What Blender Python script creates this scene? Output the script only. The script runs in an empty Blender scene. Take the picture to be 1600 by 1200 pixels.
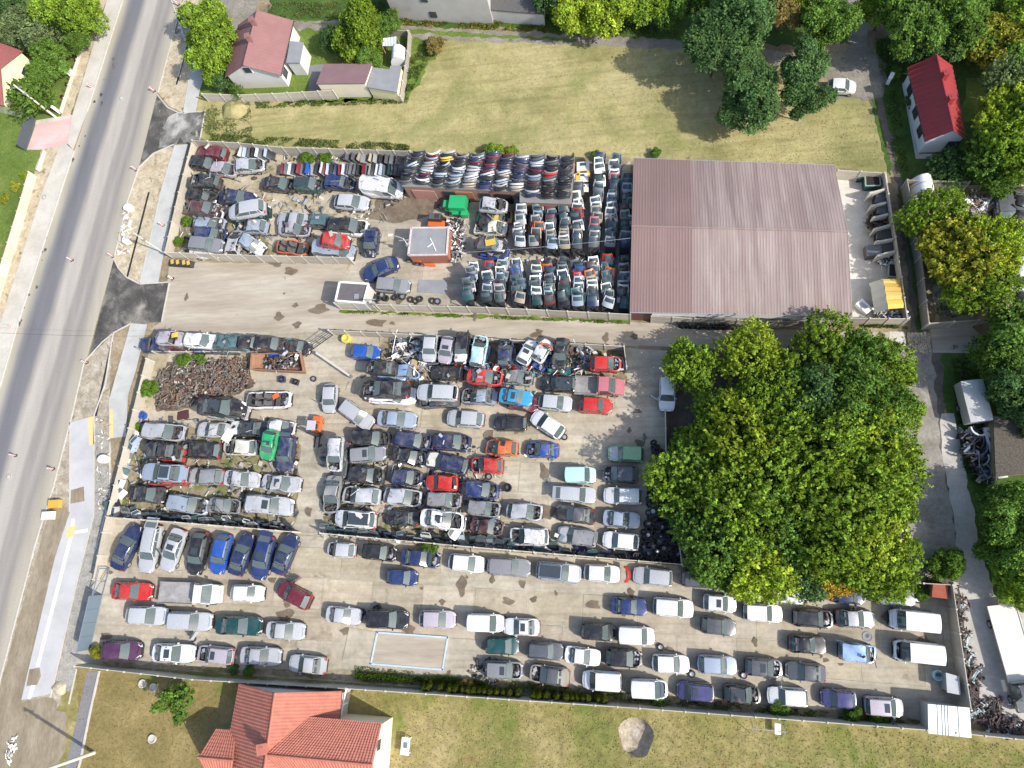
import bpy, bmesh, math, random, re
import numpy as np
from mathutils import Vector, Matrix
from mathutils.geometry import tessellate_polygon

random.seed(7)
rng = np.random.default_rng(7)
S = bpy.context.scene
COL = S.collection
R = math.radians
PI = math.pi

# ------------------------------------------------------------------ camera, sky, sun, exposure
HC = 70.0                      # camera height above the yard, metres
FPX = 1109.0                   # focal length in pixels of the 1600 px wide photograph
NADIR = (990.0, 877.0)         # where the plumb line meets the picture
_d = Vector((NADIR[0] - 800.0, -(NADIR[1] - 600.0), -FPX)).normalized()
_u = -_d
_x = (Vector((1, 0, 0)) - _u * _u.x).normalized()
_y = _u.cross(_x)
ROT = Matrix((_x, _y, _u))     # camera -> world
cam = bpy.data.cameras.new('camera')
cam.sensor_width = 36.0
cam.lens = 36.0 * FPX / 1600.0
cam.clip_end = 6000.0
cam.clip_start = 0.5
camo = bpy.data.objects.new('camera', cam)
COL.objects.link(camo)
camo.matrix_world = Matrix.Translation((0, 0, HC)) @ ROT.to_4x4()
S.camera = camo

SUN_EL, SUN_AZ = R(40), R(24)
world = bpy.data.worlds.new('World')
S.world = world
world.use_nodes = True
wn = world.node_tree
bg = wn.nodes['Background']
sky = wn.nodes.new('ShaderNodeTexSky')
sky.sky_type = 'NISHITA'
sky.sun_disc = False
sky.sun_elevation = SUN_EL
sky.sun_rotation = R(114)
sky.air_density = 1.0
sky.dust_density = 2.0
wn.links.new(sky.outputs[0], bg.inputs[0])
bg.inputs[1].default_value = 0.15
sun = bpy.data.lights.new('sun', 'SUN')
sun.energy = 3.5
sun.angle = R(0.6)
sun.color = (1.0, 0.955, 0.88)
suno = bpy.data.objects.new('sun', sun)
COL.objects.link(suno)
suno.rotation_euler = Vector((-math.cos(SUN_AZ) * math.cos(SUN_EL), math.sin(SUN_AZ) * math.cos(SUN_EL), -math.sin(SUN_EL))).to_track_quat('-Z', 'Y').to_euler()
suno.location = (0, 0, 90)
S.view_settings.view_transform = 'Standard'
S.view_settings.look = 'None'
S.view_settings.gamma = 1.0
S.view_settings.use_curve_mapping = False
S.view_settings.exposure = 0.70
S.cycles.max_bounces = 5
S.cycles.diffuse_bounces = 3
S.cycles.glossy_bounces = 3
S.cycles.transmission_bounces = 3
S.cycles.transparent_max_bounces = 5
S.cycles.caustics_reflective = False
S.cycles.caustics_refractive = False

# ------------------------------------------------------------------ helpers
def W(px, py, z=0.0):
    """photo pixel -> point of the place at height z"""
    r = ROT @ Vector((px - 800.0, -(py - 600.0), -FPX))
    t = (z - HC) / r.z
    return Vector((r.x * t, r.y * t, z))

def heading(px, py, deg, z=0.0):
    a = W(px, py, z)
    b = W(px + 30 * math.cos(R(deg)), py - 30 * math.sin(R(deg)), z)
    return math.atan2(b.y - a.y, b.x - a.x)

def tag(o, label=None, cat=None, group=None, kind=None):
    if label: o['label'] = label
    if cat:
        o['category'] = cat
        if 'kind' not in o: o['kind'] = 'thing'
    if group: o['group'] = group
    if kind: o['kind'] = kind
    return o

def link(name, data, parent=None, loc=None, rot=None, color=None):
    o = bpy.data.objects.new(name, data)
    COL.objects.link(o)
    if parent is not None: o.parent = parent
    if loc is not None: o.location = loc
    if rot is not None: o.rotation_euler = rot if hasattr(rot, '__len__') else (0, 0, rot)
    if color is not None: o.color = (*color[:3], 1.0)
    return o

def empty(name, loc, rz=0.0, label=None, cat=None, group=None):
    o = link(name, None, None, loc, (0, 0, rz))
    o.empty_display_size = 0.3
    return tag(o, label, cat, group)

class MB:
    """collects geometry, builds one mesh"""
    def __init__(s):
        s.v, s.f, s.m = [], [], []
    def face(s, pts, m=0):
        b = len(s.v); s.v += [tuple(p) for p in pts]; s.f.append(tuple(range(b, b + len(pts)))); s.m.append(m)
    def box(s, c, d, m=0, rz=0.0, top=1.0, tilt=None):
        cx, cy, cz = c; hx, hy, hz = d[0] / 2, d[1] / 2, d[2] / 2
        ca, sa = math.cos(rz), math.sin(rz)
        P = []
        for z, k in ((-hz, 1.0), (hz, top)):
            for x, y in ((-hx, -hy), (hx, -hy), (hx, hy), (-hx, hy)):
                x *= k; y *= k
                p = Vector((x, y, z))
                if tilt is not None: p = tilt @ p
                P.append((cx + p.x * ca - p.y * sa, cy + p.x * sa + p.y * ca, cz + p.z))
        b = len(s.v); s.v += P
        for q in ((3, 2, 1, 0), (4, 5, 6, 7), (0, 1, 5, 4), (1, 2, 6, 5), (2, 3, 7, 6), (3, 0, 4, 7)):
            s.f.append(tuple(b + i for i in q)); s.m.append(m)
    def tube(s, pts, r, m=0, n=6, r2=None, cap=True):
        pts = [Vector(p) for p in pts]
        b = len(s.v); k = len(pts)
        for i, p in enumerate(pts):
            t = (pts[min(i + 1, k - 1)] - pts[max(i - 1, 0)]).normalized()
            a = t.cross(Vector((0, 0, 1)))
            if a.length < 1e-3: a = Vector((1, 0, 0))
            a.normalize(); c = t.cross(a)
            rr = r if r2 is None else r + (r2 - r) * i / max(1, k - 1)
            for j in range(n):
                q = 2 * PI * j / n
                s.v.append(tuple(p + a * (rr * math.cos(q)) + c * (rr * math.sin(q))))
        for i in range(k - 1):
            for j in range(n):
                s.f.append((b + i * n + j, b + i * n + (j + 1) % n, b + (i + 1) * n + (j + 1) % n, b + (i + 1) * n + j)); s.m.append(m)
        if cap:
            s.f.append(tuple(b + j for j in range(n))[::-1]); s.m.append(m)
            s.f.append(tuple(b + (k - 1) * n + j for j in range(n))); s.m.append(m)
    def lathe(s, prof, n=12, m=0, axis='z', c=(0, 0, 0), closed=False):
        b = len(s.v); k = len(prof)
        for r, h in prof:
            for j in range(n):
                a = 2 * PI * j / n
                x, y = r * math.cos(a), r * math.sin(a)
                p = (x, y, h) if axis == 'z' else ((x, h, y) if axis == 'y' else (h, x, y))
                s.v.append((c[0] + p[0], c[1] + p[1], c[2] + p[2]))
        for i in range(k if closed else k - 1):
            i2 = (i + 1) % k
            for j in range(n):
                s.f.append((b + i * n + j, b + i * n + (j + 1) % n, b + i2 * n + (j + 1) % n, b + i2 * n + j)); s.m.append(m)
    def grid(s, rows, m=0, flip=False):
        b = len(s.v); nr, nc = len(rows), len(rows[0])
        for r in rows: s.v += [tuple(p) for p in r]
        for i in range(nr - 1):
            for j in range(nc - 1):
                q = (b + i * nc + j, b + i * nc + j + 1, b + (i + 1) * nc + j + 1, b + (i + 1) * nc + j)
                s.f.append(q[::-1] if flip else q); s.m.append(m)
    def mesh(s, name, mats, smooth=None, crumple=0.0, seed=0):
        me = bpy.data.meshes.new(name)
        v = s.v
        if crumple:
            rr = random.Random(seed)
            ph = [rr.uniform(0, 6) for _ in range(6)]
            v = [(x + crumple * math.sin(2.3 * y + 1.7 * z + ph[0]) * .6, y + crumple * math.sin(2.9 * x + ph[1]) * .7,
                  z + crumple * (math.sin(3.1 * x + ph[2] + 2 * y) + math.sin(4.7 * y + ph[3] + x)) * .6 * min(1, max(0, (z - .35) * 2))) for x, y, z in v]
        me.from_pydata(v, [], s.f)
        for mt in (mats if isinstance(mats, (list, tuple)) else [mats]): me.materials.append(mt)
        if s.m and max(s.m) > 0: me.polygons.foreach_set('material_index', s.m)
        if smooth is not None:
            bm = bmesh.new(); bm.from_mesh(me)
            bmesh.ops.remove_doubles(bm, verts=bm.verts, dist=0.002)
            bmesh.ops.recalc_face_normals(bm, faces=bm.faces)
            bm.to_mesh(me); bm.free()
            me.polygons.foreach_set('use_smooth', [True] * len(me.polygons))
            me.set_sharp_from_angle(angle=R(smooth))
        me.update()
        return me
    def build(s, name, mats, parent=None, loc=None, rot=None, color=None, smooth=None):
        return link(name, s.mesh(name, mats, smooth), parent, loc, rot, color)

# ------------------------------------------------------------------ materials
def _nt(name):
    m = bpy.data.materials.new(name); m.use_nodes = True
    nt = m.node_tree; b = nt.nodes['Principled BSDF']
    return m, nt, b

def _noise(nt, scale, detail=5, rough=.6, vec=None, dist=0.0):
    n = nt.nodes.new('ShaderNodeTexNoise')
    n.inputs['Scale'].default_value = scale; n.inputs['Detail'].default_value = detail
    n.inputs['Roughness'].default_value = rough; n.inputs['Distortion'].default_value = dist
    if vec is not None: nt.links.new(vec, n.inputs['Vector'])
    return n.outputs['Fac']

def _ramp(nt, fac, stops):
    r = nt.nodes.new('ShaderNodeValToRGB')
    e = r.color_ramp.elements
    while len(e) < len(stops): e.new(0.5)
    for i, (p, c) in enumerate(stops):
        e[i].position = p; e[i].color = (*c, 1)
    nt.links.new(fac, r.inputs[0])
    return r.outputs[0]

def _mix(nt, fac, a, b, mode='MIX'):
    n = nt.nodes.new('ShaderNodeMix'); n.data_type = 'RGBA'; n.blend_type = mode
    for sock, val in ((n.inputs[0], fac), (n.inputs[6], a), (n.inputs[7], b)):
        if hasattr(val, 'is_linked'): nt.links.new(val, sock)
        elif isinstance(val, (int, float)): sock.default_value = val
        else: sock.default_value = (*val, 1)
    return n.outputs[2]

def _math(nt, op, a, b=None):
    n = nt.nodes.new('ShaderNodeMath'); n.operation = op
    for i, v in enumerate((a, b)):
        if v is None: continue
        if hasattr(v, 'is_linked'): nt.links.new(v, n.inputs[i])
        else: n.inputs[i].default_value = v
    return n.outputs[0]

def _pos(nt, stretch=None, rz=0.0):
    g = nt.nodes.new('ShaderNodeNewGeometry').outputs['Position']
    if stretch is None: return g
    mp = nt.nodes.new('ShaderNodeMapping'); mp.inputs['Scale'].default_value = stretch
    mp.inputs['Rotation'].default_value = (0, 0, rz)
    nt.links.new(g, mp.inputs['Vector'])
    return mp.outputs[0]

def _bump(nt, b, h, strength, dist=.05):
    n = nt.nodes.new('ShaderNodeBump'); n.inputs['Strength'].default_value = strength
    n.inputs['Distance'].default_value = dist
    nt.links.new(h, n.inputs['Height']); nt.links.new(n.outputs[0], b.inputs['Normal'])

def ground_mat(name, stops, scale=.25, fine=6.0, fine_amt=.35, spots=None, rough=.95, bump=.4, stretch=None, rz=0.0, tint=False, mid=None, streak=0):
    """large patches (stops), finer grain, optional blotches [(colour, scale, threshold, softness)]"""
    m, nt, b = _nt(name)
    v = _pos(nt, stretch, rz); p = _pos(nt)
    c = _ramp(nt, _noise(nt, scale, 6, .62, v, .3), stops)
    if mid:
        c = _mix(nt, 1.0, c, _ramp(nt, _noise(nt, mid[0], 4, .6, p), [(.3, (1 - mid[1],) * 3), (.7, (1 + mid[1],) * 3)]), 'MULTIPLY')
    g = _noise(nt, fine, 4, .65, v)
    c = _mix(nt, 1.0, c, _ramp(nt, g, [(.25, (1 - fine_amt,) * 3), (.75, (1 + fine_amt,) * 3)]), 'MULTIPLY')
    if streak:
        c = _mix(nt, 1.0, c, _ramp(nt, _noise(nt, 1.0, 5, .65, _pos(nt, (.10, 1.5, 1), R(streak))), [(.34, (.80, .79, .77)), (.52, (1, 1, 1)), (.7, (1.06,) * 3)]), 'MULTIPLY')
    for col, sc, th, soft in (spots or []):
        f = _ramp(nt, _noise(nt, sc, 5, .6, p, .6), [(th, (0, 0, 0)), (min(1, th + soft), (1, 1, 1))])
        c = _mix(nt, f, c, col)
    if tint:
        oi = nt.nodes.new('ShaderNodeObjectInfo')
        c = _mix(nt, 1.0, c, oi.outputs['Color'], 'MULTIPLY')
    nt.links.new(c, b.inputs['Base Color'])
    b.inputs['Roughness'].default_value = rough
    b.inputs['Specular IOR Level'].default_value = .25
    if bump: _bump(nt, b, g, bump)
    return m

def plain(name, col, rough=.7, metal=0.0, var=.12, scale=3.0, tint=False, spec=.4, bump=0.0, dirt=None, coat=0.0):
    """one material with grain; tint=True multiplies the object's own colour in"""
    m, nt, b = _nt(name)
    co = nt.nodes.new('ShaderNodeTexCoord').outputs['Object']
    n = _noise(nt, scale, 4, .6, co)
    c = _ramp(nt, n, [(.25, tuple(x * (1 - var) for x in col)), (.75, tuple(min(1, x * (1 + var)) for x in col))])
    if tint:
        oi = nt.nodes.new('ShaderNodeObjectInfo')
        c = _mix(nt, 1.0, c, oi.outputs['Color'], 'MULTIPLY')
    if dirt:
        f = _ramp(nt, _noise(nt, dirt[1], 5, .65, co, .4), [(dirt[2], (0, 0, 0)), (min(1, dirt[2] + .25), (dirt[3],) * 3)])
        c = _mix(nt, f, c, dirt[0])
    nt.links.new(c, b.inputs['Base Color'])
    b.inputs['Roughness'].default_value = rough; b.inputs['Metallic'].default_value = metal
    b.inputs['Specular IOR Level'].default_value = spec
    if coat: b.inputs['Coat Weight'].default_value = coat; b.inputs['Coat Roughness'].default_value = .08
    if bump: _bump(nt, b, n, bump)
    return m

M = {}
# ground
M['earth'] = ground_mat('earth', [(.3, (.16, .125, .075)), (.5, (.24, .19, .12)), (.7, (.33, .27, .18))], .3, 3, .35, [((.10, .12, .035), .5, .60, .12)])
M['field'] = ground_mat('dry_field', [(.32, (.20, .195, .075)), (.47, (.315, .28, .125)), (.66, (.40, .345, .18))], .09, 2.2, .18,
                        [((.165, .185, .055), .13, .53, .22), ((.27, .20, .09), .2, .62, .14)], bump=.6, mid=(.5, .12), streak=3)
M['meadow'] = ground_mat('meadow', [(.3, (.13, .145, .036)), (.5, (.225, .195, .072)), (.68, (.32, .262, .125))], .14, 2.0, .22,
                         [((.115, .15, .028), .22, .53, .16), ((.22, .14, .055), .35, .6, .12)], bump=.9, mid=(.9, .22))
M['lawn'] = ground_mat('lawn', [(.3, (.075, .115, .020)), (.55, (.115, .17, .03)), (.75, (.17, .19, .055))], .25, 3, .32, [((.24, .19, .10), .4, .62, .12)], bump=.8)
M['browngrass'] = ground_mat('worn_lawn', [(.3, (.145, .12, .042)), (.5, (.21, .165, .065)), (.7, (.29, .23, .10))], .16, 2.6, .26, [((.12, .14, .03), .24, .58, .14)], bump=.7)
M['darkgrass'] = ground_mat('shady_grass', [(.3, (.035, .07, .015)), (.55, (.06, .11, .02)), (.75, (.11, .14, .035))], .3, 3, .35, bump=.8)  # grass of a darker green than the lawn
M['concrete'] = ground_mat('yard_concrete', [(.3, (.30, .265, .205)), (.5, (.385, .345, .27)), (.7, (.45, .41, .33))], .2, 2.6, .14,
                           [((.17, .135, .095), .33, .63, .16), ((.24, .21, .13), .12, .60, .2)], bump=.15, mid=(1.1, .1), streak=5)
M['slab'] = ground_mat('slab_concrete', [(.3, (.315, .27, .20)), (.5, (.40, .35, .265)), (.7, (.465, .415, .325))], .2, 3, .14,
                       [((.18, .145, .10), .37, .64, .14), ((.25, .22, .14), .12, .61, .2)], bump=.15, tint=True, mid=(1.1, .1), streak=5)
M['dirtyard'] = ground_mat('sandy_yard', [(.3, (.27, .225, .14)), (.5, (.38, .33, .235)), (.7, (.47, .42, .33))], .3, 2.5, .2,
                           [((.16, .15, .05), .4, .57, .12), ((.20, .155, .10), .5, .6, .12)], bump=.3)
M['accessroad'] = ground_mat('access_concrete', [(.3, (.28, .24, .185)), (.5, (.36, .315, .25)), (.7, (.43, .39, .32))], .5, 2.5, .14,
                             [((.16, .125, .085), .5, .66, .08), ((.42, .33, .18), .16, .66, .1)], stretch=(.18, 1.3, 1), bump=.15)
M['whiteyard'] = ground_mat('pale_concrete', [(.3, (.42, .39, .33)), (.5, (.52, .49, .43)), (.7, (.60, .57, .51))], .25, 3, .12, [((.30, .25, .18), .3, .62, .16)], bump=.15)
M['pavement'] = ground_mat('pavement_slabs', [(.3, (.36, .355, .335)), (.5, (.42, .415, .39)), (.7, (.47, .465, .44))], .5, 5, .08, bump=.1)
M['pavement2'] = ground_mat('dusty_pavement', [(.3, (.40, .37, .315)), (.5, (.47, .44, .38)), (.7, (.53, .50, .44))], .35, 5, .09, bump=.1)
M['cyclepath'] = ground_mat('cycle_path_surface', [(.3, (.37, .36, .365)), (.5, (.43, .42, .42)), (.7, (.48, .47, .465))], .3, 6, .05, bump=.05)
M['kerb'] = plain('kerb_stone', (.45, .43, .39), .85, var=.12, scale=2)
M['rubble'] = ground_mat('trench_earth', [(.28, (.20, .165, .12)), (.5, (.33, .285, .215)), (.72, (.46, .42, .35))], .8, 4, .32, [((.13, .105, .07), .9, .6, .1), ((.13, .14, .04), .5, .66, .08)], bump=.9)
M['sand'] = ground_mat('sandy_verge', [(.28, (.30, .24, .155)), (.5, (.42, .355, .245)), (.72, (.52, .46, .35))], .9, 3, .25, [((.15, .15, .05), .5, .62, .1), ((.22, .16, .09), 1.2, .6, .1)], bump=.8)
M['brownearth'] = ground_mat('brown_earth', [(.28, (.18, .145, .095)), (.5, (.24, .20, .14)), (.72, (.31, .265, .195))], .6, 4, .2, stretch=(1, .35, 1), bump=.5)
M['gravel'] = ground_mat('grey_gravel', [(.28, (.22, .205, .18)), (.5, (.30, .285, .25)), (.72, (.38, .36, .32))], 1.2, 6, .3, bump=.9)
M['track'] = ground_mat('dirt_track', [(.3, (.16, .145, .115)), (.5, (.22, .20, .165)), (.7, (.30, .27, .23))], .5, 4, .22, [((.10, .13, .03), .7, .62, .1)], bump=.6)
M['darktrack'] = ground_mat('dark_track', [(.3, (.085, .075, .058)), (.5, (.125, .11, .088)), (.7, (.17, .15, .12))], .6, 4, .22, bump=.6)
M['greytrack'] = ground_mat('grey_track', [(.3, (.19, .17, .145)), (.5, (.255, .235, .205)), (.7, (.33, .305, .27))], .5, 4, .22, [((.13, .115, .09), .35, .56, .16)], bump=.5)
M['oldconcrete'] = ground_mat('old_concrete_lane', [(.3, (.33, .31, .275)), (.5, (.41, .39, .35)), (.7, (.49, .46, .42))], .3, 3, .14, [((.14, .125, .10), .7, .67, .05), ((.27, .25, .22), .2, .58, .15)], bump=.2)
M['apron'] = ground_mat('fresh_asphalt', [(.3, (.045, .044, .042)), (.48, (.075, .071, .066)), (.66, (.16, .148, .13))], .45, 5, .3, [((.30, .275, .235), .35, .56, .2), ((.36, .33, .28), 1.1, .64, .14)], bump=.3)
M['apron2'] = ground_mat('dusty_asphalt', [(.3, (.05, .05, .05)), (.46, (.15, .145, .135)), (.62, (.36, .35, .32))], .4, 5, .2, [((.52, .50, .47), .6, .6, .2)], bump=.3)
M['tarmac'] = ground_mat('grey_tarmac', [(.3, (.17, .165, .175)), (.7, (.21, .205, .21))], .4, 6, .1, bump=.15)
M['pinkpave'] = ground_mat('pink_block_paving', [(.3, (.50, .33, .31)), (.5, (.55, .37, .345)), (.7, (.60, .43, .40))], .3, 4, .08, [((.60, .48, .45), .2, .58, .2)], stretch=(.4, 1.4, 1), bump=.1)
M['stain'] = ground_mat('oil_stain', [(.3, (.11, .085, .06)), (.7, (.20, .16, .115))], .8, 3, .2)
M['paintline'] = plain('white_road_paint', (.80, .80, .79), .6, var=.05)
M['yellowtile'] = plain('yellow_tactile_slab', (.62, .48, .20), .8, var=.1)

def road_mat():
    m, nt, b = _nt('road_asphalt')
    uv = nt.nodes.new('ShaderNodeUVMap').outputs[0]
    sp = nt.nodes.new('ShaderNodeSeparateXYZ'); nt.links.new(uv, sp.inputs[0])
    p = _pos(nt)
    wob = _math(nt, 'MULTIPLY', _math(nt, 'SUBTRACT', _noise(nt, .18, 3, .5, p), .5), .035)
    u = _math(nt, 'ADD', sp.outputs[0], wob)
    # dust left by the works, worn away in the wheel lanes
    c = _ramp(nt, u, [(0.0, (.46, .415, .31)), (.07, (.38, .345, .27)), (.13, (.22, .21, .205)), (.18, (.165, .16, .165)), (.33, (.185, .18, .185)),
                      (.385, (.33, .30, .26)), (.43, (.43, .39, .335)), (.57, (.42, .38, .325)), (.615, (.30, .27, .24)), (.69, (.29, .262, .232)), (.73, (.33, .30, .26)), (.80, (.27, .245, .215)), (.88, (.37, .33, .27)), (1.0, (.44, .395, .30))])
    c = _mix(nt, 1.0, c, _ramp(nt, _noise(nt, 7, 4, .7, p), [(.25, (.86,) * 3), (.75, (1.14,) * 3)]), 'MULTIPLY')
    st = _noise(nt, .7, 5, .6, _pos(nt, (1.0, .12, 1), R(-16)))
    c = _mix(nt, 1.0, c, _ramp(nt, st, [(.3, (.88,) * 3), (.7, (1.1,) * 3)]), 'MULTIPLY')
    c = _mix(nt, 1.0, c, (.86, .875, .90), 'MULTIPLY')
    f = _ramp(nt, _noise(nt, 1.3, 6, .7, p), [(.68, (0, 0, 0)), (.72, (.8,) * 3)])
    c = _mix(nt, f, c, (.10, .095, .09))
    nt.links.new(c, b.inputs['Base Color']); b.inputs['Roughness'].default_value = .9
    b.inputs['Specular IOR Level'].default_value = .25
    return m
M['road'] = road_mat()

# building and object materials
M['fence'] = plain('concrete_fence', (.43, .395, .33), .9, var=.12, scale=1.2, bump=.2, tint=True)
M['fencepost'] = plain('concrete_post', (.48, .45, .39), .9, var=.1)
M['whitewall'] = plain('white_render', (.62, .60, .56), .9, var=.05, scale=.8, dirt=((.50, .46, .39), .5, .62, .5))
M['creamwall'] = plain('cream_render', (.68, .62, .48), .9, var=.06, scale=.8, dirt=((.46, .42, .34), .6, .6, .6))
M['greywall'] = plain('grey_render', (.46, .44, .41), .9, var=.1, scale=.6, dirt=((.32, .30, .26), .4, .55, .6))
M['yellowwall'] = plain('pale_yellow_render', (.74, .68, .42), .9, var=.05)
M['bluewall'] = plain('pale_blue_render', (.62, .66, .70), .9, var=.05)
M['brick'] = plain('red_brick', (.33, .13, .085), .9, var=.3, scale=5)
M['darkbrick'] = plain('dull_brick', (.30, .17, .13), .9, var=.25, scale=4)
M['roofsheet'] = plain('painted_roof_sheet', (1, 1, 1), .55, var=.06, scale=1.2, tint=True)
M['hallroof'] = None
M['tile'] = plain('orange_roof_tile', (.40, .145, .10), .75, var=.18, scale=2.0, bump=.1, dirt=((.40, .17, .11), .7, .55, .5))
M['pinkroof'] = plain('pink_brown_roof', (.235, .118, .112), .65, var=.1, scale=.7, dirt=((.30, .18, .16), .5, .55, .5))
M['redroof'] = plain('dark_red_roof', (.27, .034, .036), .5, var=.12, scale=.7, dirt=((.20, .04, .035), .5, .55, .6))
M['maroonroof'] = plain('maroon_felt', (.19, .115, .12), .7, var=.1, scale=1)
M['greyroof'] = plain('grey_felt_roof', (.23, .235, .245), .8, var=.14, scale=.9, dirt=((.34, .34, .34), .6, .55, .5))
M['flatroof'] = plain('flat_roof_felt', (.205, .20, .19), .85, var=.15, scale=.8)
M['darkroof'] = plain('dark_corrugated', (.10, .095, .09), .8, var=.2)
M['whiteplastic'] = plain('white_sheet', (.78, .78, .77), .5, var=.04, dirt=((.55, .52, .46), .7, .66, .5))
M['windowglass'] = plain('window_glass', (.045, .055, .065), .08, var=.1, spec=.6)
M['darkopening'] = plain('dark_opening', (.02, .019, .018), .9)
M['wood'] = plain('weathered_wood', (.30, .23, .15), .85, var=.2)
M['steel'] = plain('galvanised_steel', (.42, .43, .44), .5, .6, var=.1)
M['rust'] = plain('rust', (.135, .085, .058), .9, var=.4, scale=4, tint=True, dirt=((.07, .05, .04), 3, .5, .8))
M['rustplate'] = plain('rusty_plate', (.30, .165, .10), .9, var=.25, scale=1.2, dirt=((.17, .10, .07), 1.2, .55, .8))
M['polem'] = plain('pole_concrete', (.55, .52, .46), .85, var=.08)
M['bluegrey'] = plain('blue_grey_gate', (.125, .165, .205), .5, var=.06)
M['anthracite'] = plain('anthracite_gate', (.065, .08, .095), .5, var=.1)
M['redpaint'] = plain('red_marker_paint', (.60, .045, .04), .5)
M['whitepaint'] = plain('white_marker_paint', (.80, .79, .77), .5, var=.04)
M['black'] = plain('black_rubber', (.034, .033, .032), .8, var=.25, scale=6)
M['darkmetal'] = plain('dark_metal', (.055, .053, .052), .55, .4, var=.3, scale=5)
M['lightmetal'] = plain('pale_metal', (.50, .50, .50), .4, .5, var=.2, scale=5)
M['any'] = plain('painted_piece', (1, 1, 1), .42, 0.0, var=.08, scale=2.0, tint=True, spec=.5, coat=.25, dirt=((.24, .21, .17), 1.6, .60, .55))
M['mattany'] = plain('matt_piece', (1, 1, 1), .8, var=.12, scale=2.5, tint=True)

def paint_mat(name, dusty):
    m, nt, b = _nt(name)
    oi = nt.nodes.new('ShaderNodeObjectInfo')
    co = nt.nodes.new('ShaderNodeTexCoord').outputs['Object']
    add = nt.nodes.new('ShaderNodeVectorMath'); add.operation = 'ADD'
    mul = nt.nodes.new('ShaderNodeVectorMath'); mul.operation = 'SCALE'; mul.inputs[0].default_value = (31, 17, 7)
    nt.links.new(oi.outputs['Random'], mul.inputs['Scale'])
    nt.links.new(co, add.inputs[0]); nt.links.new(mul.outputs[0], add.inputs[1])
    n = _noise(nt, 1.1, 5, .65, add.outputs[0], .4)
    f = _ramp(nt, n, [(.45, (0, 0, 0)), (.85, (dusty,) * 3)])
    c = _mix(nt, f, oi.outputs['Color'], (.30, .265, .21))
    if dusty > .3:
        c = _mix(nt, _ramp(nt, _noise(nt, 1.7, 6, .7, add.outputs[0], .8), [(.58, (0, 0, 0)), (.66, (.85,) * 3)]), c, (.13, .06, .03))
        c = _mix(nt, _ramp(nt, _noise(nt, 2.6, 4, .6, add.outputs[0], .3), [(.62, (0, 0, 0)), (.70, (.7,) * 3)]), c, (.03, .03, .03))
    fn = _noise(nt, 6, 4, .6, add.outputs[0])
    c = _mix(nt, 1.0, c, _ramp(nt, fn, [(.25, (.9,) * 3), (.75, (1.08,) * 3)]), 'MULTIPLY')
    nt.links.new(c, b.inputs['Base Color'])
    rr = _ramp(nt, n, [(.3, (.24,) * 3), (.8, (.24 + dusty * .5,) * 3)])
    nt.links.new(rr, b.inputs['Roughness'])
    b.inputs['Metallic'].default_value = .12
    b.inputs['Coat Weight'].default_value = .55; b.inputs['Coat Roughness'].default_value = .10
    _bump(nt, b, fn, .04 + dusty * .12, .02)
    return m
M['paint'] = paint_mat('car_paint', .22)
M['oldpaint'] = paint_mat('scrapped_car_paint', .58)

def glass_mat():
    m, nt, b = _nt('car_glass')
    b.inputs['Coat Weight'].default_value = .5; b.inputs['Coat Roughness'].default_value = .03
    b.inputs['Base Color'].default_value = (.12, .155, .15, 1)  # greenish-grey base stands in for the sky reflected in the glass
    b.inputs['Roughness'].default_value = .12
    b.inputs['Specular IOR Level'].default_value = .75
    tr = nt.nodes.new('ShaderNodeBsdfTransparent'); tr.inputs[0].default_value = (.72, .82, .80, 1)
    mx = nt.nodes.new('ShaderNodeMixShader'); mx.inputs[0].default_value = .30
    nt.links.new(b.outputs[0], mx.inputs[1]); nt.links.new(tr.outputs[0], mx.inputs[2])
    nt.links.new(mx.outputs[0], nt.nodes['Material Output'].inputs[0])
    return m
M['glass'] = glass_mat()
M['interior'] = plain('car_interior', (.060, .058, .058), .85, var=.4, scale=4)
M['seat'] = plain('car_seat', (.11, .105, .10), .9, var=.3, scale=5)
M['lamp'] = plain('lamp_glass', (.62, .65, .66), .15, var=.1, spec=.7)
M['redlamp'] = plain('tail_lamp', (.38, .02, .02), .2, var=.1, spec=.6)
M['engine'] = plain('engine_parts', (.10, .095, .09), .6, .3, var=.7, scale=7)
M['rim'] = plain('wheel_rim', (.42, .43, .44), .35, .6, var=.1)

def leaf_mat(name, trans=.34):
    m, nt, b = _nt(name)
    oi = nt.nodes.new('ShaderNodeObjectInfo')
    at = nt.nodes.new('ShaderNodeAttribute'); at.attribute_name = 'tint'
    c = _mix(nt, 1.0, oi.outputs['Color'], at.outputs['Color'], 'MULTIPLY')
    df = nt.nodes.new('ShaderNodeBsdfDiffuse'); tl = nt.nodes.new('ShaderNodeBsdfTranslucent')
    nt.links.new(c, df.inputs[0])
    nt.links.new(_mix(nt, 1.0, c, (1.05, 1.15, .55), 'MULTIPLY'), tl.inputs[0])
    mx = nt.nodes.new('ShaderNodeMixShader'); mx.inputs[0].default_value = trans
    nt.links.new(df.outputs[0], mx.inputs[1]); nt.links.new(tl.outputs[0], mx.inputs[2])
    nt.links.new(mx.outputs[0], nt.nodes['Material Output'].inputs[0])
    return m
M['leaf'] = leaf_mat('leaves')
M['bark'] = plain('bark', (.12, .095, .07), .95, var=.3, scale=5)

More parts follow.
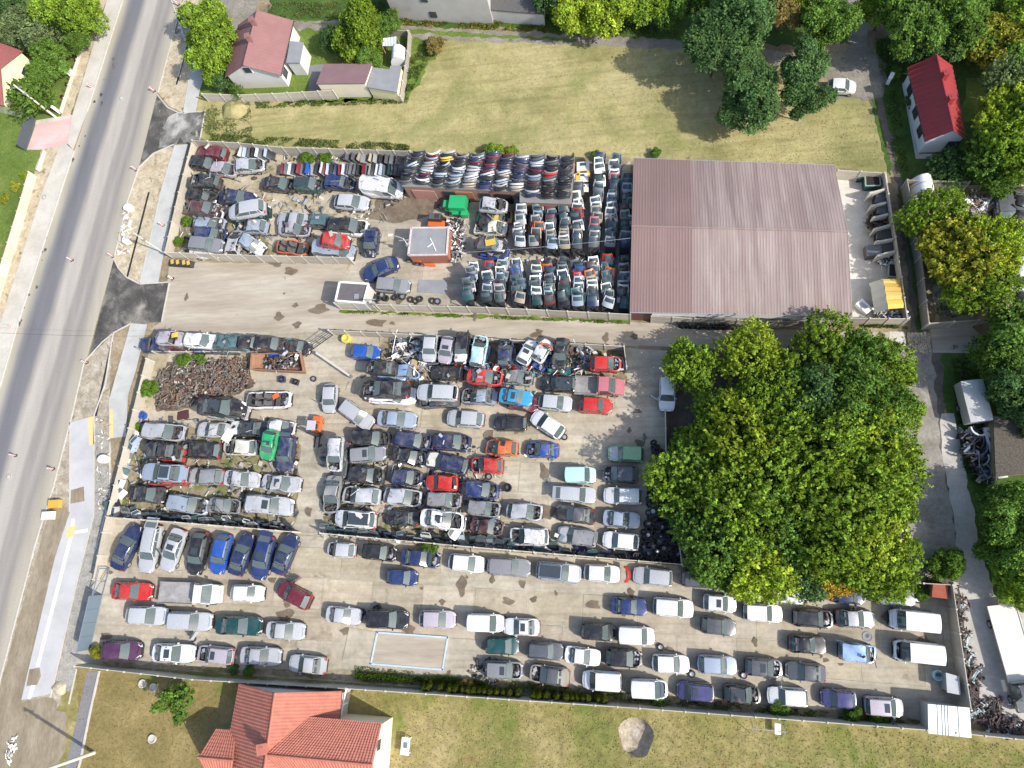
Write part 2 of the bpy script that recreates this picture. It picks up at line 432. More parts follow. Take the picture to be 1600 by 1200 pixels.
ORD = ['', 'first', 'second', 'third', 'fourth', 'fifth', 'sixth', 'seventh', 'eighth', 'ninth', 'tenth', 'eleventh', 'twelfth', 'thirteenth', 'fourteenth', 'fifteenth',
       'sixteenth', 'seventeenth', 'eighteenth', 'nineteenth', 'twentieth'] + ['twenty-' + w for w in 'first second third fourth fifth sixth seventh eighth ninth'.split()] + ['thirtieth'] + ['thirty-' + w for w in 'first second third fourth fifth sixth seventh eighth ninth'.split()]
def in_poly(x, y, poly):
    c = False; j = len(poly) - 1
    for i in range(len(poly)):
        (xi, yi), (xj, yj) = poly[i], poly[j]
        if (yi > y) != (yj > y) and x < (xj - xi) * (y - yi) / (yj - yi) + xi: c = not c
        j = i
    return c
# ------------------------------------------------------------------ ground sheets
def densify(pts, step):
    out = []
    n = len(pts)
    for i in range(n):
        a, b = pts[i], pts[(i + 1) % n]
        k = max(1, int((b - a).length / step))
        for j in range(k): out.append(a.lerp(b, j / k))
    return out

def rough_edge(pts, amp, step=.6):
    pts = densify(pts, step)
    return [p + Vector((rng.normal() * amp, rng.normal() * amp, 0)) for p in pts]

def sheet(name, px, z, mat, rough=0.0, kind='structure', parent=None, world_pts=None, hole=None):
    pts = world_pts if world_pts else [W(x, y, z) for x, y in px]
    if rough: pts = rough_edge(pts, rough)
    pts = [Vector((p.x, p.y, z)) for p in pts]
    loops = [pts]
    if hole: loops.append([Vector((p.x, p.y, z)) for p in hole])
    tris = tessellate_polygon(loops)
    pts = sum(loops, [])
    me = bpy.data.meshes.new(name)
    fs = []
    for t in tris:
        a, b, c = (pts[i] for i in t)
        fs.append(tuple(t) if (b - a).cross(c - a).z > 0 else tuple(t)[::-1])
    me.from_pydata([tuple(p) for p in pts], [], fs)
    me.materials.append(mat); me.update()
    o = link(name, me, parent)
    if kind: o['kind'] = kind
    return o

def ribbon(name, left, right, z, mat, n=40):
    """strip between two pixel polylines with UVs: u across, v along"""
    def resample(pl):
        P = [W(x, y, z) for x, y in pl]
        L = [0]
        for a, b in zip(P, P[1:]): L.append(L[-1] + (b - a).length)
        out = []
        for k in range(n + 1):
            t = L[-1] * k / n
            i = max(j for j in range(len(L)) if L[j] <= t + 1e-9); i = min(i, len(P) - 2)
            out.append(P[i].lerp(P[i + 1], (t - L[i]) / (L[i + 1] - L[i])))
        return out
    A, B = resample(left), resample(right)
    mb = MB(); uv = []
    for k in range(n):
        mb.face((A[k], A[k + 1], B[k + 1], B[k]))
        uv += [(0, k / n), (0, (k + 1) / n), (1, (k + 1) / n), (1, k / n)]
    me = mb.mesh(name, mat)
    l = me.uv_layers.new(name='UVMap')
    for i, q in enumerate(uv): l.data[i].uv = q
    # faces up
    if me.polygons[0].normal.z < 0: me.flip_normals()
    return tag(link(name, me), kind='structure')

def kerb(name, px, mat, w=.18, h=.12, z0=0.0, parent=None):
    P = [W(x, y, z0) for x, y in px]
    mb = MB()
    for a, b in zip(P, P[1:]):
        L = (b - a).length
        if L < .05: continue
        c = (a + b) / 2
        mb.box((c.x, c.y, z0 + h / 2 - .02), (L, w, h + .04), rz=math.atan2(b.y - a.y, b.x - a.x))
    return tag(mb.build(name, mat, parent), kind='structure')

PITC = W(994, 1152)
PIT = [PITC + Vector((1.5 * (1 + .07 * math.sin(3 * a) + .05 * math.sin(5 * a + 1)) * math.cos(a), 1.75 * (1 + .06 * math.sin(2 * a + 2)) * math.sin(a), 0)) for a in [k * PI / 16 for k in range(32)]]
sheet('ground', None, 0.0, M['earth'], world_pts=[Vector((-900, -900, 0)), Vector((900, -900, 0)), Vector((900, 900, 0)), Vector((-900, 900, 0))], hole=PIT)

Z = lambda k: .004 * k
sheet('meadow', [(-160, 1900), (-60, 1000), (118, 1030), (540, 1062), (1000, 1100), (1450, 1132), (2100, 1190), (2100, 1900)], Z(1), M['meadow'], hole=PIT)
sheet('field', [(300, 180), (330, 158), (640, 155), (660, 110), (690, 62), (1075, 68), (1190, 80), (1300, 145), (1362, 152), (1375, 210), (1390, 272), (1310, 262), (985, 248), (640, 240), (300, 226)], Z(1), M['field'], .25)
sheet('lawn', [(-600, -400), (300, -400), (215, -60), (168, 0), (126, 130), (30, 470), (-60, 780), (-600, 900)], Z(1), M['lawn'])
sheet('lawn', [(295, 150), (345, 60), (470, 30), (640, 45), (690, 60), (655, 120), (632, 158), (470, 160)], Z(2), M['lawn'], .15)
sheet('lawn', [(120, 1045), (540, 1075), (560, 1240), (60, 1290), (125, 1160)], Z(2), M['browngrass'])
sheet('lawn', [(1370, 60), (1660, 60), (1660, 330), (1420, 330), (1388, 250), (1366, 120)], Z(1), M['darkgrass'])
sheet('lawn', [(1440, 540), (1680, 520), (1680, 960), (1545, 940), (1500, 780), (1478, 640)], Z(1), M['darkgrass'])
sheet('lawn', [(1510, 120), (1545, 118), (1575, 150), (1560, 190), (1500, 190)], Z(2), M['lawn'], .2)
sheet('verge', [(285, 150), (330, 150), (400, 158), (640, 155), (640, 164), (400, 168), (396, 212), (470, 222), (640, 232), (640, 238), (300, 228)], Z(2), M['field'], .22)
sheet('verge', [(690, 60), (640, 40), (632, 160), (650, 130), (672, 95)], Z(3), M['lawn'], .3)
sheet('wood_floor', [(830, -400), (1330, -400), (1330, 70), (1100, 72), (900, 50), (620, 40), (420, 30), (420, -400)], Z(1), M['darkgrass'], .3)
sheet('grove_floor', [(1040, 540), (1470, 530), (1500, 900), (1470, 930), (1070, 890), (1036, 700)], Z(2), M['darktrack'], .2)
sheet('track', [(340, -40), (420, -40), (400, 10), (400, 32), (520, 32), (650, 40), (820, 52), (1080, 62), (1200, 80), (1310, 95), (1310, 130), (1180, 92), (1060, 76), (800, 66), (640, 58), (520, 46), (400, 44), (340, 50)], Z(4), M['track'], .18)
sheet('track', [(480, 36), (640, 45), (820, 57), (900, 62), (900, 65), (700, 56), (560, 44)], Z(5), M['lawn'], .12)
sheet('path', [(1322, -60), (1348, -60), (1356, 70), (1384, 100), (1384, 150), (1372, 156), (1300, 156), (1298, 90), (1330, 72)], Z(5), M['track'], .15)
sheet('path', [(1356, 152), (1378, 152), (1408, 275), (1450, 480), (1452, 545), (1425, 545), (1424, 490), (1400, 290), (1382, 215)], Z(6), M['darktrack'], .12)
for pts in ([(1361, 156), (1369, 156), (1396, 275), (1390, 275)], [(1400, 290), (1412, 300), (1440, 460), (1443, 520), (1436, 520), (1424, 420)]):
    sheet('verge', pts, Z(7), M['darkgrass'], .12)

# --- road and its edges
RL = [(205, -45), (192, 0), (136, 175), (95, 300), (30, 500), (0, 605), (-60, 830)]
RR = [(300, -45), (283, 5), (246, 145), (217, 260), (200, 313), (178, 404), (136, 560), (114, 650), (71, 800), (55, 852), (0, 1064), (-60, 1300)]
ribbon('road', RL, RR, Z(3), road_mat() if False else M['road'])
sheet('verge', [(158, -40), (180, -40), (167, 0), (111, 179), (106, 220), (96, 230), (66, 340), (0, 560), (-40, 690), (-60, 640), (-10, 480), (40, 310), (66, 232), (88, 228), (96, 178), (126, 80)], Z(3), M['sand'], .1)
sheet('pavement', [(180, -40), (205, -45), (192, 0), (136, 175), (114, 234), (105, 226), (113, 180), (167, 0)], .10, M['pavement2'])
sheet('pavement', [(94, 226), (106, 225), (116, 236), (95, 300), (30, 500), (0, 605), (-60, 800), (-60, 700), (0, 505), (66, 300)], .10, M['pavement2'])
kerb('kerb', [(192, 0), (136, 175)], M['kerb'])
kerb('kerb', [(116, 236), (95, 300), (30, 500), (0, 605)], M['kerb'])
sheet('driveway', [(58, 188), (110, 180), (136, 175), (114, 236), (104, 226), (62, 234), (42, 234)], Z(8), M['pinkpave'])
sheet('path', [(56, 188), (112, 179), (106, 186), (55, 195)], Z(9), M['pavement2'])
sheet('verge', [(283, 5), (300, -45), (330, -45), (322, 0), (300, 100), (287, 178), (265, 165), (246, 145)], Z(4), M['sand'], .08)
sheet('verge', [(217, 262), (240, 240), (270, 226), (274, 227), (252, 300), (219, 444), (199, 435), (178, 404), (200, 313)], Z(4), M['sand'], .08)
sheet('verge', [(135, 562), (175, 520), (172, 625), (172, 690), (178, 800), (150, 930), (110, 1060), (90, 1110), (30, 1200), (-10, 1290), (-60, 1300), (0, 1064), (55, 852), (84, 760), (114, 650), (132, 565)], Z(4), M['rubble'], .08)
sheet('verge', [(84, 775), (109, 800), (86, 870), (33, 1094), (40, 1120), (0, 1230), (-40, 1230), (0, 1070)], Z(5), M['brownearth'], .06)
sheet('verge', [(33, 1098), (80, 1088), (106, 1120), (100, 1180), (60, 1240), (0, 1230), (10, 1180)], Z(6), M['brownearth'], .15)
sheet('verge', [(150, 660), (172, 690), (171, 800), (150, 880), (122, 1030), (113, 1080), (85, 1080), (121, 907), (147, 804)], Z(6), M['gravel'], .06)
for pl in ([(322, -20), (299, 105), (287, 178)], [(274, 227), (252, 300), (219, 444)], [(206, 505), (172, 625), (172, 685)],
           [(284, 5), (247, 145)], [(217, 262), (200, 313), (179, 402)], [(139, 558), (132, 565), (112, 652)], [(112, 652), (84, 760), (55, 852), (0, 1064), (-20, 1140)],
           [(246, 148), (262, 168), (280, 177), (321, 174)], [(321, 174), (312, 222)], [(217, 262), (240, 240), (272, 226)], [(178, 404), (186, 420), (199, 434), (219, 444), (265, 441)], [(265, 441), (253, 503)],
           [(139, 558), (160, 535), (178, 520), (206, 505)], [(177, 521), (165, 600), (147, 650), (147, 760), (147, 804), (121, 907), (79, 1090)], [(172, 690), (172, 780), (150, 860)],
           [(292, 68), (279, 120)], [(268, 0), (292, 70)], [(110, 660), (109, 800)], [(120, 1045), (108, 1100)]):
    kerb('kerb', pl, M['kerb'], .14, .09)
# trench groove beside the inner kerb
for pl in ([(293, 70), (276, 132)], [(233, 300), (199, 433)], [(175, 535), (150, 650)]):
    P = [W(x, y, .03) for x, y in pl]
    sheet('trench', None, Z(7), M['darkopening'], world_pts=[P[0] + Vector((-.16, 0, 0)), P[0] + Vector((.1, 0, 0)), P[1] + Vector((.1, 0, 0)), P[1] + Vector((-.16, 0, 0))])
PAVES = [('pavement', [(322, -20), (346, -20), (344, 0), (325, 100), (312, 142), (306, 174), (287, 178), (299, 105)]),
         ('pavement', [(274, 227), (294, 225), (274, 300), (247, 443), (219, 444), (252, 300)]),
         ('pavement', [(206, 505), (230, 507), (212, 580), (200, 617), (197, 682), (172, 685), (172, 625)])]
for nm, pts in PAVES: sheet(nm, pts, .08, M['pavement'])
sheet('cycle_path', [(110, 660), (145, 650), (147, 700), (147, 804), (121, 907), (79, 1084), (33, 1094), (86, 870), (109, 800)], .08, M['cyclepath'])
for pts in ([(112, 811), (117, 811), (113, 840), (61, 1042), (56, 1042), (108, 840)], [(49, 1070), (55, 1071), (48, 1092), (43, 1092)], [(116, 830), (137, 826), (137, 831), (115, 834)]):
    sheet('road_marking', pts, .086, M['paintline'])
for pts in ([(104, 824), (118, 821), (116, 838), (103, 840)], [(138, 652), (145, 650), (147, 694), (139, 696)], [(172, 640), (176, 640), (177, 683), (172, 685)]):
    sheet('tactile_slab', pts, .09, M['yellowtile'])
for pts in ([(111, 766), (131, 760), (132, 783), (110, 787)], [(46, 1046), (62, 1043), (64, 1056), (58, 1070), (41, 1072)]):
    sheet('path_patch', pts, .09, M['brownearth'])
sheet('road_apron', [(246, 148), (262, 168), (280, 177), (300, 178), (321, 174), (312, 222), (275, 225), (240, 240), (217, 262)], Z(8), M['apron'])
sheet('road_apron', [(270, 176), (321, 175), (312, 222), (275, 225), (250, 232), (255, 200)], Z(9), M['apron2'], .3)
sheet('road_apron', [(178, 404), (186, 420), (199, 435), (219, 444), (265, 442), (253, 503), (205, 505), (178, 520), (139, 558)], Z(8), M['apron'])
sheet('road_apron', [(278, 18), (350, 16), (348, 24), (330, 30), (285, 60), (270, 50)], Z(9), M['apron2'])
sheet('driveway', [(136, 1050), (155, 1050), (128, 1180), (108, 1220), (96, 1220), (112, 1160)], Z(5), M['tarmac'])
kerb('kerb', [(156, 1048), (142, 1110), (126, 1190), (118, 1220)], M['kerb'], .2, .12)

# --- yards
M['weedyyard'] = ground_mat('weedy_yard', [(.3, (.15, .125, .075)), (.5, (.25, .21, .135)), (.7, (.36, .32, .235))], .5, 3, .25, [((.13, .15, .04), .6, .52, .12), ((.09, .075, .055), .5, .6, .1)], bump=.5)
sheet('access_road', [(265, 410), (545, 412), (522, 475), (760, 490), (985, 502), (1120, 512), (1400, 520), (1408, 550), (1120, 545), (975, 540), (640, 524), (513, 516), (470, 560), (235, 515), (253, 503)], Z(5), M['accessroad'], .06)
sheet('yard', [(300, 228), (640, 240), (640, 330), (900, 330), (985, 250), (985, 488), (523, 472), (545, 410), (258, 402)], Z(6), M['dirtyard'])
sheet('yard', [(540, 318), (640, 312), (800, 318), (985, 330), (985, 488), (523, 474), (548, 410), (570, 330)], Z(7), M['concrete'], .12)
sheet('yard', [(985, 300), (1310, 268), (1385, 270), (1418, 500), (1330, 500), (1000, 495)], Z(6), M['whiteyard'])
sheet('yard', [(238, 522), (513, 516), (640, 524), (975, 543), (1042, 548), (1040, 690), (1066, 882), (170, 812), (215, 640)], Z(7), M['concrete'])
sheet('yard', [(226, 668), (455, 668), (470, 700), (462, 820), (185, 808), (205, 700)], Z(8), M['weedyyard'], .2)
sheet('yard', [(530, 690), (790, 700), (780, 852), (505, 832), (505, 770)], Z(8), M['weedyyard'], .3)
sheet('yard', [(590, 530), (960, 550), (980, 600), (960, 625), (590, 615)], Z(8), M['weedyyard'], .3)
sheet('yard', [(265, 330), (420, 330), (420, 405), (262, 400)], Z(8), M['weedyyard'], .3)
sheet('yard', [(240, 552), (400, 552), (400, 600), (300, 660), (210, 660)], Z(8), M['dirtyard'], .2)
sheet('yard', [(168, 812), (1066, 884), (1480, 915), (1510, 1110), (1450, 1134), (1000, 1098), (540, 1066), (118, 1036)], Z(7), M['concrete'])
sheet('concrete_lane', [(1470, 650), (1492, 645), (1508, 740), (1535, 860), (1560, 950), (1660, 960), (1660, 1150), (1520, 1130), (1488, 915), (1495, 880), (1490, 800), (1470, 700)], Z(7), M['oldconcrete'], .08)
sheet('track', [(1400, 548), (1455, 545), (1470, 650), (1470, 700), (1490, 800), (1495, 880), (1440, 905), (1380, 890), (1400, 700)], Z(6), M['greytrack'], .15)
sheet('track', [(1404, 840), (1480, 850), (1478, 900), (1430, 912), (1390, 890)], Z(8), M['gravel'], .2)
sheet('concrete_pad', [(1453, 512), (1512, 505), (1540, 530), (1520, 552), (1458, 551)], Z(8), M['accessroad'])
sheet('concrete_pad', [(1390, 518), (1412, 518), (1418, 551), (1388, 551)], Z(8), M['whiteyard'])
sheet('yard', [(1450, 290), (1660, 290), (1660, 500), (1460, 510)], Z(5), M['dirtyard'], .1)
sheet('weedy_strip', [(530, 484), (985, 500), (985, 506), (528, 487)], Z(7), M['lawn'], .12)
sheet('weedy_strip', [(555, 1048), (760, 1060), (1400, 1118), (1440, 1126), (1440, 1135), (1000, 1098), (540, 1064), (160, 1040), (160, 1034), (380, 1046)], Z(9), M['weedyyard'], .1)

M['joint'] = ground_mat('joint_dirt', [(.3, (.13, .11, .07)), (.6, (.22, .19, .13)), (.75, (.30, .265, .20))], .5, 3, .2, [((.10, .12, .03), .6, .6, .1)])
def slabs(name, poly_px, origin, ang, nx, ny, z, skip=0.0, tint=(.86, 1.1)):
    """a paved area whose slabs are pieces: joints stay open"""
    parent = tag(empty(name, W(*origin, 0)), kind='structure')
    poly = [W(x, y, 0) for x, y in poly_px]
    def inside(p):
        c = False; j = len(poly) - 1
        for i in range(len(poly)):
            a, b = poly[i], poly[j]
            if (a.y > p.y) != (b.y > p.y) and p.x < (b.x - a.x) * (p.y - a.y) / (b.y - a.y) + a.x: c = not c
            j = i
        return c
    o = W(*origin, 0); h = heading(*origin, ang)
    ex = Vector((math.cos(h), math.sin(h), 0)); ey = Vector((-math.sin(h), math.cos(h), 0))
    var = []
    for k in range(4):
        mb = MB(); g = .045 + .015 * k
        a, b_ = nx / 2 - g, ny / 2 - g
        q = [(-a, -b_, .015), (a, -b_, .015), (a, b_, .015), (-a, b_, .015)]; e = [(-nx / 2, -ny / 2, -.02), (nx / 2, -ny / 2, -.02), (nx / 2, ny / 2, -.02), (-nx / 2, ny / 2, -.02)]
        mb.face(q)
        for i in range(4): mb.face([e[i], e[(i + 1) % 4], q[(i + 1) % 4], q[i]], 1)
        var.append(mb.mesh('slab', [M['slab'], M['joint']]))
    n = 0
    for i in range(-40, 60):
        for j in range(-14, 14):
            off = (j % 3) * nx / 3
            c = o + ex * (i * nx + off) + ey * (j * ny)
            if all(inside(c + ex * (sx * nx / 2) + ey * (sy * ny / 2)) for sx in (-1, 1) for sy in (-1, 1)) and rng.random() > skip and n < 290:
                t = rng.uniform(*tint)
                s = link('slab', var[n % 4], parent, color=(t, t * rng.uniform(.98, 1.01), t * rng.uniform(.95, 1.02)))
                s.location = (c.x - o.x, c.y - o.y, z + rng.uniform(-.004, .006)); s.rotation_euler = (rng.normal() * .0008, rng.normal() * .0008, h)
                n += 1
    return n
slabs('slab_paving', [(180, 822), (1060, 895), (1475, 925), (1500, 1100), (1440, 1118), (1000, 1082), (545, 1046), (130, 1025)], (700, 940), -3.6, 5.2, 3.0, .022, .04)
slabs('slab_paving', [(470, 560), (560, 535), (975, 552), (1035, 560), (1035, 690), (1050, 850), (700, 820), (480, 790)], (760, 650), -2.5, 4.6, 3.0, .022, .05)
slabs('slab_paving', [(600, 330), (700, 320), (720, 400), (725, 470), (550, 455), (590, 400)], (640, 420), -2, 3.0, 3.0, .022, .05)
pv = tag(empty('cobble_strip', W(1434, 536, 0)), kind='structure')
vm = []
for k in range(3):
    mb = MB(); mb.box((0, 0, .03), (.62 + .12 * k, .38, .07), top=.95); vm.append(mb.mesh('paver', M['slab']))
hc = heading(1434, 536, -82)
for i in range(8):
    for j in range(7):
        p = W(1419 + 5.2 * j + rng.normal() * .4 + i * .3, 523 + 3.6 * i + rng.normal() * .4) - W(1434, 536)
        t = rng.uniform(1.1, 1.6); link('paver', vm[(i + j) % 3], pv, (p.x, p.y, .035), hc + rng.normal() * .12, color=(t, t, t * .98)).scale = (.56, .62, 1)
# pressed-steel plates, weighbridge and stains
mb = MB(); c = W(641 + 0, 0, 0)
def plate(name, px, z, mat, label, cat, h=.05, col=None, rim=None):
    pts = [W(x, y, z) for x, y in px]
    cen = sum(pts, Vector()) / len(pts)
    mb = MB()
    mb.face([(p.x - cen.x, p.y - cen.y, h) for p in pts][::-1])
    n = len(pts)
    for i in range(n):
        a, b = pts[i] - cen, pts[(i + 1) % n] - cen
        mb.face([(a.x, a.y, 0), (b.x, b.y, 0), (b.x, b.y, h), (a.x, a.y, h)])
    o = mb.build(name, mat, None, (cen.x, cen.y, z), color=col, smooth=30)
    tag(o, label, cat)
    if rim:
        m2 = MB()
        for i in range(n):
            a, b = pts[i] - cen, pts[(i + 1) % n] - cen
            c2 = (a + b) / 2
            m2.box((c2.x, c2.y, h / 2 + .02), ((b - a).length + .1, .16, h + .06), rz=math.atan2(b.y - a.y, b.x - a.x))
        m2.build('rim', rim, o)
    return o
plate('steel_cover', [(654, 437), (700, 438), (697, 459), (652, 457)], .02, M['greyroof'], 'grey steel pit cover lying flat south of the brick hut', 'pit cover')
plate('weighbridge', [(590, 988), (700, 996), (692, 1046), (580, 1037)], .02, M['accessroad'], 'vehicle weighbridge with a pale blue steel rim in the lower yard', 'weighbridge', .09, rim=plain('pale_blue_steel', (.42, .52, .60), .6))
plate('ramp_slab', [(546, 981), (589, 987), (580, 1036), (535, 1032)], .02, M['concrete'], 'plain concrete ramp slab on the road end of the weighbridge', 'ramp', .06)
plate('ramp_slab', [(701, 997), (758, 1000), (752, 1048), (694, 1046)], .02, M['concrete'], 'plain concrete ramp slab on the far end of the weighbridge', 'ramp', .06)
for k in range(64):
    pl = (((130, 835), (1060, 900), (1470, 935), (1490, 1090), (1000, 1080), (150, 1020)), ((480, 560), (960, 560), (1030, 600), (1035, 690), (1000, 860), (700, 820), (480, 790)), ((270, 420), (1000, 505), (1000, 530), (500, 515), (270, 500)))[k % 5 if k % 5 < 3 else 0]
    while True:
        x, y = rng.uniform(130, 1490), rng.uniform(410, 1090)
        if in_poly(x, y, pl): break
    c = W(x, y); r = rng.uniform(.12, .5); q = rng.uniform(.4, 1.6)
    sheet('oil_stain', None, .060 + k * .0002, M['stain'], world_pts=[c + Vector((r * q * (1 + .35 * math.sin(3 * a + x)) * math.cos(a), r * (1 + .3 * math.sin(2 * a + y)) * math.sin(a), 0)) for a in [j * PI / 8 for j in range(16)]])
for k in range(26):
    v = rng.uniform(0, 1); x = 185 - 175 * v + rng.normal() * 4; y = 70 + 480 * v
    c = W(x, y); r = rng.uniform(.06, .22)
    sheet('road_patch', None, Z(4) + .0003 * k, M['apron'], world_pts=[c + Vector((r * (1 + .4 * math.sin(3 * a + x)) * math.cos(a), 1.5 * r * (1 + .3 * math.sin(2 * a + y)) * math.sin(a), 0)) for a in [j * PI / 6 for j in range(12)]])
zst = .074
for x, y, r, sx in ((722, 916, .8, .6), (446, 962, .7, 1.2), (850, 738, .9, .5), (454, 424, .5, 1.5), (433, 412, .4, 2), (500, 483, .5, 2.2), (770, 905, .4, .6), (483, 800, .6, .6), (765, 680, .7, .7), (1285, 868, .3, 1), (855, 800, .9, .8), (505, 625, .5, .8), (640, 985, .4, 1.5), (1180, 1003, .35, .6), (612, 330, 1.4, 2.2), (660, 320, 1.5, 2.0), (1340, 860, 1.2, 1.1), (570, 660, .5, 1.0), (590, 505, .5, 2.0)):
    c = W(x, y)
    zst = zst + .0015
    sheet('oil_stain', None, zst, M['stain'], world_pts=[c + Vector((r * sx * (1 + .35 * math.sin(3 * a + x)) * math.cos(a), r * (1 + .3 * math.sin(2 * a + y)) * math.sin(a), 0)) for a in [k * PI / 9 for k in range(18)]])

# ------------------------------------------------------------------ concrete panel fences
def panel_mesh(L, h, t=.06, boards=4):
    mb = MB()
    bh = h / boards
    for k in range(boards):
        mb.box((0, 0, bh * (k + .5)), (L - .1, t + .012 * (k % 2), bh - .025))
    return mb.mesh('panel', M['fence'])
PM = {}
def fence(name, px, h, label, zref='top', panel=2.0, post=True, mat=None, tint=1.0, boards=4, skip=()):
    """px: pixel polyline of the fence's top edge (or base); posts and panels are parts"""
    P = [W(x, y, h if zref == 'top' else 0) for x, y in px]
    P = [Vector((p.x, p.y, 0)) for p in P]
    root = empty(name, P[0], 0, label, 'fence')
    pm = MB(); pm.box((0, 0, (h + .08) / 2), (.13, .15, h + .08)); pmesh = pm.mesh('post', M['fencepost'])
    for si, (a, b) in enumerate(zip(P, P[1:])):
        L = (b - a).length; n = max(1, round(L / panel)); l = L / n
        key = (round(l, 2), h, boards, mat.name if mat else '')
        if key not in PM:
            PM[key] = panel_mesh(l, h, boards=boards)
            if mat: PM[key].materials.clear(); PM[key].materials.append(mat)
        rz = math.atan2(b.y - a.y, b.x - a.x)
        for k in range(n):
            if (si, k) in skip: continue
            c = a.lerp(b, (k + .5) / n) - P[0]
            t = tint * rng.uniform(.86, 1.12)
            link('panel', PM[key], root, c, (0, rng.normal() * .006, rz), (t, t * .99, t * .97))
        for k in range(n + (1 if si == len(P) - 2 else 0)):
            if post: link('post', pmesh, root, a.lerp(b, k / n) - P[0], (0, 0, rz))
    return root
fence('panel_fence', [(300, 219), (372, 223), (440, 230), (640, 236)], 1.8, 'weathered concrete panel fence between the dry field and the top car row')
fence('panel_fence', [(300, 219), (279, 300), (257, 394)], 1.5, 'concrete panel fence along the road pavement beside the upper yard')
fence('panel_fence', [(257, 394), (400, 399), (544, 402)], 1.9, 'concrete panel fence on the south side of the upper car yard')
fence('panel_fence', [(522, 473), (640, 477), (760, 480), (985, 491)], 1.9, 'long concrete panel fence below the stacks of tailgates')
fence('panel_fence', [(1018, 494), (1120, 499), (1290, 504)], 1.9, 'concrete panel fence in front of the white hall wall')
fence('panel_fence', [(1330, 497), (1420, 498)], 1.8, 'short concrete panel fence below the yellow shed beside the hall')
fence('panel_fence', [(1310, 266), (1382, 270)], 1.8, 'short concrete panel fence at the top of the hall yard')
fence('panel_fence', [(1383, 270), (1400, 370), (1418, 498)], 1.8, 'concrete panel fence closing the storage bays from the dirt lane')
fence('panel_fence', [(513, 516), (640, 522), (740, 528), (975, 541), (979, 572)], 1.7, 'concrete panel fence between the access road and the middle yard')
fence('panel_fence', [(238, 549), (400, 549)], 1.0, 'low concrete wall behind the rusty axle heap')
fence('panel_fence', [(228, 560), (208, 640), (178, 758), (160, 832), (145, 905)], 1.5, 'pale concrete panel fence along the cycle path')
fence('panel_fence', [(168, 808), (300, 818), (457, 831)], 1.7, 'concrete panel fence behind the upright row of road-end cars', tint=1.1)
fence('panel_fence', [(500, 833), (740, 855), (1066, 882)], 1.7, 'long thin concrete panel fence splitting the middle yard from the lower yard', tint=1.1)
fence('panel_fence', [(1040, 640), (1041, 700), (1066, 882)], 1.8, 'concrete panel fence between the yard tyres and the grove')
fence('panel_fence', [(116, 1041), (300, 1062), (540, 1076), (1000, 1107), (1450, 1141), (1680, 1164)], 2.0, 'long grey panel wall between the lower yard and the bottom meadow', tint=1.05, boards=5)
fence('panel_fence', [(1398, 909), (1489, 914), (1518, 1110)], 2.0, 'grey panel wall closing the far end of the lower yard', tint=.95, boards=5)
fence('panel_fence', [(1418, 281), (1440, 400), (1452, 505), (1530, 500)], 1.8, 'old grey fence around the overgrown plot with the yellowing trees', tint=.7)
fence('panel_fence', [(1418, 281), (1515, 284)], 1.8, 'old grey fence along the top of the overgrown plot', tint=.75)
fence('panel_fence', [(315, 146), (372, 148), (425, 146), (520, 141)], 1.6, 'concrete panel fence in front of the pink-roofed house', tint=1.1)
fence('garden_fence', [(44, 268), (26, 330), (-20, 480)], 1.3, 'white panel fence between the garden and the pavement', tint=1.2)
fence('garden_wall', [(130, 77), (97, 177)], .5, 'low pale garden wall with purple shrubs beside the verge', 'base', tint=1.2, boards=2)
fence('garden_wall', [(72, 238), (62, 268)], .5, 'short low garden wall below the pink driveway', 'base', tint=1.4, boards=2)
fence('wood_fence', [(638, 48), (636, 80), (625, 150)], 1.3, 'grey weathered garden fence beside the weeds of the dry field', tint=.8)
fence('wood_fence', [(600, 46), (636, 48)], 1.0, 'short open timber fence behind the tin lean-to', tint=.9)

# storage bays beside the hall
def bay(px0, px1, label):
    a, b = W(*px0, 1.6), W(*px1, 1.6)
    a.z = b.z = 0
    mb = MB(); L = (b - a).length
    mb.box((L / 2, 0, .8), (L, .18, 1.6)); mb.box((L * .12, 0, 1.62), (L * .2, .2, .05))
    o = mb.build('bay_wall', M['fencepost'], None, a, math.atan2(b.y - a.y, b.x - a.x))
    tag(o, label, 'wall', 'storage bay walls beside the hall')
for k, (p, q) in enumerate((((1358, 302), (1384, 295)), ((1361, 322), (1385, 316)), ((1364, 340), (1388, 334)), ((1366, 358), (1391, 351)), ((1368, 378), (1396, 373)), ((1371, 399), (1399, 392)))):
    bay(p, q, f'pale concrete wall between storage bays, {ORD[k + 1]} from the field')

# sliding gates
def gate(name, px, h, mat, label, bars=9):
    P = [W(x, y, 0) for x, y in px]
    a, b = P; L = (b - a).length; rz = math.atan2(b.y - a.y, b.x - a.x)
    r = empty(name, a, rz, label, 'gate')
    f = MB()
    f.tube([(0, 0, .1), (0, 0, h)], .05); f.tube([(L, 0, .1), (L, 0, h)], .05); f.tube([(0, 0, h), (L, 0, h)], .05); f.tube([(0, 0, .12), (L, 0, .12)], .05)
    f.build('gate_frame', mat, r)
    return r, L
r, L = gate('sliding_gate', [(161, 930), (142, 1014)], 2.0, M['bluegrey'], 'solid blue-grey sheet-metal sliding gate of the lower yard')
for k in range(4):
    mb = MB(); mb.box((L * (k + .5) / 4, 0, 1.05), (L / 4 - .02, .05, 1.8)); mb.build('sheet_panel', M['bluegrey'], r)
r, L = gate('gate_tail', [(172, 888), (161, 930)], 1.6, M['bluegrey'], 'open triangular tail frame of the sliding gate')
mb = MB(); mb.tube([(0, 0, .2), (L, 0, 1.6)], .05); mb.tube([(L * .5, 0, .2), (L * .5, 0, .9)], .04); mb.build('brace', M['bluegrey'], r)
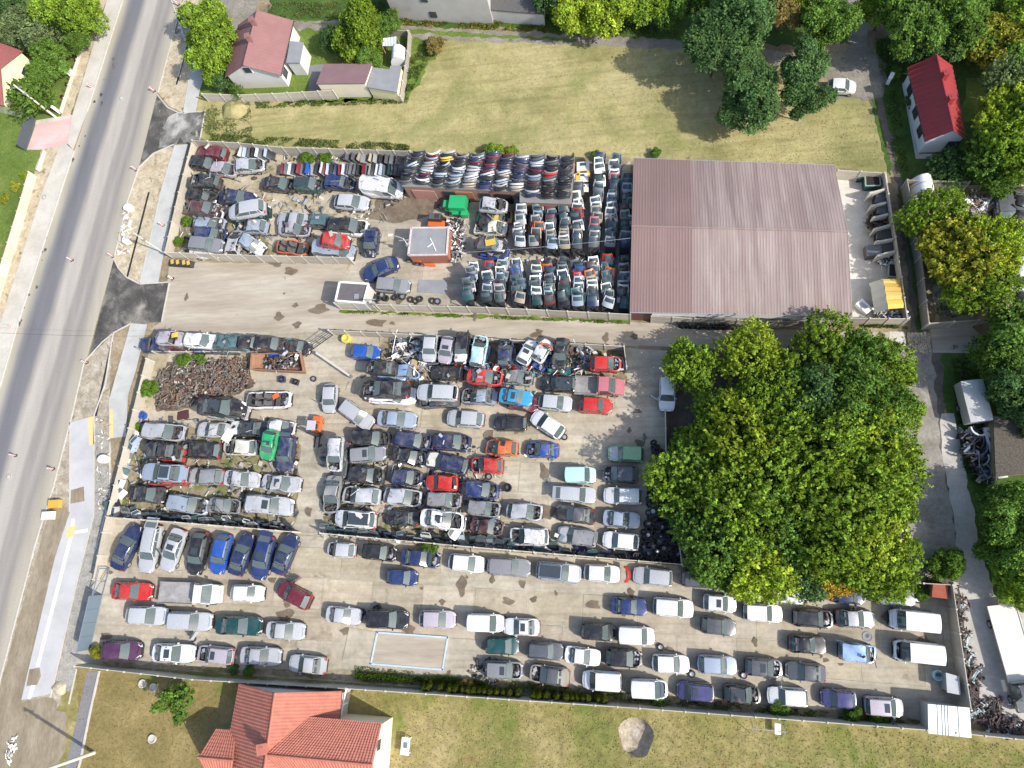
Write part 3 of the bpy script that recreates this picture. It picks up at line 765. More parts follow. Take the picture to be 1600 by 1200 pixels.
r, L = gate('driveway_gate', [(57, 188), (42, 236)], 1.6, M['anthracite'], 'dark anthracite slatted gate closing the pink driveway')
for k in range(7):
    mb = MB(); mb.box((L / 2, 0, .25 + k * .2), (L - .1, .04, .16)); mb.build('slat', M['anthracite'], r)
# ------------------------------------------------------------------ buildings
def slope_mesh(e0, e1, r1, r0, pitch, amp, org, mat, rows=1, wave=False, name='roof_slope', duty=.25, thick=.05):
    """roof plane from the eave e0-e1 up to the ridge r0-r1 with raised ribs running up the slope (or rounded tile waves with steps)"""
    L = max((e1 - e0).length, (r1 - r0).length)
    n = (e1 - e0).cross(r0 - e0)
    if n.length < 1e-6: n = (e1 - e0).cross(r1 - e0)
    n.normalize()
    if n.z < 0: n = -n
    k = max(1, round(L / pitch)); us = []
    for i in range(k):
        if wave: us += [((i + q / 4) / k, amp * (.5 - .5 * math.cos(2 * PI * q / 4))) for q in range(4)]
        else: us += [(i / k, 0), ((i + 1 - duty) / k, 0), ((i + 1 - duty * .75) / k, amp), ((i + 1 - duty * .25) / k, amp)]
    us.append((1, 0))
    mb = MB(); g = []
    for j in range(rows):
        for v, st in ((j / rows, (.035 if wave else .016) if rows > 1 else 0), ((j + 1) / rows, 0)):
            row = []
            for u, h in us:
                p = e0.lerp(e1, u).lerp(r0.lerp(r1, u), v) + n * (h + st) - org
                row.append(p)
            g.append(row)
    mb.grid(g)
    d = n * -thick
    q = [e0 - org, e1 - org, r1 - org, r0 - org]
    mb.face([p + d for p in q])
    for a, b in zip(q, q[1:] + q[:1]): mb.face([a + d, b + d, b, a])
    me = mb.mesh(name, mat)
    return me

def orient_up(me):
    bm = bmesh.new(); bm.from_mesh(me); bmesh.ops.recalc_face_normals(bm, faces=bm.faces); bm.to_mesh(me); bm.free()

def solve_z(px, target, lo, hi):
    best = min((((W(*px, z) - target).xy.length, z) for z in np.arange(lo, hi, .05)))
    return best[1]

def window_on(parent, org, a, b, u, z0, w, h, n, mat_frame=None):
    """window on the wall a-b (base points) at fraction u, outward normal n"""
    d = (b - a).normalized()
    c = a.lerp(b, u) - org
    mb = MB(); rz = math.atan2(d.y, d.x)
    mb.box((c.x + n.x * .03, c.y + n.y * .03, z0 + h / 2), (w + .16, .08, h + .16), rz=rz)
    f = mb.build('window', mat_frame or M['whitepaint'], parent)
    m2 = MB(); m2.box((c.x + n.x * .065, c.y + n.y * .065, z0 + h / 2), (w, .04, h), rz=rz)
    m2.build('pane', M['windowglass'], f)
    return f

def gable_house(name, eaves, ze, ridge, label, cat, wall, roofm, over=.3, pitch=.5, amp=.05, wave=False, rows=1, zr=None, duty=.2, roofcol=None, split=None):
    """eaves: pixels A B C D at height ze; AB and DC are the gable ends. ridge: pixels over AB and DC"""
    A, B, C, D = [W(*p, ze) for p in eaves]
    if zr is None:
        zr = .5 * (solve_z(ridge[0], (A + B) / 2, ze + .4, ze + 7) + solve_z(ridge[1], (C + D) / 2, ze + .4, ze + 7)) if ridge else ze + 2
    R0, R1 = (A + B) / 2, (C + D) / 2
    R0 = Vector((R0.x, R0.y, zr)); R1 = Vector((R1.x, R1.y, zr))
    cen = (A + B + C + D) / 4; org = Vector((cen.x, cen.y, 0))
    root = empty(name, org, 0, label, cat)
    def inset(p, q, r):   # pull corner p in from both edges
        return p + (q - p).normalized() * over + (r - p).normalized() * over
    a, b, c, d = inset(A, B, D), inset(B, A, C), inset(C, D, B), inset(D, C, A)
    mb = MB()
    zt = ze - .02
    for p, q in ((a, b), (b, c), (c, d), (d, a)):
        P, Q = p - org, q - org
        mb.face([(P.x, P.y, 0), (Q.x, Q.y, 0), (Q.x, Q.y, zt), (P.x, P.y, zt)])
    sl = (zr - ze) / ((A - B).length / 2)
    for p, q in ((a, b), (d, c)):
        P, Q = p - org, q - org; mid = (P + Q) / 2
        mb.face([(P.x, P.y, zt), (Q.x, Q.y, zt), (mid.x, mid.y, zt + sl * (P - Q).xy.length / 2)])
    mb.build('wall', wall, root)
    roofs = []
    for e0, e1 in ((A, D), (B, C)):
        n = split or 1
        for k in range(n):
            u0, u1 = k / n, (k + 1) / n
            me = slope_mesh(e0.lerp(e1, u0), e0.lerp(e1, u1), R0.lerp(R1, u1), R0.lerp(R1, u0), pitch, amp, org, roofm, rows, wave, duty=duty)
            orient_up(me)
            roofs.append(link('roof_sheet' if split else 'roof', me, root, color=(roofcol(e0 is A, (u0 + u1) / 2) if roofcol else (1, 1, 1))))
    cap = MB(); cap.tube([R0 - org + Vector((0, 0, .03)), R1 - org + Vector((0, 0, .03))], .1, n=6)
    for e0, e1 in ((A, D), (B, C)):
        gb = MB(); gb.tube([e0 - org + Vector((0, 0, -.04)), e1 - org + Vector((0, 0, -.04))], .07, n=6); gb.build('gutter', M['steel'] if split else M['darkmetal'], root)
    cap.build('ridge_cap', roofm, root, color=(roofcol(True, .5) if roofcol else (1, 1, 1)))
    return root, org, (a, b, c, d), (A, B, C, D), (R0, R1), roofs

def chimney(parent, org, p, h, mat, s=.5, capm=None):
    q = p - org
    mb = MB(); mb.box((q.x, q.y, q.z + h / 2 - .4), (s, s, h + .8), rz=.2)
    o = mb.build('chimney', mat, parent)
    m2 = MB(); m2.box((q.x, q.y, q.z + h + .04), (s + .14, s + .14, .08), rz=.2)
    m2.box((q.x, q.y, q.z + h + .09), (s * .5, s * .5, .04), rz=.2)
    m2.build('chimney_cap', capm or mat, o)
    return o

def outn(a, b, cen):
    d = (b - a).normalized(); n = Vector((d.y, -d.x, 0))
    return n if (a - cen).dot(n) > 0 else -n

# hall: long steel shed with forty-eight roof sheets
def hallcol(first, u):
    old = u > .30
    t = rng.uniform(.94, 1.06)
    base = (.225, .165, .150) if old else (.195, .128, .116)
    if old and rng.random() < .35: base = (.25, .187, .170)
    return tuple(c * t for c in base)
def hall_mat():
    m, nt, b = _nt('hall_roof_sheet')
    oi = nt.nodes.new('ShaderNodeObjectInfo')
    p = _pos(nt)
    st = _noise(nt, 1.0, 6, .6, _pos(nt, (1.6, .14, .3)))
    sx = nt.nodes.new('ShaderNodeSeparateXYZ'); nt.links.new(p, sx.inputs[0])
    x0 = W(1090, 350, 4).x
    fade = _ramp(nt, _math(nt, 'MULTIPLY', _math(nt, 'SUBTRACT', sx.outputs[0], x0 - .5), 1.0), [(0, (0, 0, 0)), (.9, (1, 1, 1))])
    f = _mix(nt, 1.0, _ramp(nt, st, [(.44, (0, 0, 0)), (.72, (.55,) * 3)]), fade, 'MULTIPLY')
    c = _mix(nt, f, oi.outputs['Color'], (.40, .335, .30))
    g = _ramp(nt, _noise(nt, .16, 4, .6, p), [(.3, (.92,) * 3), (.7, (1.08,) * 3)])
    c = _mix(nt, 1.0, c, g, 'MULTIPLY')
    nt.links.new(c, b.inputs['Base Color']); b.inputs['Roughness'].default_value = .6
    return m
M['hallroof'] = hall_mat()
hroot, horg, hw, hE, hR, _r = gable_house('storage_hall', [(984, 488), (990, 247), (1304, 258), (1332, 495)], 3.1, [(986.5, 354), (1329, 363)],
    'big storage hall with a low brown ribbed sheet roof', 'hall', M['whitewall'], M['hallroof'], over=.35, pitch=.25, amp=.014, duty=.35, roofcol=hallcol, split=24, rows=2)
# white wall strips and a brown door on its south side
a, d = hw[0], hw[3]
n = outn(a, d, horg)
mb = MB(); dd = (d - a).normalized(); rz = math.atan2(dd.y, dd.x)
q = a.lerp(d, .05) - horg + n * .05
mb.box((q.x, q.y, 1.45), (2.6, .1, 2.9), rz=rz); mb.build('door', plain('brown_door', (.13, .05, .04), .6), hroot)
for k in range(5):
    q = a.lerp(d, .2 + k * .17) - horg + n * .04
    mb = MB(); mb.box((q.x, q.y, 2.55), (2.4, .06, .35), rz=rz); mb.build('window_band', M['windowglass'], hroot)

e0, e1 = hE[0].lerp(hE[3], .105), hE[0].lerp(hE[3], .90)
mb = MB(); c = (e0 + e1) / 2 - horg + n * .02; mb.box((c.x, c.y, 2.66), ((e1 - e0).length, .05, .62), rz=rz); mb.build('white_fascia', M['whitepaint'], hroot)  # white board added under the eave, standing in for the sunlit wall
# pink-roofed house
hr, ho, hwl, hE1, hRr, rf = gable_house('family_house', [(351, 121.5), (439, 118), (459, 32), (372.5, 39)], 2.5, [(379, 103.5), (402.5, 15)],
    'white house with a pinkish brown gable roof beside the road trees', 'house', M['whitewall'], M['pinkroof'], pitch=.4, amp=.025)
chimney(rf[0], ho, hRr[0].lerp(hRr[1], .42) + Vector((.1, .2, 0)), .8, M['pinkroof'])
chimney(rf[0], ho, hRr[0].lerp(hRr[1], .72) + Vector((.1, .2, 0)), .8, M['pinkroof'])
window_on(hr, ho, hwl[0], hwl[1], .46, 2.9, .9, .9, outn(hwl[0], hwl[1], ho))
window_on(hr, ho, hwl[1], hwl[2], .12, .9, 1.1, 1.1, outn(hwl[1], hwl[2], ho))
# flat-roofed annex of that house
def flat_block(name, top_px, h, label, cat, wall, roofm, rim=None, over=.12, parent=None, rimh=.12, rim_t=.18):
    P = [W(*p, h) for p in top_px]; cen = sum(P, Vector()) / len(P); org = Vector((cen.x, cen.y, 0))
    root = empty(name, org, 0, label, cat) if parent is None else parent
    if parent is not None: org = Vector(parent.location)
    I = [p + (cen - p).normalized() * over for p in P]
    mb = MB()
    for a, b in zip(I, I[1:] + I[:1]):
        A, B = a - org, b - org
        mb.face([(A.x, A.y, 0), (B.x, B.y, 0), (B.x, B.y, h - .14), (A.x, A.y, h - .14)])
    mb.build('wall', wall, root)
    m2 = MB(); Q = [p - org for p in P]
    m2.face([(q.x, q.y, h) for q in Q]); m2.face([(q.x, q.y, h - .14) for q in Q][::-1])
    for a, b in zip(Q, Q[1:] + Q[:1]): m2.face([(a.x, a.y, h - .14), (b.x, b.y, h - .14), (b.x, b.y, h), (a.x, a.y, h)])
    me = m2.mesh('roof', roofm); orient_up(me)
    ro = link('roof', me, root)
    if rim:
        m3 = MB()
        for a, b in zip(Q, Q[1:] + Q[:1]):
            c = (a + b) / 2
            m3.box((c.x, c.y, h + rimh / 2 - .03), ((b - a).length, rim_t, rimh + .06), rz=math.atan2(b.y - a.y, b.x - a.x))
        m3.build('roof_rim', rim, ro)
    return root, org, I, ro
flat_block('annex', [(447, 98), (468, 98), (474, 66), (453, 64)], 2.4, '', '', M['whitewall'], M['greyroof'], parent=hr)
for k, (zx, zy) in enumerate(((0, 0),)):
    pass
# shed row behind it
sh, so, si, sro = flat_block('garden_shed', [(494, 131), (570, 130), (581, 99.5), (506.5, 99.5)], 2.6, 'long shed with a maroon felt roof and pale block wall', 'shed', M['creamwall'], M['maroonroof'])
flat_block('lean_to_shed', [(573, 136), (620, 144), (627, 103), (610, 102.5), (608.5, 108.5), (582, 105)], 2.1, 'low grey felt-roofed shed joined to the maroon shed', 'shed', M['yellowwall'], M['greyroof'])
mb = MB(); p0 = W(482, 142); p1 = W(512, 142); p2 = W(505, 105); p3 = W(485, 103)
sheet('courtyard', [(482, 144), (516, 146), (506, 100), (484, 102)], Z(9), M['tarmac'])
def tunnel(name, px_axis, w, h, label, mat, cat='shelter', seg=10):
    a, b = W(*px_axis[0]), W(*px_axis[1]); L = (b - a).length; rz = math.atan2(b.y - a.y, b.x - a.x)
    mb = MB(); rows = []
    for i in range(seg + 1):
        t = PI * i / seg
        rows.append([(x, -w / 2 * math.cos(t), h * math.sin(t) ** .8) for x in (0, L / 3, 2 * L / 3, L)])
    mb.grid(rows)
    for x in (0, L): mb.face([(x, -w / 2 * math.cos(PI * i / seg), h * math.sin(PI * i / seg) ** .8) for i in range(seg + 1)])
    me = mb.mesh(name, mat, smooth=40)
    o = link(name, me, None, a, rz); tag(o, label, cat)
    m2 = MB()
    for x in (.02, L / 2, L - .02): m2.tube([(x, -w / 2 * math.cos(PI * i / seg) * 1.01, h * math.sin(PI * i / seg) ** .8 + .02) for i in range(seg + 1)], .03, n=4, cap=False)
    m2.build('hoop', M['steel'], o)
    return o
tunnel('tarp_tunnel', [(626, 106), (627, 86)], 1.9, 1.9, 'small white tarpaulin tunnel beside the grey felt shed', M['whiteplastic'])
tunnel('tarp_tunnel', [(1434, 287), (1438, 312)], 2.1, 2.0, 'white tarpaulin tunnel inside the old grey fence corner', M['whiteplastic'])
# tin lean-to
P = [W(597, 72, 1.7), W(619, 72, 1.7), W(619, 57, 2.0), W(598, 60, 2.0)]
r0 = empty('tin_shelter', Vector((P[0].x, P[0].y, 0)), 0, 'open tin-roofed shelter in the garden of the pink-roofed house', 'shelter')
me = slope_mesh(P[0], P[1], P[2], P[3], .2, .04, Vector((P[0].x, P[0].y, 0)), plain('tin_sheet', (.52, .56, .60), .35, .4), wave=True); orient_up(me); link('roof', me, r0)
for p in P:
    q = p - Vector((P[0].x, P[0].y, 0)); mb = MB(); mb.tube([(q.x, q.y, 0), (q.x, q.y, q.z - .02)], .06); mb.build('post', M['wood'], r0)
# red-roofed house on the far side
hr, ho, hwl, hE1, hRr, rf = gable_house('family_house', [(1446, 221), (1511, 219), (1487.5, 102.5), (1417.5, 105)], 2.5, [(1492.5, 206), (1464.5, 85)],
    'white house with a dark red sheet roof below the yellow trees', 'house', M['bluewall'], M['redroof'], pitch=.55, amp=.05, duty=.3)
chimney(rf[1], ho, hRr[0].lerp(hRr[1], .38) + Vector((.2, 0, 0)), .7, M['redroof'])
chimney(rf[1], ho, hRr[0].lerp(hRr[1], .70) + Vector((.2, 0, 0)), .7, M['redroof'])
for u in (.2, .47, .8): window_on(hr, ho, hwl[0], hwl[3], u, .9, .9, 1.0, outn(hwl[0], hwl[3], ho), M['darkmetal'])
window_on(hr, ho, hwl[0], hwl[1], .85, .2, 1.0, 1.6, outn(hwl[0], hwl[1], ho), M['darkmetal'])
sheet('path', [(1409, 130), (1417, 128), (1436, 240), (1502, 241), (1502, 248), (1431, 248)], Z(5), M['pavement2'])
# orange-tiled house: main gable, east wing, west porch
hr, ho, hwl, hE1, hRr, rf = gable_house('tiled_house', [(374, 1068), (534, 1080), (519, 1262), (340, 1250)], 2.8, [(427, 1083), (394, 1240)],
    'large house with an orange tiled roof below the parking yard', 'house', M['greywall'], M['tile'], over=.35, pitch=.30, amp=.048, wave=True, rows=22)
zr_main = hRr[0].z
def wing(e_n0, e_n1, zeave, depth_dir, width, zr, eave2=None):
    pass
# east wing: ridge runs east, same ridge height a little lower
ee = 4.1; zrw = zr_main + .1
A = W(603, 1130, ee); T = W(582, 1195, zrw)
d_e = (hE1[1] - hE1[0]).normalized(); d_e.z = 0
half = abs((A - T).dot(Vector((-d_e.y, d_e.x, 0))))
rdir = (hRr[1] - hRr[0]).normalized(); gx = hRr[0] - T; _n0 = Vector((-d_e.y, d_e.x, 0)); r0 = hRr[0] - rdir * (gx.dot(_n0) / rdir.dot(_n0)); r0.z = zrw
L = (T - r0).dot(d_e)
nrm = Vector((-d_e.y, d_e.x, 0))
if (A - T).dot(nrm) < 0: nrm = -nrm
R0 = Vector((r0.x, r0.y, zrw)); R1 = R0 + d_e * L; R1.z = zrw
En0 = R0 + nrm * half; En1 = R1 + nrm * half; Es0 = R0 - nrm * half; Es1 = R1 - nrm * half
for p in (En0, En1, Es0, Es1): p.z = ee
# the slope meets the main roof along a valley: start the eave where the main eave is
vx = (hE1[0] - hE1[1]).xy.length / 2 * (zr_main - ee) / (zr_main - 2.8)
En0v = En0 + d_e * max(0, vx - .15); Es0v = Es0 + d_e * max(0, vx - .15)
for e0, e1 in ((En0v, En1), (Es0v, Es1)):
    me = slope_mesh(e0, e1, R1, R0, .30, .048, ho, M['tile'], 16, True); orient_up(me); link('roof', me, hr)
mb = MB(); mb.tube([R0 - ho + Vector((0, 0, .06)), R1 - ho + Vector((0, 0, .06))], .12); mb.build('ridge_cap', M['tile'], hr)
mb = MB()
I1, I2, I3, I4 = En1 - d_e * .35 - nrm * .35 - ho, Es1 - d_e * .35 + nrm * .35 - ho, En0v - nrm * .35 - ho, Es0v + nrm * .35 - ho
zt = ee - .03
mb.face([(I1.x, I1.y, 0), (I2.x, I2.y, 0), (I2.x, I2.y, zt), (I1.x, I1.y, zt)])
mm = (I1 + I2) / 2; mb.face([(I1.x, I1.y, zt), (I2.x, I2.y, zt), (mm.x, mm.y, zrw - .3)])
mb.face([(I1.x, I1.y, 0), (I3.x, I3.y, 0), (I3.x, I3.y, zt), (I1.x, I1.y, zt)]); mb.face([(I2.x, I2.y, 0), (I4.x, I4.y, 0), (I4.x, I4.y, zt), (I2.x, I2.y, zt)])
mb.build('gable_wall', M['creamwall'], hr)
window_on(hr, ho, I1 + ho, I2 + ho, .3, 3.2, .9, 1.0, d_e)
# west porch
pr0 = hRr[0].lerp(hRr[1], .62); zp = 4.3
wl = (hE1[1] - hE1[0]).xy.length
pW = hE1[0].lerp(hE1[3], .62)
c0 = pW + d_e * 1.6; c0.z = zp; c1 = pW - d_e * 1.9; c1.z = zp
hw2 = 2.1
for s in (1, -1):
    e0 = c0 + nrm * hw2 * s - d_e * .9; e1 = c1 + nrm * hw2 * s + d_e * .5; e0.z = e1.z = 2.75
    me = slope_mesh(e0, e1, c1, c0, .30, .048, ho, M['tile'], 8, True); orient_up(me); link('roof', me, hr)
mb = MB(); mb.tube([c0 - ho + Vector((0, 0, .06)), c1 - ho + Vector((0, 0, .06))], .12); mb.build('ridge_cap', M['tile'], hr)
f0 = c1 + nrm * (hw2 - .3) + d_e * .8 - ho; f1 = c1 - nrm * (hw2 - .3) + d_e * .8 - ho
mb = MB(); mb.face([(f0.x, f0.y, 0), (f1.x, f1.y, 0), (f1.x, f1.y, 2.75), (f0.x, f0.y, 2.75)])
mm = (f0 + f1) / 2; mb.face([(f0.x, f0.y, 2.75), (f1.x, f1.y, 2.75), (mm.x, mm.y, zp - .2)])
for f in (f0, f1):
    g = f + d_e * 2.5; mb.face([(f.x, f.y, 0), (g.x, g.y, 0), (g.x, g.y, 2.7), (f.x, f.y, 2.7)])
mb.build('porch_wall', M['greywall'], hr)
q = W(415, 1168, zr_main - .2); chimney(rf[0], ho, Vector((q.x, q.y, zr_main - .5)), 1.0, M['tile'], .8)
# glazed balcony corner and junk beside the house
P = [W(538, 1073), W(550, 1073), W(541, 1120), W(531, 1120)]
b0 = empty('balcony', P[0], 0, 'narrow terrace with pale rails on the east side of the tiled house', 'terrace')
mb = MB(); Q = [p - P[0] for p in P]; mb.face([(q.x, q.y, .5) for q in Q][::-1])
for a_, b_ in zip(Q, Q[1:] + Q[:1]): mb.face([(a_.x, a_.y, 0), (b_.x, b_.y, 0), (b_.x, b_.y, .5), (a_.x, a_.y, .5)])
mb.build('floor_slab', M['greywall'], b0)
for u in (0, .5, 1):
    q = Q[1].lerp(Q[2], u); mb = MB(); mb.box((q.x, q.y, 1.0), (.12, .12, 1.1)); mb.build('rail_post', M['whitepaint'], b0)
mb = MB(); mb.tube([Q[1] + Vector((0, 0, 1.5)), Q[2] + Vector((0, 0, 1.5))], .06); mb.build('rail', M['whitepaint'], b0)
# left-edge house, top-centre block
hr, ho, hwl, hE1, hRr, rf = gable_house('family_house', [(6, 166), (36, 80), (-70, 40), (-108, 140)], 2.9, None, 'pale yellow house with a dull red roof half hidden by trees', 'house', M['yellowwall'], plain('dull_red_roof', (.30, .10, .085), .6, var=.1), pitch=.4, amp=.03, zr=4.8)
window_on(hr, ho, hwl[0], hwl[1], .25, .8, 1.1, 1.2, outn(hwl[0], hwl[1], ho)); window_on(hr, ho, hwl[0], hwl[1], .75, .8, 1.1, 1.2, outn(hwl[0], hwl[1], ho))
b0, bo, bi, br = flat_block('concrete_house', [(592, -24), (758, -16), (758, -140), (600, -140)], 5.5, 'tall bare grey concrete building behind the yellow flowers', 'building', M['greywall'], M['greyroof'])
for u, z0 in ((.42, .8), (.38, 3.2)): window_on(b0, bo, bi[0], bi[1], u, z0, .7, .7, outn(bi[0], bi[1], bo), M['darkmetal'])
flat_block('low_outbuilding', [(765, 15), (850, 22), (850, -20), (770, -20)], 2.0, 'low concrete outbuilding with a dark roof joined to the tall grey building', 'building', M['greywall'], M['darkroof'])

# workshop with bumpers on its roof
ws, wo, wi, wr_ = flat_block('workshop', [(628, 291), (812, 300), (812, 316), (893, 319), (898, 243), (637, 238)], 2.7, 'low brick workshop whose flat roof is covered with bumpers', 'workshop', M['darkbrick'], M['flatroof'])
na = outn(wi[0], wi[1], wo)
dd = (wi[1] - wi[0]).normalized(); rz = math.atan2(dd.y, dd.x)
for u, w, h, z0, mt in ((.16, 2.6, 2.0, 0, plain('pink_shutter', (.42, .22, .18), .7)), (.38, 1.2, 1.0, 1.0, M['windowglass']), (.52, 2.0, 2.1, 0, M['brick']), (.7, 1.2, 1.0, 1.0, M['windowglass']), (.86, 1.8, 2.0, 0, M['darkopening'])):
    q = wi[0].lerp(wi[1], u) - wo + na * .04
    mb = MB(); mb.box((q.x, q.y, z0 + h / 2), (w, .1, h), rz=rz); mb.build('door' if z0 == 0 else 'window', mt, ws)
# brick hut with parapet, guard hut
bh, bo, bi, br = flat_block('brick_hut', [(638, 399), (698, 398), (701, 356), (643, 356.5)], 2.3, 'small brick hut with a grey felt roof and pale parapet', 'hut', M['brick'], M['greyroof'], rim=plain('pale_parapet', (.52, .45, .43), .8, var=.2), over=.02)
for a_, b_ in (((672, 372), (676, 380)), ((676, 380), (668, 386)), ((676, 380), (681, 392))):
    mb = MB(); A_, B_ = W(*a_, 2.33) - bo, W(*b_, 2.33) - bo; mb.tube([A_, B_], .05, n=4); mb.build('roof_patch', M['whitepaint'], br)
gh, go, gi, gr = flat_block('guard_hut', [(524.5, 470), (568, 473.5), (576, 444), (531, 441)], 2.5, 'small guard hut with a flat dark roof and white rim at the yard entrance', 'hut', M['greywall'], plain('purple_grey_felt', (.115, .10, .105), .8, var=.15), rim=M['whiteplastic'], over=.05)
mb = MB(); q = W(557, 463, 2.52) - go; mb.box((q.x, q.y, 2.53), (.5, .55, .06)); mb.build('roof_hatch', M['steel'], gr)
# white flat sheds, steel box, sheds in the overgrown plot
wsd, wo, wi, wro = flat_block('white_shed', [(1451, 1146), (1518, 1153), (1515, 1106), (1450, 1100)], 2.0, 'bright white flat-roofed shed standing across the bottom wall', 'shed', M['greywall'], M['whiteplastic'])
Pq = [W(*p, 2.0) - wo for p in ((1451, 1146), (1518, 1153), (1515, 1106), (1450, 1100))]
for u in (.22, .33, .40, .47, .72):
    mb = MB(); a_, b_ = Pq[3].lerp(Pq[2], u), Pq[0].lerp(Pq[1], u); mb.tube([a_ + Vector((0, 0, .01)), b_ + Vector((0, 0, .01))], .035, n=4); mb.build('roof_seam', M['steel'], wro)
flat_block('steel_box', [(1480, 1082), (1501, 1086), (1499, 1057), (1478, 1051)], 1.5, 'grey steel container against the far wall of the lower yard', 'container', M['steel'], plain('grey_lid', (.36, .37, .38), .5))
flat_block('red_container', [(1456, 933), (1482, 936), (1481, 914), (1458, 912)], 1.6, 'rusty red container in the corner beside the panel wall', 'container', M['rustplate'], plain('rusty_red_lid', (.26, .065, .03), .7, var=.2))
gable_house('old_barn', [(1538, 490), (1587, 493), (1572, 428), (1522, 430)], 2.3, [(1566, 482), (1556, 425)], 'old brown barn with a dark corrugated slope under the yellowing trees', 'barn', M['wood'], plain('brown_grey_sheet', (.24, .20, .16), .8, var=.2), pitch=.3, amp=.05, wave=True, zr=3.8)
gable_house('old_barn', [(1484, 376), (1545, 374), (1540, 336), (1482, 344)], 2.2, None, 'small dark-roofed shed behind the orange-yellow tree', 'barn', M['wood'], M['darkroof'], pitch=.25, amp=.04, wave=True, zr=3.2)
# timber stack with dark weathered boards on the far side
flat_block('board_shed', [(1556, 745), (1660, 735), (1660, 648), (1552, 650)], 2.0, 'low shed roofed with dark weathered boards beside the bumper heap', 'shed', M['wood'], plain('dark_boards', (.085, .075, .06), .95, var=.6, scale=6))
# canopy of yellow tarpaulins beside the hall
can = empty('tarp_shed', W(1390, 468), 0, 'tarpaulin shed with four stained yellow roof sheets beside the hall', 'shed')
co = Vector(can.location)
segs = [((1378, 436), (1406, 435)), ((1381, 443), (1408, 443)), ((1383, 455), (1411, 455)), ((1385, 469), (1413, 468)), ((1388, 483), (1415, 481))]
cols = [(.50, .36, .10), (.46, .30, .07), (.52, .37, .10), (.58, .41, .08)]
for k in range(4):
    (a0, b0_), (a1, b1) = segs[k], segs[k + 1]
    A0, B0, A1, B1 = W(*a0, 2.3), W(*b0_, 1.6), W(*a1, 2.3), W(*b1, 1.6)
    me = slope_mesh(B0 * .98 + B1 * .02, B1 * .98 + B0 * .02, A1 * .98 + A0 * .02, A0 * .98 + A1 * .02, .6, .05, co, M['any'], wave=True); orient_up(me)
    link('tarp_panel', me, can, color=cols[k])
    W0, W1 = A0 + Vector((-.9, 0, -.9)), A1 + Vector((-.9, 0, -.9))
    me = slope_mesh(W0, W1, A1, A0, .6, .05, co, M['any'], wave=True); orient_up(me)
    link('side_panel', me, can, color=(.62, .58, .46))
for p in (segs[0][0], segs[0][1], segs[4][0], segs[4][1]):
    q = W(*p, 1.6) - co; mb = MB(); mb.tube([(q.x, q.y, 0), (q.x, q.y, 1.6)], .05); mb.build('post', M['steel'], can)
# ------------------------------------------------------------------ vehicles
#          L    W     H    belt  xc   xrf   xrr   xrb   zhood znose zdeck
KIND = {
    'h': (4.00, 1.74, 1.47, .93, .95, .30, -1.35, -1.78, .90, .72, .95, 'hatchback'),
    'c': (3.60, 1.64, 1.50, .93, .95, .40, -1.20, -1.62, .90, .74, .95, 'small hatchback'),
    's': (4.55, 1.78, 1.43, .92, .95, .20, -.95, -1.62, .88, .70, .96, 'saloon'),
    'e': (4.70, 1.80, 1.48, .92, 1.05, .38, -1.95, -2.25, .89, .71, .93, 'estate car'),
    'm': (4.35, 1.80, 1.63, 1.00, 1.25, .55, -1.75, -2.03, .98, .78, 1.0, 'people carrier'),
    'u': (4.60, 1.86, 1.72, 1.08, 1.10, .48, -1.90, -2.18, 1.06, .90, 1.05, 'off-roader'),
    'v': (4.25, 1.80, 1.83, 1.05, 1.25, .65, -2.00, -2.08, 1.02, .82, 1.05, 'small van'),
    'V': (5.30, 2.02, 2.25, 1.20, 1.85, 1.30, -2.52, -2.60, 1.15, .92, 1.2, 'panel van'),
    'k': (4.30, 1.74, 1.33, .86, .80, .10, -1.00, -1.72, .82, .64, .90, 'coupe'),
    'p': (4.90, 1.78, 1.62, 1.02, 1.30, .70, -.45, -.62, .98, .80, .95, 'pickup'),
}
def sm(a, b, x):
    t = min(1, max(0, (x - a) / (b - a))); return t * t * (3 - 2 * t)
PROTO = {}
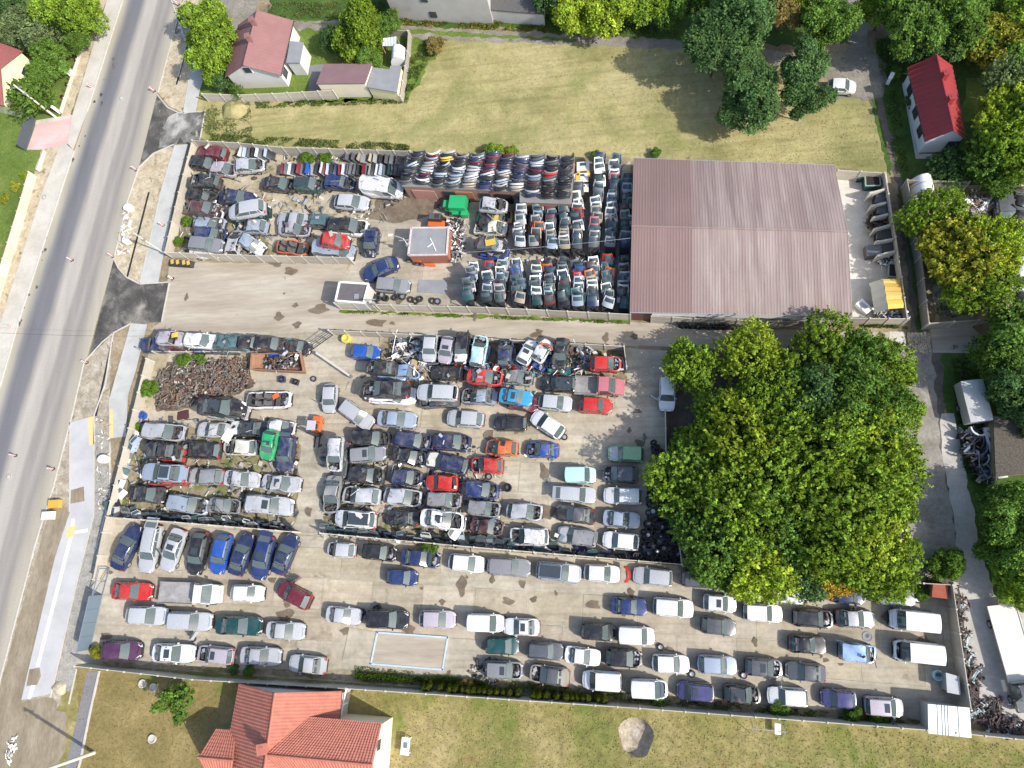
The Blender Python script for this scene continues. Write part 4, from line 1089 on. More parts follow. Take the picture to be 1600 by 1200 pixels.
def proto(kind, cr=0):
    """part meshes of one kind of car; cr > 0 gives dented variants"""
    if (kind, cr) in PROTO: return PROTO[kind, cr]
    L, Wd, H, zb, xc, xrf, xrr, xrb, zh, zn, zd, word = KIND[kind]
    xf, xr = L / 2, -L / 2
    amp = 0.0 if not cr else (.075 if cr < 3 else .125)
    def bow(mb):
        v = []
        for x, y, z in mb.v:
            q = min(1.0, abs(y) / (Wd / 2)) ** 2.4
            x2 = x - .26 * q * sm(xf - .75, xf, x) + .17 * q * sm(-xr - .6, -xr, -x)
            v.append((x2, y, z))
        mb.v = v
        return mb
    mk = lambda mb, nm, mats, s=38: bow(mb).mesh(nm, mats, s, amp, cr * 13)
    pr = M['paint'] if not cr else M['oldpaint']
    hw = lambda x: Wd / 2 * (1 - .17 * sm(xf - .75, xf, x) ** 1.3 - .10 * sm(xr + .5, xr, x))
    def zt(x):
        if x >= xc: return zh + (zn - zh) * ((x - xc) / (xf - xc)) ** 1.7
        if x <= xrb: return zd - .05 * (xrb - x) / max(.1, xrb - xr)
        return zb
    P = {}
    # body: sides, ends, shoulders
    xs = sorted(set([xr, xr + .10, xr + .4, xrb, (xrb + xc) / 2 - .6, (xrb + xc) / 2 + .2, xc, xc + .35, xf - .55, xf - .22, xf]))
    mb = MB()
    for s in (1, -1):
        rows = []
        for x in xs:
            w, z = hw(x), zt(x)
            rows.append([(x, s * w * .90, .24), (x, s * w * .985, .42), (x, s * w, .60), (x, s * w * .985, z - .10), (x, s * w * .94, z), (x, s * w * .80, z + .012)])
        mb.grid(rows, 0, s > 0)
    for x in (xr, xf):
        w, z = hw(x), zt(x)
        bx = x + (.05 if x > 0 else -.05)
        mb.face([(x, w * .9, .24), (x, -w * .9, .24), (bx, -w * .9, .5), (bx, w * .9, .5)])
        mb.face([(bx, w * .9, .5), (bx, -w * .9, .5), (x, -w * .80, z + .012), (x, w * .80, z + .012)])
        for s in (1, -1): mb.face([(x, s * w * .9, .24), (bx, s * w * .9, .5), (x, s * w * .8, z + .012), (x, s * w * .985, .6)])
    # nose panel (over the bumper) and tail panel or boot lid
    mb.grid([[(x, y * hw(x) * .82, zt(x) + .014 - .02 * abs(y)) for y in (-1, -.4, .4, 1)] for x in (xf - .24, xf - .1, xf)], 0)
    if kind != 'p':
        xq = [xrb, (xrb + xr) / 2, xr]
        mb.grid([[(x, y * hw(x) * .82, zt(x) + .018) for y in (-1, 0, 1)] for x in xq], 0)
    P['body'] = mk(mb, 'body', pr)
    # roof
    wr = Wd / 2 * (.73 if kind not in 'vV' else .83)
    bz = .045 if kind not in 'vV' else .03
    mb = MB(); nx = 5; rows = []
    for i in range(nx + 1):
        x = xrr + (xrf - xrr) * i / nx
        e = .05 * ((2 * i / nx - 1) ** 2)
        rows.append([(x, -(wr + .07), H - .11 - e), (x, -wr, H - .035 - e), (x, -wr * .5, H - .008 - e), (x, 0, H - e), (x, wr * .5, H - .008 - e), (x, wr, H - .035 - e), (x, wr + .07, H - .11 - e)])
    mb.grid(rows)
    zr = H - .09
    # pillars in body colour belong to the roof
    pl = []
    yb = lambda x: hw(x) * .93
    ye = wr + .06
    for s in (1, -1):
        a0, a1 = (xc - .02, s * yb(xc), zb), (xrf, s * ye, zr - .05)
        c0, c1 = (xrb + .12, s * yb(xrb), zb), (xrr + .05, s * ye, zr - .05)
        mb.tube([a0, a1], .045, n=4, cap=False)
        mb.tube([c0, c1], .07 if kind != 's' else .05, n=4, cap=False)
        if kind in 'vV':
            xm = xc - 1.25
            mb.face([(xm, s * yb(xm), zb - .02), (xrb, s * yb(xrb), zb - .02), (xrr, s * (wr + .07), H - .14), (xm, s * (wr + .07), H - .12)][::s])
        else:
            xm = (xc + xrb) / 2 - .1
            xt = (xrf + xrr) / 2
            mb.tube([(xm, s * (yb(xm) - .01), zb), (xt, s * (ye - .01), zr - .05)], .05, n=4, cap=False)
            if kind in 'emu':
                xm2 = xm - .95
                mb.tube([(xm2 - .1, s * (yb(xm2) - .01), zb), (xt - .75, s * (ye - .01), zr - .05)], .05, n=4, cap=False)
    if kind in 'vV':
        mb.face([(xrb - .02, hw(xr) * .9, zb), (xrb - .02, -hw(xr) * .9, zb), (xrr, -wr, H - .1), (xrr, wr, H - .1)])
    P['roof'] = mk(mb, 'roof', pr, 42)
    # bonnet
    mb = MB()
    xh = [xc - .02, xc + (xf - .25 - xc) * .35, xc + (xf - .25 - xc) * .7, xf - .25]
    mb.grid([[(x, y * hw(x) * .81, zt(x) + .022 + .03 * (1 - y * y)) for y in (-1, -.62, 0, .62, 1)] for x in xh])
    P['bonnet'] = mk(mb, 'bonnet', pr, 60)
    # glass
    mb = MB()
    mb.grid([[(xc - .01 + .10 * (1 - y * y), y * yb(xc) * .95, zb + .01) for y in (-1, -.5, 0, .5, 1)],
             [(xrf + .02 + .03 * (1 - y * y), y * wr * .98, H - .06 + .03 * (1 - y * y)) for y in (-1, -.5, 0, .5, 1)]])
    P['windscreen'] = mb.mesh('windscreen', M['glass'], 60)
    mb = MB()
    z2 = zd + .02 if kind == 's' or kind == 'k' else zb + .06
    if kind not in 'V':
        yy = .94 if kind != 'v' else .8
        mb.grid([[(xrb - .02 - .05 * (1 - y * y), y * hw(xrb) * .86 * yy, z2) for y in (-1, 0, 1)], [(xrr - .02, y * wr * .95 * yy, H - .085) for y in (-1, 0, 1)]])
        P['rear_window'] = mb.mesh('rear_window', M['glass'], 60)
    for s in (1, -1):
        mb = MB()
        if kind in 'vV':
            mb.face([(xc - .15, s * yb(xc), zb + .02), (xrf - .12, s * ye, zr - .06), (xc - 1.2, s * ye, zr - .06), (xc - 1.2, s * yb(xc), zb + .02)])
        else:
            mb.face([(xc - .15, s * yb(xc - .1), zb + .02), (xrf - .1, s * ye, zr - .05), (xrr + .12, s * ye, zr - .05), (xrb + .28, s * yb(xrb), zb + .02)])
        P['side_window', s] = mb.mesh('side_window', M['glass'])
    # lights
    for s in (1, -1):
        mb = MB()
        w0 = hw(xf - .3); w1 = hw(xf)
        mb.grid([[(xf - .34, s * w0 * .99, zt(xf - .3) - .03), (xf - .34, s * w0 * .80, zt(xf - .3) + .032)], [(xf - .06, s * w1 * .98, zt(xf) - .05), (xf - .02, s * w1 * .52, zt(xf) + .03)], [(xf + .03, s * w1 * .93, zt(xf) - .17), (xf + .045, s * w1 * .52, zt(xf) - .14)]])
        P['headlight', s] = bow(mb).mesh('headlight', M['lamp'], 30)
        mb = MB()
        w1 = hw(xr)
        mb.grid([[(xr + .16, s * hw(xr + .16) * 1.005, zd - .06), (xr + .12, s * w1 * .80, zd + .02)], [(xr - .02, s * w1 * .98, zd - .10), (xr - .025, s * w1 * .70, zd + .0)], [(xr - .045, s * w1 * .95, zd - .30), (xr - .045, s * w1 * .70, zd - .30)]])
        P['tail_light', s] = bow(mb).mesh('tail_light', M['redlamp'], 30)
        mb = MB()
        mb.box((xc - .32, s * (yb(xc) + .10), zb + .05), (.13, .20, .14), rz=0, top=.8)
        P['mirror', s] = mb.mesh('mirror', pr)
    # trim: bumpers' dark lower part, grille, number plate recess, sills
    mb = MB()
    mb.box((xf + .01, 0, .36), (.14, Wd * .70, .22)); mb.box((xf + .045, 0, zn - .10), (.05, Wd * .42, .10)); mb.box((xr - .01, 0, .36), (.12, Wd * .74, .22))
    for s in (1, -1): mb.box((0, s * Wd * .465, .25), (L * .5, .08, .12))
    P['trim'] = bow(mb).mesh('trim', M['black'])
    # interior
    mb = MB()
    zf = .55
    mb.face([(xrb, -yb(xrb) * .97, zf), (xc, -yb(xc) * .97, zf), (xc, yb(xc) * .97, zf), (xrb, yb(xrb) * .97, zf)])
    mb.box((xc - .05, 0, zb - .12), (.35, Wd * .82, .22))
    mb.face([(xc + .1, -Wd * .4, zf), (xc + .1, Wd * .4, zf), (xc + .1, Wd * .4, zb - .03), (xc + .1, -Wd * .4, zb - .03)])
    if kind not in 'V':
        for x in ((xrf - .25,) if kind in 'vp' else (xrf - .30, xrf - 1.2)):
            for y in (-.38, .38):
                mb.box((x, y, zf + .22), (.5, .5, .2), 1); mb.box((x - .28, y, zf + .48), (.16, .48, .55), 1)
        mb.face([(xrr, -Wd * .38, zb - .08), (xrb, -Wd * .38, zb - .06), (xrb, Wd * .38, zb - .06), (xrr, Wd * .38, zb - .08)])
    P['interior'] = mb.mesh('interior', [M['interior'], M['seat']])
    # engine bay
    rr = random.Random(cr * 7 + ord(kind))
    mb = MB()
    zf = zn - .30
    mb.face([(xc, -hw(xc) * .86, zf), (xf - .2, -hw(xf) * .9, zf), (xf - .2, hw(xf) * .9, zf), (xc, hw(xc) * .86, zf)])
    for _ in range(7):
        mb.box((rr.uniform(xc + .15, xf - .35), rr.uniform(-.5, .5), zf + .12), (rr.uniform(.15, .4), rr.uniform(.15, .4), rr.uniform(.2, .36)), rr.choice((0, 0, 1)), rr.uniform(0, 1))
    for _ in range(3): mb.tube([(rr.uniform(xc + .1, xf - .3), rr.uniform(-.6, .6), zf + .28), (rr.uniform(xc + .1, xf - .3), rr.uniform(-.6, .6), zf + .30)], .03, 2, 5)
    mb.box((xf - .18, 0, zf + .2), (.08, Wd * .7, .12), 1)
    P['engine'] = mb.mesh('engine', [M['engine'], M['lightmetal'], M['black']])
    # wheel
    if ('wheel',) not in PROTO:
        mb = MB()
        mb.lathe([(.20, -.09), (.30, -.10), (.325, -.06), (.325, .06), (.30, .10), (.20, .09)], 14, 0, 'y')
        mb.lathe([(.0, .075), (.06, .08), (.20, .085), (.20, -.085), (.06, -.08), (.0, -.075)], 10, 1, 'y')
        PROTO['wheel',] = mb.mesh('wheel', [M['black'], M['rim']], 40)
    P['wheel'] = PROTO['wheel',]
    # roof rails, sunroof, bed
    mb = MB()
    for s in (1, -1):
        mb.tube([(xrr + .15, s * (wr - .02), H - .06), (xrr + .3, s * (wr - .02), H + .02), (xrf - .4, s * (wr - .02), H + .02), (xrf - .2, s * (wr - .02), H - .05)], .022, n=4)
    P['roof_rails'] = mb.mesh('roof_rails', M['darkmetal'])
    mb = MB()
    mb.face([(xrf - .75, -wr * .62, H + .008), (xrf - .18, -wr * .62, H + .0), (xrf - .18, wr * .62, H + .0), (xrf - .75, wr * .62, H + .008)])
    P['sunroof'] = mb.mesh('sunroof', M['windowglass'])
    mb = MB()
    mb.grid([[(x, y * wr * .86, H - .001 + .012) for y in (-1, 0, 1)] for x in (xrr + .12, (xrr + xrf) / 2, xrf - .1)])
    P['glass_roof'] = mb.mesh('glass_roof', M['windowglass'])
    P['dims'] = (L, Wd, H, zb, xc, xrf, xrr, xrb, zh, zn, zd, xf, xr, wr)
    PROTO[kind, cr] = P
    return P

COLS = {
    'wh': ((.70, .70, .69), 'white'), 'cr': ((.72, .69, .58), 'cream'), 'sv': ((.43, .44, .455), 'silver'), 'ls': ((.70, .71, .73), 'silver'), 'gy': ((.23, .235, .245), 'grey'), 'dg': ((.085, .09, .10), 'dark grey'),
    'bk': ((.020, .021, .024), 'black'), 'nv': ((.020, .030, .085), 'navy'), 'bl': ((.018, .080, .36), 'blue'), 'db': ((.018, .036, .125), 'dark blue'), 'lb': ((.24, .36, .58), 'light blue'),
    'sb': ((.30, .355, .43), 'steel blue'), 'cy': ((.03, .28, .50), 'bright blue'), 'ic': ((.42, .62, .62), 'pale turquoise'), 'rd': ((.52, .025, .02), 'red'), 'mr': ((.14, .018, .03), 'maroon'),
    'br': ((.085, .03, .03), 'brownish red'), 'gn': ((.02, .36, .13), 'bright green'), 'pg': ((.22, .40, .20), 'pale green'), 'tg': ((.012, .06, .06), 'dark green'), 'or': ((.60, .13, .03), 'orange red'),
    'yl': ((.66, .44, .06), 'yellow'), 'pk': ((.52, .17, .19), 'pink'), 'pp': ((.085, .028, .075), 'purple'), 'vi': ((.055, .055, .16), 'violet blue'), 'be': ((.34, .29, .22), 'beige'), 'ps': ((.42, .38, .42), 'pinkish grey'),
    'tl': ((.07, .14, .15), 'teal'), 'go': ((.62, .36, .05), 'orange yellow'),
}
def shade(col, k=.1):
    t = rng.uniform(1 - k, 1 + k)
    return tuple(min(.9, c * t) for c in col)
ALLCARS = []
ONROOF = []
# length of each vehicle as it measures in the photograph: x y length
CARLEN = [tuple(float(v) for v in e.split()) for e in '''328 236 50;317 253 46;317 280 47;314 304 45;315 323 48;325 347 50;326 364 50;319 380 54;347 262 44;387 257 48;369 307 58;383 325 58;392 352 49;364 379 44;391 380 46;435 286 53;479 286 46;528 283 48;594 290 66;548 314 55;455 341 50;491 343 50;458 356 51;541 352 64;455 385 50;519 388 62;578 376 46;521 374 48;593 418 57;612 444 55;770 319 46;765 341 48;766 354 54;764 381 50;264 527 46;312 531 54;343 533 48;366 534 44;389 534 44;420 536 52;440 540 48;461 541 44;240 538 52;343 636 74;418 624 70;253 674 68;331 671 53;384 669 63;443 707 54;417 694 45;437 667 44;248 704 54;309 703 66;373 698 55;254 738 72;319 744 58;376 748 57;438 755 62;228 772 58;290 788 66;348 790 50;418 789 78;670 542 44;696 545 42;720 541 44;747 546 50;788 549 44;823 549 42;846 547 40;875 551 52;569 549 47;594 573 50;634 579 44;697 581 52;757 588 57;806 588 54;873 598 50;946 567 50;601 607 78;682 612 66;748 618 58;805 619 53;867 628 54;930 632 54;513 621 45;555 647 62;619 654 62;726 653 60;796 660 53;855 662 59;577 684 62;643 687 60;704 690 62;783 699 52;847 702 52;978 708 58;521 708 54;572 709 58;638 713 54;696 722 69;760 726 52;906 741 50;969 740 58;570 742 58;632 745 53;689 754 52;749 765 60;517 772 57;901 772 60;973 774 62;563 774 62;628 776 60;692 781 57;754 794 52;819 799 58;899 803 63;971 811 59;553 811 66;627 809 52;690 811 70;760 823 52;826 838 62;901 838 65;970 845 59;1043 613 60;195 855 66;231 857 68;267 859 62;306 864 62;342 865 58;375 866 62;408 871 64;443 866 61;204 924 63;384 927 53;457 931 58;226 962 65;293 971 71;371 978 72;444 986 61;535 962 56;602 968 67;682 968 58;757 974 58;814 980 58;186 1017 63;269 1021 67;333 1024 58;405 1026 64;478 1039 60;531 859 46;590 863 54;655 872 62;728 880 58;794 886 69;872 894 73;940 896 58;1020 901 63;1097 905 65;1158 913 56;1328 930 54;1401 932 64;626 902 50;983 948 57;1052 950 65;1125 943 54;1193 958 61;1123 979 56;783 1010 53;851 1018 52;910 1026 57;934 988 50;994 994 58;974 1029 60;1048 1038 60;1121 1040 63;1194 1044 60;1260 1051 64;786 1048 60;858 1056 64;940 1065 63;1014 1078 60;1087 1082 59;1160 1086 60;1232 1090 63;1312 1093 55;1384 1106 60;1272 967 64;1338 967 60;1433 971 73;1440 1021 76;1263 1008 61;1343 1021 60;1317 131 40;1232 928 66'''.split(';')]
def measured(px, py, L, z):
    b = min(CARLEN, key=lambda e: (e[0] - px) ** 2 + (e[1] - py) ** 2)
    if (b[0] - px) ** 2 + (b[1] - py) ** 2 > 20: return 1.0
    mpp = (W(px + 10, py, z + .9) - W(px - 10, py, z + .9)).length / 20
    return b[2] * mpp / (L + .08)
def car(px, py, deg, kind, col, flags='', z=0.0, label='', group=None, name=None, zpix=None, roll=0.0):
    """one vehicle. flags: b no bonnet, B(xx) bonnet of another colour, o open bonnet, w no windscreen, r no rear window, x dented, X badly dented, S sunroof,
    G glass roof, T rails, d open door, t open tailgate, F(xx) roof of another colour, n no wheels, g roof cut off"""
    opts = {}
    fl = []
    i = 0
    while i < len(flags):
        c = flags[i]
        if c in 'BFL' and i + 1 < len(flags) and flags[i + 1] == '(':
            j = flags.index(')', i); opts[c] = flags[i + 2:j]; i = j
        else: fl.append(c)
        i += 1
    cr = 0
    if 'x' in fl: cr = 1 + int(rng.integers(0, 2))
    if 'X' in fl: cr = 3 + int(rng.integers(0, 2))
    P = proto(kind, cr)
    L, Wd, H, zb, xc, xrf, xrr, xrb, zh, zn, zd, xf, xr, wr = P['dims']
    base = W(px, py, z + .75 * H if zpix is None else zpix)
    h = heading(px, py, deg, z)
    sx = min(1.25, max(.72, measured(px, py, L, z)))
    sy = sx ** .45
    nm = name or {'v': 'van', 'V': 'van', 'p': 'pickup_truck'}.get(kind, 'car')
    root = empty(nm, (base.x, base.y, z), h, label, {'v': 'van', 'V': 'van', 'p': 'pickup'}.get(kind, 'car'), group)
    root.scale = (sx, sy, sx ** .35)
    if roll or cr:
        root.rotation_euler = (roll + (rng.normal() * .03 if cr and z > 0 else 0), (rng.normal() * .03 if cr and z > 0 else 0), h)
    rgb = shade(COLS[col][0])
    link('body', P['body'], root, color=rgb)
    rcol = COLS[opts['F']][0] if 'F' in opts else rgb
    if 'g' not in fl:
        ro = link('roof', P['roof'], root, color=rcol)
        if 'S' in fl: link('sunroof', P['sunroof'], ro)
        if 'G' in fl: link('glass_roof', P['glass_roof'], ro)
        if 'T' in fl: link('roof_rails', P['roof_rails'], ro)
        if 'w' not in fl: link('windscreen', P['windscreen'], root)
        if 'r' not in fl and 'rear_window' in P and 't' not in fl: link('rear_window', P['rear_window'], root)
        for s in (1, -1):
            if not ((cr or 'w' in fl) and rng.random() < .4): link('side_window', P['side_window', s], root)
    link('interior', P['interior'], root)
    if cr and 'B' not in opts and 'b' not in fl and 'o' not in fl:
        q = rng.random()
        if q < .28: fl.append('b')
        elif q < .42: opts['B'] = ('bk', 'gy', 'sv', 'nv')[int(rng.integers(0, 4))]
    bcol = COLS[opts['B']][0] if 'B' in opts else rgb
    if cr: ONROOF.append((root, L * sx, Wd, H, xc))
    if 'b' in fl or 'o' in fl:
        link('engine', P['engine'], root)
        if 'o' in fl:
            o = link('bonnet', P['bonnet'], root, color=bcol)
            o.matrix_local = Matrix.Translation((xc, 0, zh)) @ Matrix.Rotation(R(-55), 4, 'Y') @ Matrix.Translation((-xc, 0, -zh))
    else: link('bonnet', P['bonnet'], root, color=bcol)
    for s in (1, -1):
        if not ('b' in fl and cr and rng.random() < .6): link('headlight', P['headlight', s], root)
        if not (cr and rng.random() < .35): link('tail_light', P['tail_light', s], root)
        if not (cr and rng.random() < .5): link('mirror', P['mirror', s], root, color=rgb)
    link('trim', P['trim'], root)
    k = .325 / .325 * (1.12 if kind in 'uV' else 1.0)
    for x in (xf - .80, xr + .78):
        for s in (1, -1):
            if 'n' in fl or (cr and rng.random() < .3): continue
            o = link('wheel', P['wheel'], root, (x, s * (Wd / 2 - .085), .325 * k)); o.scale = (k, k, k)
    if 'd' in fl:
        mb = MB(); s = -1
        mb.box((-.5, 0, .0), (1.0, .06, .62)); mb.box((-.45, 0, .45), (.8, .03, .30), 1)
        o = mb.build('door', [M['paint'], M['glass']], root, (xc - .15, s * (Wd / 2 + .02), .65), color=rgb); o.rotation_euler = (0, 0, s * R(-58))
    if 't' in fl:
        mb = MB(); mb.box((-.55, 0, 0), (1.1, Wd * .78, .06)); mb.box((-.35, 0, .035), (.55, Wd * .66, .02), 1)
        o = mb.build('tailgate', [M['paint'], M['glass']], root, (xrr, 0, H - .03), color=rgb); o.rotation_euler = (0, R(-14), 0)
    if kind == 'p':
        bed = MB(); bl = xrb - xr
        bed.box((xrb - bl / 2 - .05, 0, .72), (bl, Wd * .9, .06))
        for s in (1, -1): bed.box((xrb - bl / 2 - .05, s * Wd * .46, .92), (bl, .06, .42))
        bed.box((xr + .02, 0, .92), (.06, Wd * .9, .42)); bed.box((xrb - .08, 0, 1.0), (.06, Wd * .9, .56))
        bed.build('cargo_bed', M['steel'], root)
    ALLCARS.append(root)
    return root, P, fl, opts

def STATE(fl, opts, col):
    s = ''
    if 'G' in fl: s = 'with a dark glass roof'
    elif 'S' in fl: s = 'with a sunroof'
    elif 'F' in opts: s = f"with a {COLS[opts['F']][1]} roof"
    elif 'B' in opts: s = f"with a {COLS[opts['B']][1]} bonnet"
    elif 'b' in fl: s = 'with its engine bare'
    elif 'o' in fl: s = 'with its bonnet up'
    elif 't' in fl: s = 'with its tailgate up'
    elif 'd' in fl: s = 'with a door open'
    return s

wc = lambda t: len(re.findall(r"[A-Za-z0-9][A-Za-z0-9'-]*", t))
def row(where, group, spec, frm='from the road', key=None):
    """spec entries: x y heading kind colour [flags] [zH] [uCOLkind]; the row is counted along x (or by key) for the labels"""
    items = []
    for e in spec.split(';'):
        t = e.split()
        if not t: continue
        d = dict(x=float(t[0]), y=float(t[1]), a=float(t[2]), k=t[3], c=t[4], f='', z=0.0, u=None)
        for q in t[5:]:
            if q[0] == 'z': d['z'] = float(q[1:])
            elif q[0] == 'u': d['u'] = (q[1:3], q[3:4] or 'h')
            else: d['f'] = q
        items.append(d)
    items.sort(key=key or (lambda d: d['x']))
    for i, d in enumerate(items):
        if d['u'] and not d['z']: d['z'] = 1.22
        word, cw = KIND[d['k']][11], COLS[d['c']][1]
        root, P, fl, opts = car(d['x'], d['y'], d['a'], d['k'], d['c'], d['f'] + ('n' if d['u'] and rng.random() < .6 else ''), d['z'], '', group)
        st = STATE(fl, opts, d['c'])
        adj = 'battered ' if 'X' in fl else ('dented ' if 'x' in fl else '')
        onto = f" on a {COLS[d['u'][0]][1]} wreck" if d['u'] else ''
        lab = f"{adj}{cw} {word}{onto}{' ' + st if st and not onto else ''}, {ORD[i + 1]} {frm} {where}"
        if wc(lab) > 16: lab = f"{adj}{cw} {word}{onto}, {ORD[i + 1]} {frm} {where}"
        if wc(lab) > 16: lab = f"{adj}{cw} {word}, {ORD[i + 1]} {frm} {where}"
        if wc(lab) > 16: lab = f"{cw} {word}, {ORD[i + 1]} {frm} {where}"
        root['label'] = lab
        if d['u']:
            uc, uk = d['u']
            b = root.location
            u, _, _, _ = car(d['x'], d['y'], d['a'] + rng.normal() * 4 + (180 if rng.random() < .3 else 0), uk, uc, 'x' + ('b' if rng.random() < .5 else ''), 0.0,
                             '', group)
            u.location = (b.x + rng.normal() * .3, b.y - .15 + rng.normal() * .22, 0)
            # a crushed roof lets the upper car sit lower
            u.scale = (u.scale.x, u.scale.y, u.scale.z * .86)
            u['label'] = f"flattened {COLS[uc][1]} {KIND[uk][11]} underneath the {cw} {word}, {ORD[i + 1]} {frm} {where}"
            if wc(u['label']) > 16: u['label'] = f"{COLS[uc][1]} wreck under the {cw} {word}, {ORD[i + 1]} {frm} {where}"
            if wc(u['label']) > 16: u['label'] = f"{COLS[uc][1]} wreck underneath, {ORD[i + 1]} {frm} {where}"
    return items

# upper yard
G1 = 'scrapped cars in the upper road-side yard'
row('in the north fence corner row', G1, '328 236 172 e mr x; 347 262 -6 h ps xb; 387 257 5 h sv xrb; 435 286 -6 s bk xb; 479 286 -4 u tg xbG; 528 283 -4 e db xo; 594 290 -6 V wh X')
row('below the red estate by the fence', G1, '317 253 -8 e bk x; 317 280 174 u bk X udg; 314 304 -4 e bk x; 315 323 -6 h br X uwh; 325 347 -6 h sb xb; 326 364 -8 e db Xb; 319 380 -5 e gy uwhV', 'from the top', lambda d: d['y'])
row('in the second upper column', G1, '369 307 -6 s nv x; 383 325 190 m sv ukb' .replace('ukb', 'utgs') + '; 392 352 178 h sb x; 364 379 80 c sv xr; 391 380 -30 c wh xF(sb)', 'from the top', lambda d: d['y'])
row('in the middle of the upper yard', G1, '548 314 -4 h sv; 455 341 178 s sv; 491 343 178 e dg xF(tl); 458 356 -4 s ps Xb; 541 352 -4 u wh F(bk)xb ; 455 385 -8 c or Xgb; 519 388 -6 V sb X; 578 376 262 h nv b', 'from the road')
c = row('on the blue box van', G1, '521 374 -6 h rd xr z1.9', 'riding')
ALLCARS[-1]['label'] = 'red hatchback without windows lying on top of the crushed grey-blue van'
row('near the guard hut', G1, '593 418 204 s db; 612 444 -4 e gy', 'from the road')
row('east of the brick hut', G1, '770 319 -4 c sv xwr uyl'.replace('uyl', 'uylh') + '; 765 341 -4 h bk X; 766 354 178 s cr X; 764 381 -4 c bk xF(dg) ublh', 'from the top', lambda d: d['y'])
# crushed row by the entrance
G2 = 'cars piled in a line by the entrance road'
row('in the pile by the entrance', G2, '264 527 -3 h ps xwr umrh; 312 531 -3 e wh x unvh; 343 533 176 s tl xb udgs; 366 534 -4 h tl Xwr unvh; 389 534 -4 c bk X ubkh; 420 536 -4 e bk xb ubls; 440 540 -6 h cy x; 461 541 -4 c bk X; 240 538 178 s nv x')
# middle yard, road side
G3 = 'scrapped cars in the middle yard near the road'
row('in the row under the axle heap', G3, '343 636 -4 s bk xG usvV'.replace('usvV', 'usve') + '; 418 624 2 e wh xbg')
row('in the top full row near the road', G3, '253 674 -4 e sv xb; 331 671 178 s sv x; 384 669 178 s bk xB(wh)G; 443 707 262 u nv xt; 417 694 258 h gn xS ubkh; 437 667 -5 c wh Xb')
row('in the second full row near the road', G3, '248 704 176 s bk xS urdh; 309 703 178 e bk xB(dg)b; 373 698 178 h cr xb')
row('in the third full row near the road', G3, '254 738 176 s sb G urdh; 319 744 178 h gy xB(sv); 376 748 -6 s sv x; 438 755 -4 s sv xS')
row('in the fourth full row near the road', G3, '228 772 -4 s bk X; 290 788 -10 e sb xb; 348 790 -5 s gy xb; 418 789 -6 e sv xS')
# middle yard, centre
G4 = 'scrapped cars in the central yard'
row('in the top centre row', G4, '670 542 264 h sv udgh; 696 545 258 h ps S ubkh; 720 541 262 e bk xB(wh) ugyh; 747 546 80 e ic x ulbh; 788 549 84 h nv xb udgh; 823 549 60 c wh S ublh; 846 547 56 c wh x ubls; 875 551 262 s bk x udgh')
row('beside the junk heap', G4, '569 549 -4 c bl; 594 573 176 s bk xb ulbh; 634 579 -2 h lb xb; 697 581 178 e bk xT; 757 588 -4 s rd x ubkh; 806 588 -4 s gy xb; 873 598 178 u bk xG; 946 567 -2 h rd B(wh)b uwhs')
row('in the long third centre row', G4, '601 607 178 s bk xb uwhe; 682 612 178 e sv r udgs; 748 618 178 s sb xb; 805 619 -8 s cy S umrh; 867 628 -5 h sv ; 930 632 -4 h rd')
row('in the open middle lane', G4, '513 621 266 h sv d; 555 647 -36 e sv; 619 654 -4 s sb; 726 653 176 h sv; 796 660 178 e bk; 855 662 146 h wh F(wh)', 'from the road')
row('in the fourth centre row', G4, '577 684 -4 e bk Xb; 643 687 -8 e nv xb; 704 690 -4 h nv xb; 783 699 178 h or x F(rd)B(or)ubk'.replace('F(rd)B(or)ubk', '') + '; 847 702 178 s bl xb; 978 708 178 e pg B(sv)')
row('in the fifth centre row', G4, '521 708 266 e sv xb udgs; 572 709 6 e gy S; 638 713 -12 s bk Xb; 696 722 168 e nv xB(cr)T; 760 726 178 h rd xb; 906 741 0 v ic; 969 740 178 h dg b')
row('in the sixth centre row', G4, '570 742 -5 h bk xbo; 632 745 -6 h nv xb; 689 754 178 h rd xr; 749 765 -6 h db xb; 517 772 262 s gy bx; 901 772 -4 e sv t; 973 774 178 e wh')
row('in the seventh centre row', G4, '563 774 176 h sv xb; 628 776 -6 h sv xb; 692 781 -2 e gy xb; 754 794 -6 e gy xb; 819 799 -4 h sv xb; 899 803 172 s bk xF(dg); 971 811 -6 s sb')
row('in the last row above the dividing fence', G4, '553 811 176 m wh xG; 627 809 178 s bk xS; 690 811 -8 s wh xbS usvs; 760 823 -8 s br xb; 826 838 178 u wh xb; 901 838 172 e gy xB(sv); 970 845 174 h wh')
tag(car(1043, 613, 268, 'e', 'ls', 'd')[0], 'silver estate car parked under the small tree at the yard edge', group=G4)
